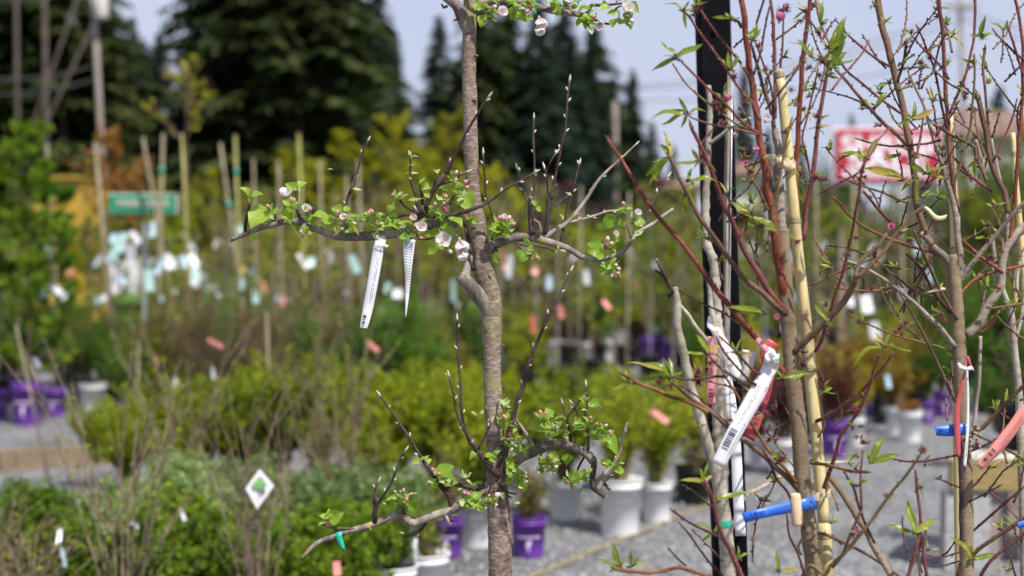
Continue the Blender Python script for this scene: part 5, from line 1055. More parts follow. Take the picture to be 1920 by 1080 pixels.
# bare pine trunks, utility poles, wires
def rod(name, label, cat, p0, p1, r0, r1, mt, sides=10, group=None):
    mb = MB(); mb.tube([p0, (p0+p1)/2, p1], [r0, (r0+r1)/2, r1], sides, 0, True, .05, 3); return tag(mb.build(name, M[mt]), label, cat, group)
def GP(px, d): return Vector((XD(px, d), d, gz(XD(px, d), d)-.2))
for px0, px1, d, wd, lab in ((33,36,46,9,'bare grey pine trunk at the far left edge'),(86,90,45,11,'bare brown pine trunk left of the utility pole')):
    a = GP(px1, d); t = Vector((XD(px0, d), d, ZD(-60, d))); rod('pine_trunk', lab, 'tree trunk', a, t, wd*d/F/2*1.1, wd*d/F/2*.8, 'ctrunk')
for (x0, y0, x1, y1), lab in (((158,-40,38,300), 'leaning bare trunk crossing behind the utility pole, the upper of two'), ((172,50,55,300), 'leaning bare trunk starting at the utility pole, the lower of two')):
    d = 42; a = P(x1, y1, d); t = P(x0, y0, d); v = (a-t).normalized(); k = (1.2-a.z)/v.z; rod('leaning_trunk', lab, 'tree trunk', a+v*k, t, .05, .04, 'ctrunk', 8)
def upole(px_top, y_top, px_b, y_b, d, wd, label, arm=None, can=None, mt='polew'):
    root = thing('utility_pole', label, 'utility pole', (XD(px_b, d), d, 0))
    t = P(px_top, y_top, d); b_ = P(px_b, y_b, d); v = (b_-t).normalized(); b_ = b_ + v*((-.3-b_.z)/v.z)
    mb = MB(); mb.tube([b_, (b_+t)/2, t], [wd*d/F/2*1.1, wd*d/F/2, wd*d/F/2*.85], 12, 0, True, .03, 2); mb.build('pole', M[mt], root)
    if arm:
        y, hw, th = arm; c = P(px_top+(px_b-px_top)*(y-y_top)/(y_b-y_top), y, d)
        mb = MB(); mb.box(c+Vector((0,-.15,0)), (hw*d/F, .06, th*d/F/2)); mb.build('crossarm', M[mt], root, smooth=False)
        for q in (-.9,-.45,.45,.9): mb = MB(); mb.tube([c+Vector((q*hw*d/F,-.15,.05)), c+Vector((q*hw*d/F,-.15,.25))], [.05,.03], 8); mb.build('insulator', M['siding'], root)
    if can:
        x, y, r, hh = can; c = P(x, y, d-.25); mb = MB(); mb.lathe(c, [(.01,-hh),(r*.9,-hh),(r,-hh*.9),(r,hh*.85),(r*.8,hh),(.01,hh*1.1)], 18); mb.build('transformer', M['siding'], root)
        mb = MB(); mb.box(c+Vector((-r*.6,.1,0)), (r*.5,.05,.05)); mb.build('bracket', M['steel'], root)
    return root
upole(170, -120, 208, 620, 36, 11.5, 'weathered wooden utility pole with a pale transformer, rising past the firs', can=(191, 10, .17, .33), arm=(-60, 60, 10))
upole(940, 222, 941, 420, 62, 12, 'short grey utility pole with a crossarm, right of the apple trunk', arm=(226, 26, 12))
upole(1153, 190, 1154, 420, 66, 12, 'grey pole standing before the slim firs, left of the black post')
upole(1798, -60, 1812, 330, 60, 10, 'slim grey utility pole against open sky above the brown roof', arm=(14, 30, 6))
def wire(label, p0, p1, sag, r=.02):
    mb = MB(); n = 14; mb.tube([p0.lerp(p1, i/n) - Vector((0,0,sag*4*(i/n)*(1-i/n))) for i in range(n+1)], [r]*(n+1), 5); tag(mb.build('power_line', M['wire']), label, 'power line', 'power lines')
for y0, y1, lab in ((128,122,'upper power line running left from the wooden pole'),(158,148,'lower power line running left from the wooden pole'),(-20,-26,'topmost power line at the wooden pole')): wire(lab, P(-120, y0, 34), P(178, y1, 36), .3)
for y0, lab in ((162,'power line crossing the sky towards the black post'),(168,'second power line crossing the sky below the first'),(188,'faint lowest power line crossing the open sky')): wire(lab, P(1180, y0, 72), P(1800, 16+(y0-160)*3, 60), .6, .022)
wire('power line leaving the slim pole to the right', P(1800, 12, 60), P(1990, 60, 55), .3, .025); wire('lower power line leaving the slim pole to the right', P(1800, 30, 60), P(1990, 78, 55), .3, .025)

# houses
def house(px0, px1, yroof, yeave, d, label, mt='siding', dep=9):
    x0, x1 = XD(px0, d), XD(px1, d); ze, zr = ZD(yeave, d), ZD(yroof, d); root = thing('house', label, 'house', ((x0+x1)/2, d, 0))
    mb = MB(); mb.box(((x0+x1)/2, d+dep/2, ze/2-.2), ((x1-x0)/2, dep/2, ze/2+.2)); mb.build('wall', M[mt], root, smooth=False)
    mb = MB(); o_ = .5; ym = d+dep/2
    A = [Vector((x0-o_, d-o_, ze)), Vector((x1+o_, d-o_, ze)), Vector((x1-1.0, ym, zr)), Vector((x0+1.0, ym, zr)), Vector((x0-o_, d+dep+o_, ze)), Vector((x1+o_, d+dep+o_, ze))]
    n = len(mb.v); mb.v += A + [a-Vector((0,0,.18)) for a in A]
    for f in ((0,1,2,3),(5,4,3,2),(4,0,3),(1,5,2)): mb.face(tuple(n+i for i in f)); mb.face(tuple(n+6+i for i in f[::-1]))
    for a, b_ in ((0,1),(1,5),(5,4),(4,0)): mb.face((n+a, n+6+a, n+6+b_, n+b_))
    mb.build('roof', M['roof'], root, smooth=False)
    for i in range(3):
        cx = x0+(x1-x0)*(i+.5)/3; mb = MB(); mb.box((cx, d-.04, ze*.6), (.55, .05, .6)); f = mb.build('window', M['signwhite'], root, smooth=False)
        mb = MB(); mb.box((cx, d-.1, ze*.6), (.47, .03, .52)); mb.build('pane', M['glass'], f, smooth=False)
    return root
house(1805, 1990, 186, 252, 62, 'brown-roofed house behind the right-hand peach tree'); house(1380, 1425, 292, 322, 58, 'small pale house between the black post and the peach trunk', dep=6)
house(1260, 1300, 330, 350, 66, 'little house roof low on the skyline left of the black post', dep=6)

# signs
def txt(s, size, mt, parent, loc, name='lettering', ext=.01, sx=1.0):
    c = bpy.data.curves.new(name, 'FONT'); c.body = s; c.size = size; c.extrude = ext; c.align_x = 'CENTER'; c.align_y = 'CENTER'; c.offset = size*.025; c.materials.append(M[mt])
    o0 = bpy.data.objects.new(name, c); COL.objects.link(o0); me = bpy.data.meshes.new_from_object(o0); bpy.data.objects.remove(o0)
    if not me.materials: me.materials.append(M[mt])
    o = bpy.data.objects.new(name, me); COL.objects.link(o); o.parent = parent
    mw = Matrix.Translation(loc) @ Matrix.Rotation(R(90), 4, 'X') @ Matrix.Diagonal((sx, 1, 1, 1)); o.matrix_local = WM[parent.name].inverted() @ mw; return o
d = 24.0; cx, cz = XD(1661, d), ZD(292, d); k = d/F
sg = thing('roadside_sign', 'large red and white lettered sign behind the right-hand peach shoots', 'sign', (cx, d, 0))
mb = MB(); mb.box((cx, d, cz), (101*k, .04, 53*k)); mb.build('frame', M['signwhite'], sg, smooth=False)
mb = MB(); mb.box((cx, d-.06, cz), (96*k, .025, 48*k)); mb.build('panel', M['signred'], sg, smooth=False)
def blob(x0, y0, x1, y1, mt='signwhite', off=.10, name='white_field'):
    mb = MB(); a, b_ = P(x0, y0, d-off), P(x1, y1, d-off); mb.box((a+b_)/2, (abs(b_.x-a.x)/2, .012, abs(b_.z-a.z)/2)); mb.build(name, M[mt], sg, smooth=False)
txt('SPRING', 15*k, 'signwhite', sg, P(1662, 252, d-.10), sx=1.9)
txt('SHRUB', 47*k, 'signwhite', sg, P(1664, 273, d-.10), ext=.02, sx=1.22); txt('SALE', 47*k, 'signwhite', sg, P(1664, 303, d-.105), ext=.02, sx=1.5)
for i in range(11): blob(1580+i*15, 321, 1590+i*15, 333, name='small_letter')
for q in (1580, 1742): mb = MB(); mb.box((XD(q, d), d+.08, .9), (.05, .05, 1.3)); mb.build('post', M['polew'], sg, smooth=False)
d = 15.2; k = d/F; a_ = P(268, 382, d); st = thing('street_sign', 'green street name sign among the young trees on the left', 'sign', (a_.x, d, 0))
mb = MB(); mb.box(a_, (62*k, .012, 17*k)); mb.build('panel', M['signgreen'], st, smooth=False); mb = MB(); mb.box(a_+Vector((0,.025,0)), (64*k, .01, 19*k)); mb.build('rim', M['signwhite'], st, smooth=False)
txt('PARK DRIVE', 15*k*1.3, 'siding', st, P(268, 382, d-.025), ext=.004, sx=.95); mb = MB(); mb.box((a_.x, d+.09, .98), (.02,.02,1.0)); mb.build('post', M['steel'], st, smooth=False)
# yellow shed
d = 33.0; k = d/F; x0, x1 = XD(58, d), XD(154, d); zt, zb = ZD(336, d), ZD(560, d)
ys = thing('yellow_shed', 'flat-topped yellow shed behind the bright green bush on the left', 'shed', ((x0+x1)/2, d, 0))
for i in range(12):
    w_ = (x1-x0)/12; mb = MB(); mb.box((x0+w_*(i+.5), d, zt/2), (w_/2-.008, .05, zt/2)); mb.build('plank', M['yellowpaint'], ys, smooth=False)
mb = MB(); mb.box(((x0+x1)/2, d+1.1, zt/2-.01), ((x1-x0)/2-.01, 1.0, zt/2-.01)); mb.build('wall', M['yellowpaint'], ys, smooth=False)
mb = MB(); mb.box(((x0+x1)/2, d+1.0, zt+.03), ((x1-x0)/2+.06, 1.25, .03)); mb.build('roof', M['yellowpaint'], ys, smooth=False)

# white off-road car
def car(px, d):
    X0 = XD(px, d); root = thing('parked_car', 'white boxy off-road car with dark windows parked beyond the rows on the left', 'car', (X0, d, 0))
    def ext(prof, y0, y1, name, mt, par=root):
        mb = MB(); n = len(prof)
        for yy in (y0, y1):
            for x, z in prof: mb.v.append(Vector((X0+x, d+yy, z)))
        for j in range(n): mb.face((j, (j+1) % n, n+(j+1) % n, n+j))
        mb.face(tuple(range(n))[::-1]); mb.face(tuple(range(n, 2*n))); return mb.build(name, M[mt], par, smooth=False)
    z0 = 1.2
    body = [(-2.2,z0-.35),(-2.25,z0+.1),(-2.2,z0+.45),(-1.0,z0+.55),(2.15,z0+.58),(2.25,z0+.2),(2.2,z0-.35),(1.85,z0-.4),(1.78,z0-.05),(1.45,z0+.12),(1.1,z0-.05),(1.0,z0-.4),(-.95,z0-.4),(-1.02,z0-.05),(-1.35,z0+.12),(-1.7,z0-.05),(-1.8,z0-.4)]
    ext(body, -.9, .9, 'body', 'carwhite'); ext([(-.98,z0+.55),(-.55,z0+1.12),(2.0,z0+1.15),(2.15,z0+.58)], -.84, .84, 'cabin', 'glass'); ext([(-.62,z0+1.08),(-.55,z0+1.2),(2.02,z0+1.22),(2.05,z0+1.1)], -.88, .88, 'roof', 'carwhite')
    for x in (-.85, .35, 1.35, 2.02): ext([(x-.05+(-.05 if x < 0 else 0),z0+.55),(x+.05+(.3 if x < 0 else 0),z0+1.12),(x+.13+(.3 if x < 0 else 0),z0+1.12),(x+.05,z0+.55)], -.88, -.84, 'window_pillar', 'carwhite')
    for i, x in enumerate((-.25, .85)): mb = MB(); mb.box((X0+x, d-.92, z0+.3), (.1, .02, .02)); mb.build('door_handle', M['rubber'], root)
    for x in (-1.38, 1.42):
        for yy in (-.78, .78):
            c = Vector((X0+x, d+yy, .66)); mb = MB(); mb.tube([c+Vector((0,s_,0)) for s_ in (-.14,-.12,.12,.14)], [.34,.42,.42,.34], 22); wh = mb.build('wheel', M['rubber'], root)
            sg_ = -1 if yy < 0 else 1; mb = MB(); mb.tube([c+Vector((0,sg_*.141,0)), c+Vector((0,sg_*.16,0))], [.25,.2], 16)
            for j in range(5): a = j*1.256; mb.box(c+Vector((math.cos(a)*.13, sg_*.165, math.sin(a)*.13)), (.10,.01,.025), Matrix.Rotation(-a, 3, 'Y'))
            mb.build('rim', M['rim'], wh)
    mb = MB(); mb.lathe((0,0,0), [(.01,0),(.11,0),(.11,.05),(.01,.06)], 14); 
    for v in mb.v: v.xyz = (X0-2.26-v.z*.3, d-.62+v.x, z0+.22+v.y)
    mb.build('headlight', M['glass'], root)
    mb = MB(); mb.box((X0-2.3, d, z0-.2), (.08, .85, .1)); mb.build('bumper', M['rubber'], root); return root
c_ = car(240, 40); 

# ============================================================ NURSERY ROWS
def pot(root, r, h, mt, logo=False, x=0, y=0):
    mb = MB(); mb.lathe((x,y,0), [(.001,.004),(r*.80,0),(r*.83,.01),(r*.95,h*.84),(r*.985,h*.84),(r*.99,h*.90),(r*.96,h*.905),(r*1.0,h*.97),(r*1.05,h*.97),(r*1.06,h),(r*1.0,h),(r*.97,h*.93),(r*.96,h*.88)], 30)
    p = mb.build('pot', M[mt], root); mb = MB(); mb.lathe((x,y,0), [(r*.965,h*.87),(r*.6,h*.90),(0,h*.91)], 18); mb.build('soil', M['soil'], p)
    if logo:
        mb = MB(); rr = r*.93 + .0015
        def arc(a0, a1, z0, z1):
            n = 6
            for i in range(n):
                A = a0+(a1-a0)*i/n; B_ = a0+(a1-a0)*(i+1)/n
                def pt(a, z): q = r*(.83+.12*(z/h-.03)/.81)+.002; return Vector((x+q*math.cos(a), y+q*math.sin(a), z))
                mb.quad(pt(A, z0), pt(B_, z0), pt(B_, z1), pt(A, z1))
        c = -math.pi/2
        if logo == 'band':
            for i in range(10): arc(c-.75+i*.15, c-.75+i*.15+.10, h*.52, h*.58)
            arc(c-.10, c+.16, h*.36, h*.46); arc(c-.06, c+.05, h*.2, h*.36); arc(c-.16, c-.02, h*.30, h*.38)
        else:
            for i in range(7): arc(c-.35+i*.1, c-.35+i*.1+.05, h*.60, h*.68)
            for i in range(5): arc(c-.3+i*.12, c-.3+i*.12+.08, h*.48, h*.52)
        mb.build('pot_print', M['print' if mt == 'ppot' else 'printgrey'], p, smooth=False)
    return p
def bush(seed, h, r, nst, nlf, ls, lmt, tmt='twigbrown', z0=.22, form='up', twig=.0035, lowest=.15, label='x', root=None, potspec=None, branchy=3, cat='shrub', name='potted_shrub', stems_name='stems'):
    """leafy shrub: many real twigs, small separate leaves set along them"""
    q = random.Random(seed); root = root or thing(name, label, cat)
    if potspec: pot(root, *potspec)
    tm = MB(); lm = MB(); tw = []
    for k in range(nst):
        a = q.uniform(0, 6.283); s_ = q.random()**.5; sp = r*s_
        if form == 'mound': top = Vector((math.cos(a)*sp, math.sin(a)*sp, z0+(h-z0)*math.sqrt(max(.05, 1-s_*s_*.85))*q.uniform(.8,1.05)))
        elif form == 'fan': top = Vector((math.cos(a)*sp, math.sin(a)*sp, z0+(h-z0)*q.uniform(.6,1.03)))
        else: top = Vector((math.cos(a)*sp, math.sin(a)*sp, z0+(h-z0)*q.uniform(.65,1.05)*(1-.25*s_)))
        b0 = Vector((math.cos(a)*r*.06, math.sin(a)*r*.06, z0-.03)); mid = b0.lerp(top, .5) + Vector((q.uniform(-1,1), q.uniform(-1,1), 0))*r*.16 + Vector((0,0,(top.z-b0.z)*.08)) - Vector((top.x, top.y, 0))*.15
        path = [a_ for a_, _ in smooth_path([(b0,0),(mid,0),(top,0)], (h-z0)/5)]
        tm.tube(path, [twig*(1.3-1.0*i/len(path)) for i in range(len(path))], 4, 0, False); tw.append((path, 1.0))
        for j in range(branchy):
            i = q.randint(1, max(1, len(path)-2)); p0 = path[i]; L = (h-z0)*q.uniform(.15,.38); dv = ((path[min(i+1,len(path)-1)]-path[i]).normalized() + Vector((q.uniform(-1,1), q.uniform(-1,1), q.uniform(-.2,.5)))*.75).normalized()
            pp = [p0, p0+dv*L*.5+Vector((0,0,L*.05)), p0+dv*L+Vector((0,0,L*.16))]; tm.tube(pp, [twig*.7, twig*.5, twig*.3], 3, 0, False); tw.append((pp, .5))
    tot = sum(w for _, w in tw)
    for k in range(nlf):
        x = q.random()*tot; 
        path = tw[q.randrange(len(tw))][0]
        t = lowest + (1-lowest)*q.random()**.8; f = t*(len(path)-1); i = min(int(f), len(path)-2); p = path[i].lerp(path[i+1], f-i)
        v = Vector((q.uniform(-1,1), q.uniform(-1,1), q.uniform(-.25,1))).normalized(); l = ls*q.uniform(.6,1.3); u = v.cross(Vector((q.uniform(-1,1), q.uniform(-1,1), q.uniform(-1,1))))
        if u.length < .01: continue
        u = u.normalized()*l*.32; p = p + v*l*.15; n = len(lm.v); dn = Vector((0,0,-l*.12))
        lm.v += [p, p+v*l*.5-u, p+v*l+dn, p+v*l*.5+u]; lm.face((n, n+1, n+2)); lm.face((n, n+2, n+3))
    tm.build(stems_name, M[tmt], root)
    if nlf: lm.build('foliage', M[lmt], root, smooth=False)
    return root
ORD = ['first','second','third','fourth','fifth','sixth','seventh','eighth','ninth','tenth','eleventh','twelfth','thirteenth','fourteenth','fifteenth','sixteenth']
def rowof(protos, spots, label, group):
    out = []; spots = sorted(spots, key=lambda q: q[0]/q[1])
    for i, s_ in enumerate(spots):
        x, y = s_[0], s_[1]; sc = s_[2] if len(s_) > 2 else rnd.uniform(.9, 1.1); hz = s_[3] if len(s_) > 3 else sc*rnd.uniform(.94,1.06)
        out.append(place(protos[(i*7+i//3) % len(protos)], used, x, y, 0, sc, rnd.uniform(0,6.28), label + ', ' + ORD[i] + ' from the left', group, hz))
    return out
# row A: low bright green shrubs, nearest
A1 = [bush(20+i, .48, .27, 40, 4200, .028, 'bright', form='mound', z0=.14, potspec=(.11,.17,'kpot'), lowest=.4) for i in range(3)]
A2 = [bush(25+i, .47, .27, 44, 4200, .028, 'silver', form='mound', z0=.14, potspec=(.11,.17,'kpot'), lowest=.4) for i in range(2)]
rowof(A1, [(XD(px, d), d) for px, d in ((150,5.7),(290,5.6),(400,5.75),(545,5.7),(655,5.8),(60,6.2),(610,6.25),(330,6.15),(700,6.3),(470,6.2))], 'low bright green mounded shrub in the front row on the left', 'low bright green shrubs')
rowof(A2, [(XD(px, d), d) for px, d in ((20,6.9),(130,6.8),(235,6.9),(350,6.8),(460,6.95),(565,6.8),(665,6.9),(190,6.3),(745,7.0),(600,7.5),(690,7.6),(505,7.5),(420,7.5),(330,7.4))], 'low grey-green mounded shrub in the second row on the left', 'low grey-green shrubs')
# bare shrubs
BR = [bush(30+i, 1.2, .42, 13, 300, .020, 'yg', 'twigtan', z0=.12, form='fan', twig=.0036, potspec=(.13,.2,'kpot'), branchy=4) for i in range(3)]
place(BR[0], used, XD(232,5.35), 5.35, 0, 1, 1.0, 'tall bare tan-twigged shrub at the bottom left, its stems crossing the timber edging'); place(BR[1], used, XD(480,5.4), 5.4, 0, .95, 2.2, 'bare tan-twigged shrub carrying the diamond-shaped white label'); place(BR[2], used, XD(655,7.4), 7.4, 0, .95, 2.9, 'bare twiggy shrub between the apple tree and the yellow-green row')
place(BR[0], used, XD(330,7.6), 7.6, 0, 1.0, 4.9, 'bare twiggy shrub in front of the yellow-green row on the left');  place(BR[2], used, XD(590,7.9), 7.9, 0, .9, .4, 'bare twiggy shrub left of the lowest apple branch')
BW = bush(36, .50, .28, 60, 500, .025, 'olivel', 'twigtan', z0=.14, form='fan', twig=.003, potspec=(.11,.17,'kpot')); place(BW, used, XD(45,5.3), 5.3, 0, 1, 0, 'dry brown grassy shrub in the bottom left corner'); place(BW, used, XD(-25,5.6), 5.6, 0, 1.1, 2, 'dry brown grassy shrub cut by the left edge')
# row B: yellow-green shrubs
YB = [bush(40+i, .86, .33, 40, 6500, .029, 'yg', 'twigbrown', z0=.27, form='up', twig=.003, lowest=.10, branchy=4) for i in range(4)]
for i, y_ in enumerate(YB): pass
spB = [(XD(px, d), d, s_) for px, d, s_ in ((235,8.5,0.74),(305,8.4,0.83),(375,8.5,0.89),(445,8.4,0.93),(520,8.5,1.08),(595,8.4,1.00),(668,8.5,1.00),(742,8.3,1.00),(812,8.4,1.00),(884,8.6,0.95),(250,9.3,0.83),(335,9.3,0.91),(420,9.4,0.98),(505,9.3,1.06),(590,9.4,0.99),(672,9.4,0.99),(755,9.3,0.99),(838,9.4,0.99),(920,9.4,0.99),(1000,9.5,0.99),(700,8,0.76),(1085,9.4,0.99),(1165,9.4,0.99),(1245,9.5,0.99),(180,9.6,0.70))]
rowof(YB, [q for q in spB if q[1] < 8.9], 'yellow-green shrub in the front line of the long row', 'yellow-green shrubs of the long row'); rowof(YB, [q for q in spB if q[1] >= 8.9], 'yellow-green shrub in the rear line of the long row', 'yellow-green shrubs of the long row')
# potted ones in front whose pots show
def potted(px, d, pr, ph, mt, h, r, lmt, label, seed, logo=None, nl=3600, tmt='twigbrown', z=None, ls=.026, form='up', branchy=3, nst=34):
    ro = thing('potted_shrub', label, 'potted shrub'); bush(seed, h, r, nst, nl, ls, lmt, tmt, z0=ph*.9, form=form, root=ro, potspec=(pr, ph, mt, logo), lowest=.05, twig=.003, branchy=branchy); ro.matrix_local = Matrix.Translation((XD(px, d), d, 0)); return ro
potted(1163, 7.95, .125, .315, 'wpot', .92, .30, 'yg', 'yellow-green shrub in the largest printed white pot, right of the lowest apple branch', 61, 'p')
potted(1232, 8.35, .095, .235, 'wpot', .86, .26, 'yg', 'yellow-green shrub in the smaller white pot beside the black pot', 62, 'p')
potted(1060, 8.45, .105, .235, 'wpot', .84, .27, 'yg', 'yellow-green shrub in a white pot shaded by the lowest apple branch', 63, None)
potted(895, 7.6, .11, .27, 'wpot', .70, .25, 'yg', 'yellow-green shrub in a white pot half hidden by the apple trunk', 64, 'p')
potted(991, 7.35, .094, .205, 'ppot', .52, .16, 'olivel', 'brown-stemmed shrub in the purple pot right of the apple trunk', 65, 'band', 500, nst=26)
potted(836, 7.35, .094, .205, 'ppot', .50, .16, 'olivel', 'sparse shrub in the purple pot left of the apple trunk', 66, 'band', 500)
potted(1300, 9.0, .115, .24, 'kpot', .92, .30, 'gold', 'golden green shrub in the black pot behind the pale trunk', 67, None, 3200)
potted(1345, 9.3, .115, .24, 'kpot', .88, .26, 'gold', 'golden green shrub hidden behind the black post', 68, None, 2600)
potted(800, 6.2, .098, .25, 'wpot', .50, .13, 'yg', 'sparse shrub in the white pot with grey print at the bottom edge', 69, 'p', 220, nst=14)
potted(735, 5.95, .105, .25, 'wpot', .52, .15, 'bright', 'leafy shrub in the white pot at the bottom edge, the further left of two', 70, None, 900)
mb = MB(); mb.box(P(776, 1030, 6.0), (.014, .002, .09)); tag(mb.build('label_stake', M['tagwhite']), 'upright white plastic label between the two white pots at the bottom edge', 'plant label')
# pots beyond, right side
for px, d, pr, ph, mt, h, r, lm_, lab, sd in ((1427,10.6,.088,.24,'wpot',.85,.26,'burg','burgundy shrub in a white pot, left of two behind the hanging tags',71),(1470,10.2,.105,.27,'wpot',.9,.3,'burg','burgundy shrub in a white pot, right of two behind the hanging tags',72),
    (1565,11.2,.11,.29,'ppot',.9,.3,'burg','dark-leaved shrub in a purple pot right of the tall cane',73),(1606,11.9,.075,.24,'wpot',.8,.25,'barb','barberry in the narrow white pot beside the purple one',74),(1680,12.7,.085,.25,'wpot',.80,.30,'barb','orange barberry in the white pot, left of the close pair',75),
    (1707,12.15,.108,.27,'wpot',.34,.10,'orangel','small reddish plant in the front white pot of the close pair',76),(1637,14.2,.09,.22,'ppot',.85,.30,'barb','barberry in a purple pot behind the narrow white pot',77),(1737,13.6,.09,.22,'ppot',.9,.3,'green','dark green shrub in a purple pot, left of two by the second peach trunk',78),
    (1768,14.2,.10,.26,'ppot',.95,.3,'green','dark green shrub in a purple pot, right of two by the second peach trunk',79),(1590,13.4,.1,.26,'kpot',1.05,.4,'barb','orange-yellow barberry in a black pot, the leftmost of its group',80),(1655,13.5,.1,.26,'kpot',1.1,.4,'barb','orange-yellow barberry in a black pot in the middle of its group',81),
    (1715,13.9,.1,.26,'kpot',1.08,.38,'barb','orange-yellow barberry in a black pot, rightmost of its group',82),(1530,12.6,.1,.26,'kpot',1.0,.35,'barb','orange-tinged barberry in a black pot behind the tall cane',83),(1410,12.6,.1,.26,'kpot',1.1,.42,'gold','golden-leaved shrub in a black pot right of the black post',84),
    
    (173,14.6,.145,.30,'wpot',1.1,.4,'green','green shrub in the plain white pot on the left',88),(238,13.2,.10,.26,'ppot',1.0,.4,'green','green shrub in a purple pot behind the tan twigs',89),(395,16.4,.19,.32,'wpot',1.2,.3,'green','shrub in a white pot above the yellow-green row on the left',90),(466,16.6,.18,.3,'wpot',1.2,.3,'olivel','olive shrub in a white pot showing over the yellow-green row',91),
    (1880,10.4,.12,.28,'wpot',.9,.25,'green','shrub in a white pot seen through the twiggy peach',92)):
    potted(px, d, pr, ph, mt, h, r, lm_, lab, sd, 'band' if mt == 'ppot' else ('p' if sd % 2 else None), 2200 if pr < .14 else 3000, nst=26, ls=.032)
# row C: dark green shrubs
CB = [bush(100+i, 1.12, .42, 44, 4200, .040, 'green' if i != 2 else 'olivel', 'twigbrown', z0=.25, form='mound', potspec=(.13,.27,'kpot'), lowest=.2) for i in range(3)]
TB = [bush(110+i, 1.15, .40, 60, 900, .03, 'olivel', 'twigbrown', z0=.25, form='fan', twig=.004, potspec=(.13,.27,'kpot'), branchy=4) for i in range(2)]
rowof(CB, [(XD(px, d), d) for px, d in ((150,15.6),(300,13.6),(690,13.0),(760,12.8),(830,13.6),(880,14.6),(640,14.2),(560,13.2),(20,16.5),(120,17.5),(210,15.5),(480,15.2),(400,14.8))], 'dark green bushy shrub in the row behind the yellow-green ones', 'dark green shrubs')
rowof(TB, [(XD(px, d), d) for px, d in ((360,12.8),(430,13.0),(500,12.8),(600,13.6),(270,14.5),(540,14.2))], 'brown twiggy nearly leafless shrub in the dark green row', 'brown twiggy shrubs')
rowof(CB, [(XD(px, d), d, 1.25) for px, d in ((1120,22.5),(1190,23),(1255,23.5),(1320,23),(1060,26),(1400,24),(1470,25),(1760,19),(1830,18),(1900,19),(1860,14.5),(1930,15))], 'dark green rounded shrub in the far block on the right', 'far dark green shrubs')
# pots in mid distance
for i, (px, d, r_, h_, mt) in enumerate(((778,20.5,.12,.34,'ppot'),(800,20.0,.13,.30,'kpot'),(833,20.4,.13,.36,'wpot'),(872,20,.13,.26,'ppot'),(652,20.5,.14,.24,'wpot'),(1040,22.5,.16,.33,'wpot'),(1072,22.2,.14,.33,'wpot'),(1134,22.6,.14,.33,'wpot'),(1215,22.3,.12,.40,'ppot'),(1252,22.6,.14,.36,'ppot'),(960,21,.12,.2,'ppot'),(740,21,.12,.24,'kpot'),(700,20.5,.12,.24,'ppot'),(1100,22.5,.13,.3,'wpot'))):
    ro = thing('potted_sapling', ('leafless stems in the %s pot, %s' % ({'ppot':'purple','kpot':'black','wpot':'white'}[mt], ['far left of the apple trunk beside the black one','between purple and white','tall and bright, left of the apple trunk','nearest the apple trunk on its left','alone above the yellow-green row','leftmost of the white ones right of the trunk','second white one right of the trunk','rightmost of the white ones right of the trunk','brightest purple before the dark green block','darker purple before the dark green block','tiny one just right of the apple trunk','left of the purple and white group','left end of the mid-distance pots','third of the white ones right of the trunk'][i])), 'potted plant')
    bush(200+i, 1.1, .22, 9, 160, .04, 'olivel', 'twigbrown', z0=h_*.9, form='fan', root=ro, potspec=(r_, h_, mt, None), twig=.005, branchy=2); ro.matrix_local = Matrix.Translation((XD(px, d), d, 0))

# saplings with stakes and tags
def sapling(seed, h, r, nlf, lmt, tmt='twiggrey', ls=.05, bole=.35, nst=26, name='young_tree', trunkr=.012, potspec=(.16,.3,'kpot')):
    q = random.Random(seed); root = thing(name, 'x', 'young tree'); tm = MB(); lm = MB(); tw = []
    top = Vector((q.uniform(-.08,.08), q.uniform(-.08,.08), h)); path = [a for a, _ in smooth_path([(Vector((0,0,.2)),0),(Vector((q.uniform(-.04,.04),0,h*.5)),0),(top,0)], h/12)]
    mb = MB(); mb.tube(path, [trunkr*(1.15-.95*i/len(path)) for i in range(len(path))], 7); mb.build('trunk', M[tmt], root); pot(root, *potspec)
    for k in range(nst):
        t = bole + (1-bole)*q.random(); f = t*(len(path)-1); i = min(int(f), len(path)-2); p0 = path[i].lerp(path[i+1], f-i); a = q.uniform(0, 6.283); L = r*q.uniform(.4,1)*(1.15-.6*(t-bole)/(1-bole))
        v = Vector((math.cos(a), math.sin(a), q.uniform(.4,1.3))).normalized(); pp = [p0, p0+v*L*.5, p0+v*L+Vector((0,0,L*.25))]; tm.tube(pp, [trunkr*.42, trunkr*.3, trunkr*.15], 4, 0, False); tw.append(pp)
        for j in range(3):
            s_ = q.uniform(.2,.9); p1 = p0+v*L*s_; v2 = (v+Vector((q.uniform(-1,1), q.uniform(-1,1), q.uniform(-.3,.8)))*.8).normalized()*L*.4; tm.tube([p1, p1+v2], [trunkr*.2, trunkr*.1], 3, 0, False); tw.append([p1, p1+v2*.5, p1+v2])
    for k in range(nlf):
        path = q.choice(tw); t = q.random()**.6; f = t*(len(path)-1); i = min(int(f), len(path)-2); p = path[i].lerp(path[i+1], f-i)
        v = Vector((q.uniform(-1,1), q.uniform(-1,1), q.uniform(-.6,.8))).normalized(); l = ls*q.uniform(.6,1.3); u = v.cross(Vector((q.uniform(-1,1), q.uniform(-1,1), q.uniform(-1,1))))
        if u.length < .01: continue
        u = u.normalized()*l*.38; n = len(lm.v); lm.v += [p, p+v*l*.45-u, p+v*l, p+v*l*.45+u]; lm.face((n, n+1, n+2)); lm.face((n, n+2, n+3))
    tm.build('twigs', M[tmt], root)
    if nlf: lm.build('crown', M[lmt], root, smooth=False)
    return root
M['mauvetwig'] = barkm('mauve_twig', [(.16,.10,.09), (.27,.19,.17), (.38,.29,.26)], band=False, sc=20)
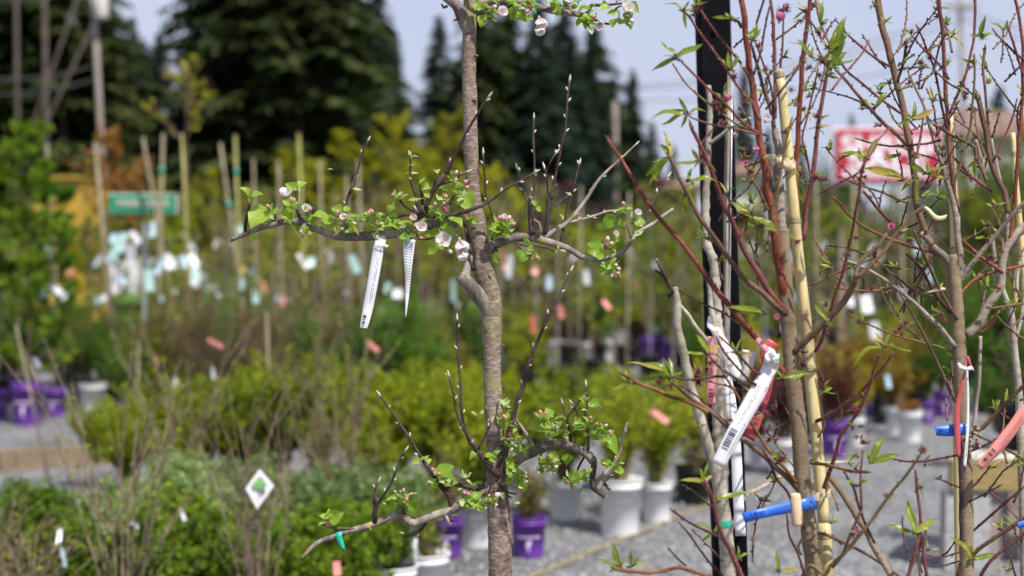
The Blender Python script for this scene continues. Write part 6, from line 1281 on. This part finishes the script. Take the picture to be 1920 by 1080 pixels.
SB = [sapling(300, 2.0, .42, 300, 'olivel', ls=.04)] + [sapling(301+i, 2.0, .48, n_, m_, t_, ls=.045, bole=.2) for i, (m_, n_, t_) in enumerate((('burg',260,'twiggrey'),('yg',750,'twigbrown'),('olivel',520,'twiggrey'),('yg',420,'mauvetwig')))]
SG = [sapling(310+i, 3.0, .65, 1350, 'gold', 'twigbrown', ls=.065, bole=.25, nst=34) for i in range(3)]
SO = sapling(320, 3.0, .6, 1100, 'orangel', 'twigbrown', ls=.06, bole=.62, nst=30)
SR = [sapling(324, 2.72, .60, 3600, 'bright', 'twigbrown', ls=.06, bole=.12, nst=44, potspec=(.15,.40,'ppot','band')), sapling(325, 2.3, .52, 2600, 'green', 'twigbrown', ls=.055, bole=.15, nst=36, potspec=(.115,.27,'ppot','band')), sapling(326, 2.6, .6, 3200, 'bright', 'twigbrown', ls=.06, bole=.12, nst=40, potspec=(.12,.28,'ppot','band'))]
def sp(px, d, ty, pr, lab, group=None, h0=2.0, wide=1.0):
    h = ZD(ty, d); return place(pr, used, XD(px, d), d, 0, (h/h0)**.5*wide, rnd.uniform(0,6), lab, group, h/h0)
for px, d, ty, w_, lab in ((645,27,262,1.0,'yellow-leaved young tree left of the apple trunk, the leftmost full one'),(700,29,300,1.0,'low yellow young tree behind the hanging printed tag'),(742,28,238,1.1,'tall yellow young tree left of the apple trunk'),(835,26,228,1.15,'brightest yellow young tree touching the apple trunk on its left'),(800,29,300,1.1,'yellow young tree behind the leafy spur'),
    (925,27,330,1.15,'yellow young tree just right of the apple trunk'),(980,28,370,1.0,'low yellow young tree under the bud shoots'),(880,30,320,1.1,'yellow young tree directly behind the apple trunk'),(545,26,300,.9,'yellow young tree between two canes left of centre'),(590,30,320,1.0,'yellow-green young tree at the fork of bare twigs'),(500,28,380,.9,'low yellow young tree above the left end of the apple branch'),(1280,30,380,1.0,'yellow-green young tree left of the black post'),(770,24,320,1.1,'yellow young tree behind the upright spur')):
    sp(px, d, ty, SG[int(px) % 3], lab, None, 3.0, w_)
SY = sapling(330, 4.4, .75, 230, 'gold', 'twigbrown', ls=.085, bole=.7, nst=22, trunkr=.03); place(SY, used, XD(345,22), 22, 0, 1, .5, 'tall dark-stemmed tree with a few bright yellow tufts before the firs', None, ZD(138,22)/4.4)
sp(205, 17, 272, SO, 'orange-leaved young tree behind the long wooden stake', None, 3.0, .95); sp(262, 20, 320, SO, 'smaller orange-leaved young tree beside the street sign', None, 3.0, .8); 
place(SR[0], used, XD(50,13.5), 13.5, 0, 1, 0, 'bright green leafy tree in the big purple pot at the left, lettering facing'); place(SR[1], used, XD(102,14.3), 14.3, 0, 1, 0, 'darker green leafy tree in the smaller purple pot beside the big one'); place(SR[2], used, XD(-8,14.0), 14.0, 0, 1, .2, 'bright green leafy tree in the purple pot cut by the left edge')
sp(400, 30, 330, SG[0], 'thin yellow young tree among the canes on the left', None, 3.0, .8); sp(300, 30, 350, SG[1], 'thin yellow young tree by the street sign', None, 3.0, .8)
GRP = 'slender young trees in the rows'
for i in range(128):
    px = -30 + (i*193.7) % 1980; d = 15.5 + 15*((i*.618) % 1)
    if 1490 < px < 1900 and d < 17: d += 5
    if 100 < px < 390 and i % 3: continue
    if px > 1560: ty = rnd.uniform(345, 440)
    elif px > 1240: ty = rnd.uniform(370, 450)
    else: ty = rnd.uniform(345, 450)
    if px < 190: ty = max(ty, 440)
    place(SB[i % 5], used, XD(px, d), d, 0, rnd.uniform(.85, 1.25), rnd.uniform(0,6), ('slender grey young tree with few olive leaves','slender grey young tree with reddish young leaves','leafy yellow-green young tree with brown twigs','grey young tree thinly hung with olive leaves','mauve-twigged young tree with sparse yellow-green leaves')[i % 5] + (', right of the black post' if px > 1370 else ', left of the apple trunk' if px < 880 else ', between apple trunk and black post'), GRP, ZD(ty, d)/2.0)
LOW = [bush(440+i, .95, .42, 30, 1500, .05, m_, 'twigbrown', z0=.22, form='mound', potspec=(.14,.26,'kpot'), branchy=3) for i, m_ in enumerate(('green','olivel','burg','yg'))]
for i in range(58):
    px = -30 + (i*331.3) % 1980; dd_ = 16.5 + 14*((i*.382) % 1)
    if (990 < px < 1290 or 755 < px < 905) and dd_ < 23: continue
    place(LOW[(i*3) % 4 if i % 5 else 0], used, XD(px, dd_), dd_, 0, rnd.uniform(.9,1.3), rnd.uniform(0,6), 'low rounded ' + ('green','olive','burgundy','yellow-green')[(i*3) % 4 if i % 5 else 0] + ' shrub among the young trees' + (', right of the black post' if px > 1370 else ', left of the apple trunk' if px < 880 else ', between apple trunk and black post'), 'low shrubs among the young trees', rnd.uniform(.7,1.15))
OL = [sapling(340+i, 2.0, .5, 1500, 'olivel' if i else 'yg', 'twigbrown', ls=.06, bole=.15, nst=40) for i in range(2)]
for px, dd_, ty, lab in ((60,24,400,'olive bushy young tree at the left end of the yellow shed'),(95,22,398,'olive bushy young tree in front of the yellow shed'),(132,24,402,'olive bushy young tree before the middle of the yellow shed'),(165,26,392,'olive bushy young tree at the right end of the yellow shed'),(215,29,405,'olive bushy young tree under the street sign, left'),(340,29,360,'olive bushy young tree right of the street sign'),(375,30,345,'olive bushy young tree behind the cane with yellow tufts'),(455,32,380,'olive bushy young tree behind the taped canes'),(300,30,410,'olive bushy young tree under the street sign, right')):
    sp(px, dd_, ty+(38 if px < 170 else 12), OL[px % 2], lab, None, 2.0, 1.15)
# stakes
for i, (xt, yt, xb, yb, wd, lab) in enumerate(((88,270,110,600,9,'pale bamboo cane left of the long wooden stake'),(178,266,208,600,13,'long wooden stake with orange leaves behind it'),(268,258,302,450,9,'left cane of the crossed pair by the street sign'),(306,250,296,600,10,'right cane of the crossed pair by the street sign'),(341,250,352,470,9,'cane under the yellow-tufted tree'),(413,268,458,600,10,'slanting cane with teal tape, left of two'),(441,254,452,600,9,'yellowish upright cane with teal tape, right of two'),(475,298,480,520,8,'short cane left of centre'),(522,300,528,560,8,'cane above the left tip of the apple branch'),(560,250,572,560,9,'tall cane left of the thin dark shoot'),
    (600,300,606,600,8,'cane above the plain end of the left branch'),(672,300,680,560,8,'cane behind the thin dark shoot'),(1318,330,1322,600,8,'cane left of the black post'),(650,330,655,600,7,'faint cane behind the hanging tags'),(1090,350,1086,600,7,'cane right of the bud shoots'),(1180,360,1176,600,8,'cane behind the crossing peach branch'),(1600,345,1604,600,9,'cane under the red sign on its left'),(1690,345,1694,620,9,'cane under the red sign on its right'),(1530,330,1532,600,8,'cane left of the red sign'),(30,610,70,800,7,'thin cane in front of the purple pots'),(500,585,506,800,8,'thin cane rising over the yellow-green row'),(260,640,256,800,7,'short cane over the yellow-green row'))):
    d = 15.0 if yt < 500 else 9.9; t = P(xt, yt, d); b_ = P(xb, yb, d); v = (b_-t).normalized(); b_ = b_ + v*((-.05-b_.z)/v.z)
    mb = MB(); mb.tube([t, t.lerp(b_,.5), b_], [wd*.62*d/F/2*.9, wd*.68*d/F/2, wd*.7*d/F/2], 8); ob = tag(mb.build('cane', M['canegreen' if i in (4,6,9) else 'bambooold']), lab, 'cane')
    if i in (3, 5, 6):
        q = t.lerp(b_, .12 + .05*(i % 3)); mb = MB(); mb.tube([q, q+(b_-t).normalized()*.06], [wd*d/F/2*.85]*2, 8); mb.build('tape_band', M['tagteal'], ob)
# tags hanging in the rows
def htag(px, py, d, L, w_, ang, mt, lab, grp=None):
    L *= .8; w_ *= .72; c = P(px, py, d); ang += rnd.uniform(-.15,.15); v = Vector((math.sin(ang), rnd.uniform(-.2,.2), -math.cos(ang))).normalized(); u = Vector((math.cos(ang), rnd.uniform(-.5,.5), math.sin(ang))).normalized()
    mb = MB(); n = Vector((0,.002,0)); ps_ = []
    for s_ in (0,.3,.6,1): ps_.append(c + v*L*(s_-.5) + Vector((0, -.02*s_*s_, 0)))
    for i in range(3):
        a, b_ = ps_[i], ps_[i+1]; mb.quad(a-u*w_/2, a+u*w_/2, b_+u*w_/2, b_-u*w_/2); mb.quad(a-u*w_/2+n, b_-u*w_/2+n, b_+u*w_/2+n, a+u*w_/2+n)
    mb.tube([c-v*L*.5, c-v*L*.62], [.003,.002], 4)
    tag(mb.build('plant_tag', M[mt]), lab, 'plant tag', grp)
for px, py, d, L, w_, an, mt, lab in ((405,644,10,.15,.045,1.25,'tagsalmon','salmon tag lying level over the dark shrubs on the left'),(1236,780,8.1,.15,.05,1.1,'tagsalmon','salmon tag lying slanted in the yellow-green row'),(1137,571,11,.11,.05,.6,'tagsalmon','small salmon tag slanting near the cut stem'),(293,678,10,.12,.035,.3,'tagsalmon','narrow red tag over the yellow-green row on the left'),(1000,608,12,.17,.05,.05,'tagred','dark pink upright tag right of the apple trunk'),(1052,585,13,.14,.06,.2,'tagsalmon','pale red tag right of the apple trunk'),(700,650,9.4,.12,.04,1.0,'tagsalmon','salmon tag left of the long bare shoot'),(665,495,13,.22,.10,.25,'tagaqua','aqua tag left of the hanging white tag'),(1470,612,12,.1,.05,0,'tagwhite','white tag behind the peach trunk'),
    (280,525,13,.25,.11,.1,'tagaqua','aqua tag left of the car wheel'),(320,490,14,.2,.1,.7,'tagwhite','white tag bunch beside the leaning canes'),(300,500,14,.22,.1,-.4,'tagsky','pale blue tag on the right-hand cane'),(228,455,14,.25,.1,-.35,'tagaqua','aqua tag fanned left at the long stake'),(240,470,14,.28,.1,.35,'tagwhite','white tag fanned right at the long stake'),(218,478,14,.2,.1,-.5,'tagwhite','white tag below the aqua one at the long stake'),(345,490,14,.16,.08,.2,'tagsky','pale blue tag right of the crossed canes'),(366,515,14,.18,.1,0,'tagaqua','round aqua tag above the grey shrubs'),(90,545,14,.24,.09,-.9,'tagsky','pale blue tag sticking out left of the cane'),(112,548,14,.2,.08,.8,'tagwhite','white tag sticking out right of the cane'),(98,560,14,.12,.07,0,'tagyellow','yellow tag at the foot of the cane'),(195,558,13,.08,.09,0,'tagwhite','tiny bright white tag with a red edge'),(287,430,15,.2,.07,0,'tagsky','pale blue tag high on the crossed canes'),
    (450,430,15,.12,.1,0,'tagaqua','aqua tag at the end of the apple branch'),(452,530,15,.18,.08,.3,'tagsky','blue tag between the taped canes'),(455,505,15,.08,.08,0,'tagyellow','yellow tag between the taped canes'),(480,555,15,.18,.09,.1,'tagaqua','aqua tag right of the taped canes'),(583,491,15,.12,.12,0,'tagaqua','round aqua tag on a cane left of centre'),(568,490,15,.24,.06,.6,'tagwhite','slim white tag left of the round aqua one'),(745,550,12,.10,.12,0,'tagwhite','round white tag beside the folded tag'),(727,540,13,.12,.08,0,'tagaqua','small aqua tag between the two hanging tags'),(850,545,13,.25,.07,.1,'tagaqua','aqua tag left of the cut stub'),(1030,530,16,.2,.09,.1,'tagsky','pale blue tag right of the trunk burr'),(955,500,15,.3,.09,0,'tagwhite','white tag close to the right side of the apple trunk'),
    (950,500,16,.08,.08,0,'tagsalmon','tiny pink tag close to the trunk'),(1003,508,16,.09,.09,0,'tagsalmon','tiny pink tag under the right arm'),(1692,548,16,.2,.09,0,'tagwhite','round white tag right of the diagonal twig'),(1625,570,14,.22,.16,.2,'tagwhite','broad white tag below the diagonal twig'),(1640,620,13,.2,.13,.1,'tagwhite','broad white tag above the barberries'),(1595,565,15,.14,.08,.1,'tagwhite','small white tag above the barberries'),(400,700,9.6,.10,.04,.1,'tagwhite','white tag standing in the yellow-green row, left'),(330,720,9.4,.10,.035,.1,'tagwhite','white tag in the yellow-green row beside the cane'),(405,745,9.4,.16,.04,.05,'tagwhite','long white tag in the yellow-green row'),(70,680,10,.10,.03,.6,'tagwhite','thin white tag above the big purple pot'),(255,985,5.6,.05,.025,1.0,'tagwhite','small white tag low in the bright green shrubs, left'),(343,965,5.6,.06,.022,.5,'tagwhite','small white tag low in the bright green shrubs, right'),(112,1005,5.3,.06,.025,.1,'tagwhite','small white tag on the dry shrub'),(120,1045,5.3,.09,.022,.2,'tagsky','pale blue strip below the tag on the dry shrub'),(632,1065,5.3,.06,.04,.2,'tagsalmon','pink and white tag at the bottom edge'),(1480,480,16,.2,.08,.1,'tagsky','pale blue tag behind the peach trunk'),
    (1720,465,16,.2,.09,0,'tagsky','mauve blue tag behind the cut peach limb'),(1665,715,11,.13,.05,0,'tagsky','lilac tag in the barberries'),(1100,520,16,.2,.08,.2,'tagwhite','white tag under the end of the right arm'),(620,480,16,.2,.08,.2,'tagwhite','white tag under the left arm'),(530,560,15,.16,.07,.2,'tagsalmon','pinkish tag left of centre')):
    htag(px, py, d, L, w_, an, mt, lab)
for i in range(11):
    htag(rnd.uniform(205, 385), rnd.uniform(440, 560), rnd.uniform(13, 15), rnd.uniform(.10,.2), rnd.uniform(.06,.10), rnd.uniform(-.8,.8), rnd.choice(('tagwhite','tagwhite','tagwhite','tagsky','tagaqua')), 'pale tag in the thick bunch of white tags around the long wooden stake', 'bunch of pale tags by the long stake')
for i in range(46):
    px = rnd.uniform(80, 1300) if i % 3 else rnd.uniform(1380, 1900); py = rnd.uniform(455, 575); mm = rnd.choice(('tagwhite','tagwhite','tagaqua','tagsky','tagsalmon','tagpink'))
    htag(px, py, rnd.uniform(17, 26), rnd.uniform(.14,.26), rnd.uniform(.05,.09), rnd.uniform(-.6,.6), mm, 'small ' + {'tagwhite':'white','tagaqua':'aqua','tagsky':'pale blue','tagsalmon':'salmon','tagpink':'pink'}[mm] + ' tag in the far rows' + (', right of the black post' if px > 1370 else ', left of the apple trunk' if px < 880 else ', between apple trunk and black post'), 'tags in the far rows')


# diamond label on the bare shrub
c = P(487, 917, 5.15); q = 5.15/F; mb = MB()
V = [c+Vector((0,0,38*q)), c+Vector((26*q,.01,5*q)), c+Vector((-5*q,0,-38*q)), c+Vector((-26*q,-.01,2*q))]
mb.quad(*V); mb.quad(*[v+Vector((0,.003,0)) for v in V[::-1]]); dl_ = tag(mb.build('plant_label', M['tagwhite'], smooth=False), 'white diamond-shaped picture label with a green plant on it', 'plant label')
mb = MB(); W2 = [c+Vector((1*q,-.006,25*q)), c+Vector((14*q,-.004,8*q)), c+Vector((6*q,-.006,0*q)), c+Vector((-11*q,-.011,2*q)), c+Vector((-14*q,-.012,8*q))]; mb.v += W2; mb.face((0,1,2,3,4)); M['greenprint'] = plain('green_print', (.16,.36,.12), .6, .4, 60); mb.build('print', M['greenprint'], dl_, smooth=False)

# timber edging, rope
mb = MB(); a, b_ = Vector((XD(-260, 10.0), 10.0, .08)), Vector((XD(300, 11.0), 11.0, .08)); v = (b_-a).normalized(); u = Vector((-v.y, v.x, 0))
n = 0
for w2, z0, z1 in ((.07, -.02, .13),):
    V = []
    for e in (a, b_):
        for s_, z_ in ((-1,z0),(1,z0),(1,z1),(-1,z1)): V.append(Vector((e.x, e.y, 0)) + u*s_*w2 + Vector((0,0,z_+.02)))
    mb.v += V
    for f in ((0,1,2,3),(7,6,5,4),(0,4,5,1),(1,5,6,2),(2,6,7,3),(3,7,4,0)): mb.face(f)
tag(mb.build('landscape_timber', M['timber'], smooth=False), 'long tan timber edging on the gravel at the left, before the purple pots', 'timber')
mb = MB(); rp = [P(940, 1100, 6.65), P(1000, 1080, 6.85), P(1085, 1045, 7.3), P(1180, 1008, 7.85), P(1260, 975, 8.4), P(1330, 950, 8.9), P(1420, 915, 9.7), P(1500, 885, 10.5), P(1560, 862, 11.2)]
rp = [Vector((p.x, p.y, .012)) for p in rp]; pa = [a_ for a_, _ in smooth_path([(p, 0) for p in rp], .08)]; mb.tube(pa, [.0085]*len(pa), 8, 0, True, .1, 30); M['rope'] = plain('yellow_rope', (.27,.23,.12), .8, .2, 40)
tag(mb.build('rope', M['rope']), 'pale yellow rope lying across the gravel in front of the white pots', 'rope')

# display bench at the lower right
d = 7.0; k = d/F; tb = thing('display_bench', 'wooden-edged wire-topped bench on concrete blocks at the lower right', 'bench', (XD(1900, d), d, 0))
x0 = XD(1784, d); x1 = x0 + 1.8; zt, zb = ZD(864, d), ZD(919, d); hz = (zt-zb)/2; zm = (zt+zb)/2; sk = .30/.55; dp = .55
def board(ax, ay, bx, by):
    mb = MB(); a, b_ = Vector((ax, ay, zm)), Vector((bx, by, zm)); v = (b_-a); L = v.length/2; an = math.atan2(v.y, v.x); mb.box((a+b_)/2, (L, .019, hz), Matrix.Rotation(an, 3, 'Z')); mb.build('frame_board', M['wood'], tb, smooth=False)
board(x0, d, x1, d); board(x0+.3, d+dp, x1+.3, d+dp); board(x0+.02, d+.035, x0+.28, d+dp-.03); board(x1-.01, d+.035, x1+.27, d+dp-.03)
mb = MB()
for i in range(37): mb.tube([Vector((x0+.01+i*.05, d-.005, zt+.004)), Vector((x0+.30+i*.05, d+dp, zt+.004))], [.0016]*2, 4, 0, False); mb.tube([Vector((x0+.01+i*.05, d-.023, zt+.006)), Vector((x0+.01+i*.05, d-.024, zt-.025))], [.0016]*2, 4, 0, False)
for i in range(12): mb.tube([Vector((x0+i*.05*sk, d+i*.05, zt+.008)), Vector((x1+i*.05*sk, d+i*.05, zt+.008))], [.0016]*2, 4, 0, False)
tag(mb.build('wire_mesh', M['steel'], tb), kind='stuff')
for bx, by in ((x0-.025, d-.03), (x0+.42, d+.42), (x0+1.3, d-.03)):
    for lv in range(2): mb = MB(); mb.box((bx+.11+lv*.004, by+.08, .001+.095+lv*.194), (.11, .048, .095)); mb.build('concrete_block', M['concrete'], tb, smooth=False)
for lx, ly in ((1862, .06), (1900, .3)): mb = MB(); mb.box((XD(lx, d+ly), d+ly, zb/2-.004), (.03, .03, zb/2-.004)); mb.build('leg', M['polew'], tb, smooth=False)
ro = thing('potted_shrub', 'leafy shrub in the black pot standing on the wire bench', 'potted shrub'); bush(95, .8, .2, 18, 260, .03, 'green', 'twigbrown', z0=.22, root=ro, potspec=(.13,.24,'kpot'), twig=.004); ro.matrix_local = Matrix.Translation((XD(1918, d+.3), d+.3, zt+.012))
# dark hedge and green columnar evergreens on the right
HG = [bush(400+i, 3.2, .75, 60, 6500, .085, 'green', 'twigbrown', z0=.2, form='up', twig=.012, lowest=.05, branchy=6, name='arborvitae', cat='evergreen', stems_name='branches') for i in range(2)]
for i, (px, d, ty, lab) in enumerate(((1885,22,215,'dark columnar evergreen below the brown roof, tallest'),(1925,21,200,'dark columnar evergreen cut by the right edge'),(1845,24,262,'dark columnar evergreen right of the red sign, shorter'),(1550,30,246,'dark columnar evergreen touching the red sign on its left'),(1528,32,300,'low dark evergreen left of the sign'),(1780,27,300,'dark evergreen behind the second cane'),(1590,30,345,'dark evergreen under the left end of the red sign'),(1640,31,352,'dark evergreen under the middle of the red sign'),(1700,30,350,'dark evergreen under the right end of the red sign'))):
    place(HG[i % 2], used, XD(px, d), d, 0, .9, rnd.uniform(0,6), lab, None, ZD(ty, d)/3.2)
# dense background hedge below the firs
HD = [bush(420+i, 2.6, 1.3, 60, 5200, .12, 'olivel' if i else 'green', 'twigbrown', z0=.1, form='mound', twig=.012, lowest=.1, branchy=4, name='hedge_shrub', cat='hedge shrub') for i in range(2)]
for i in range(20):
    px = -40+i*100; d = rnd.uniform(32, 36) if px > 480 else rnd.uniform(46, 50)
    place(HD[i % 2], used, XD(px, d), d, gz(XD(px,d), d) if d > 36 else 0, rnd.uniform(.9,1.2), rnd.uniform(0,6), 'rounded hedge shrub closing the far side of the nursery', 'far hedge shrubs', rnd.uniform(.75, 1.05))
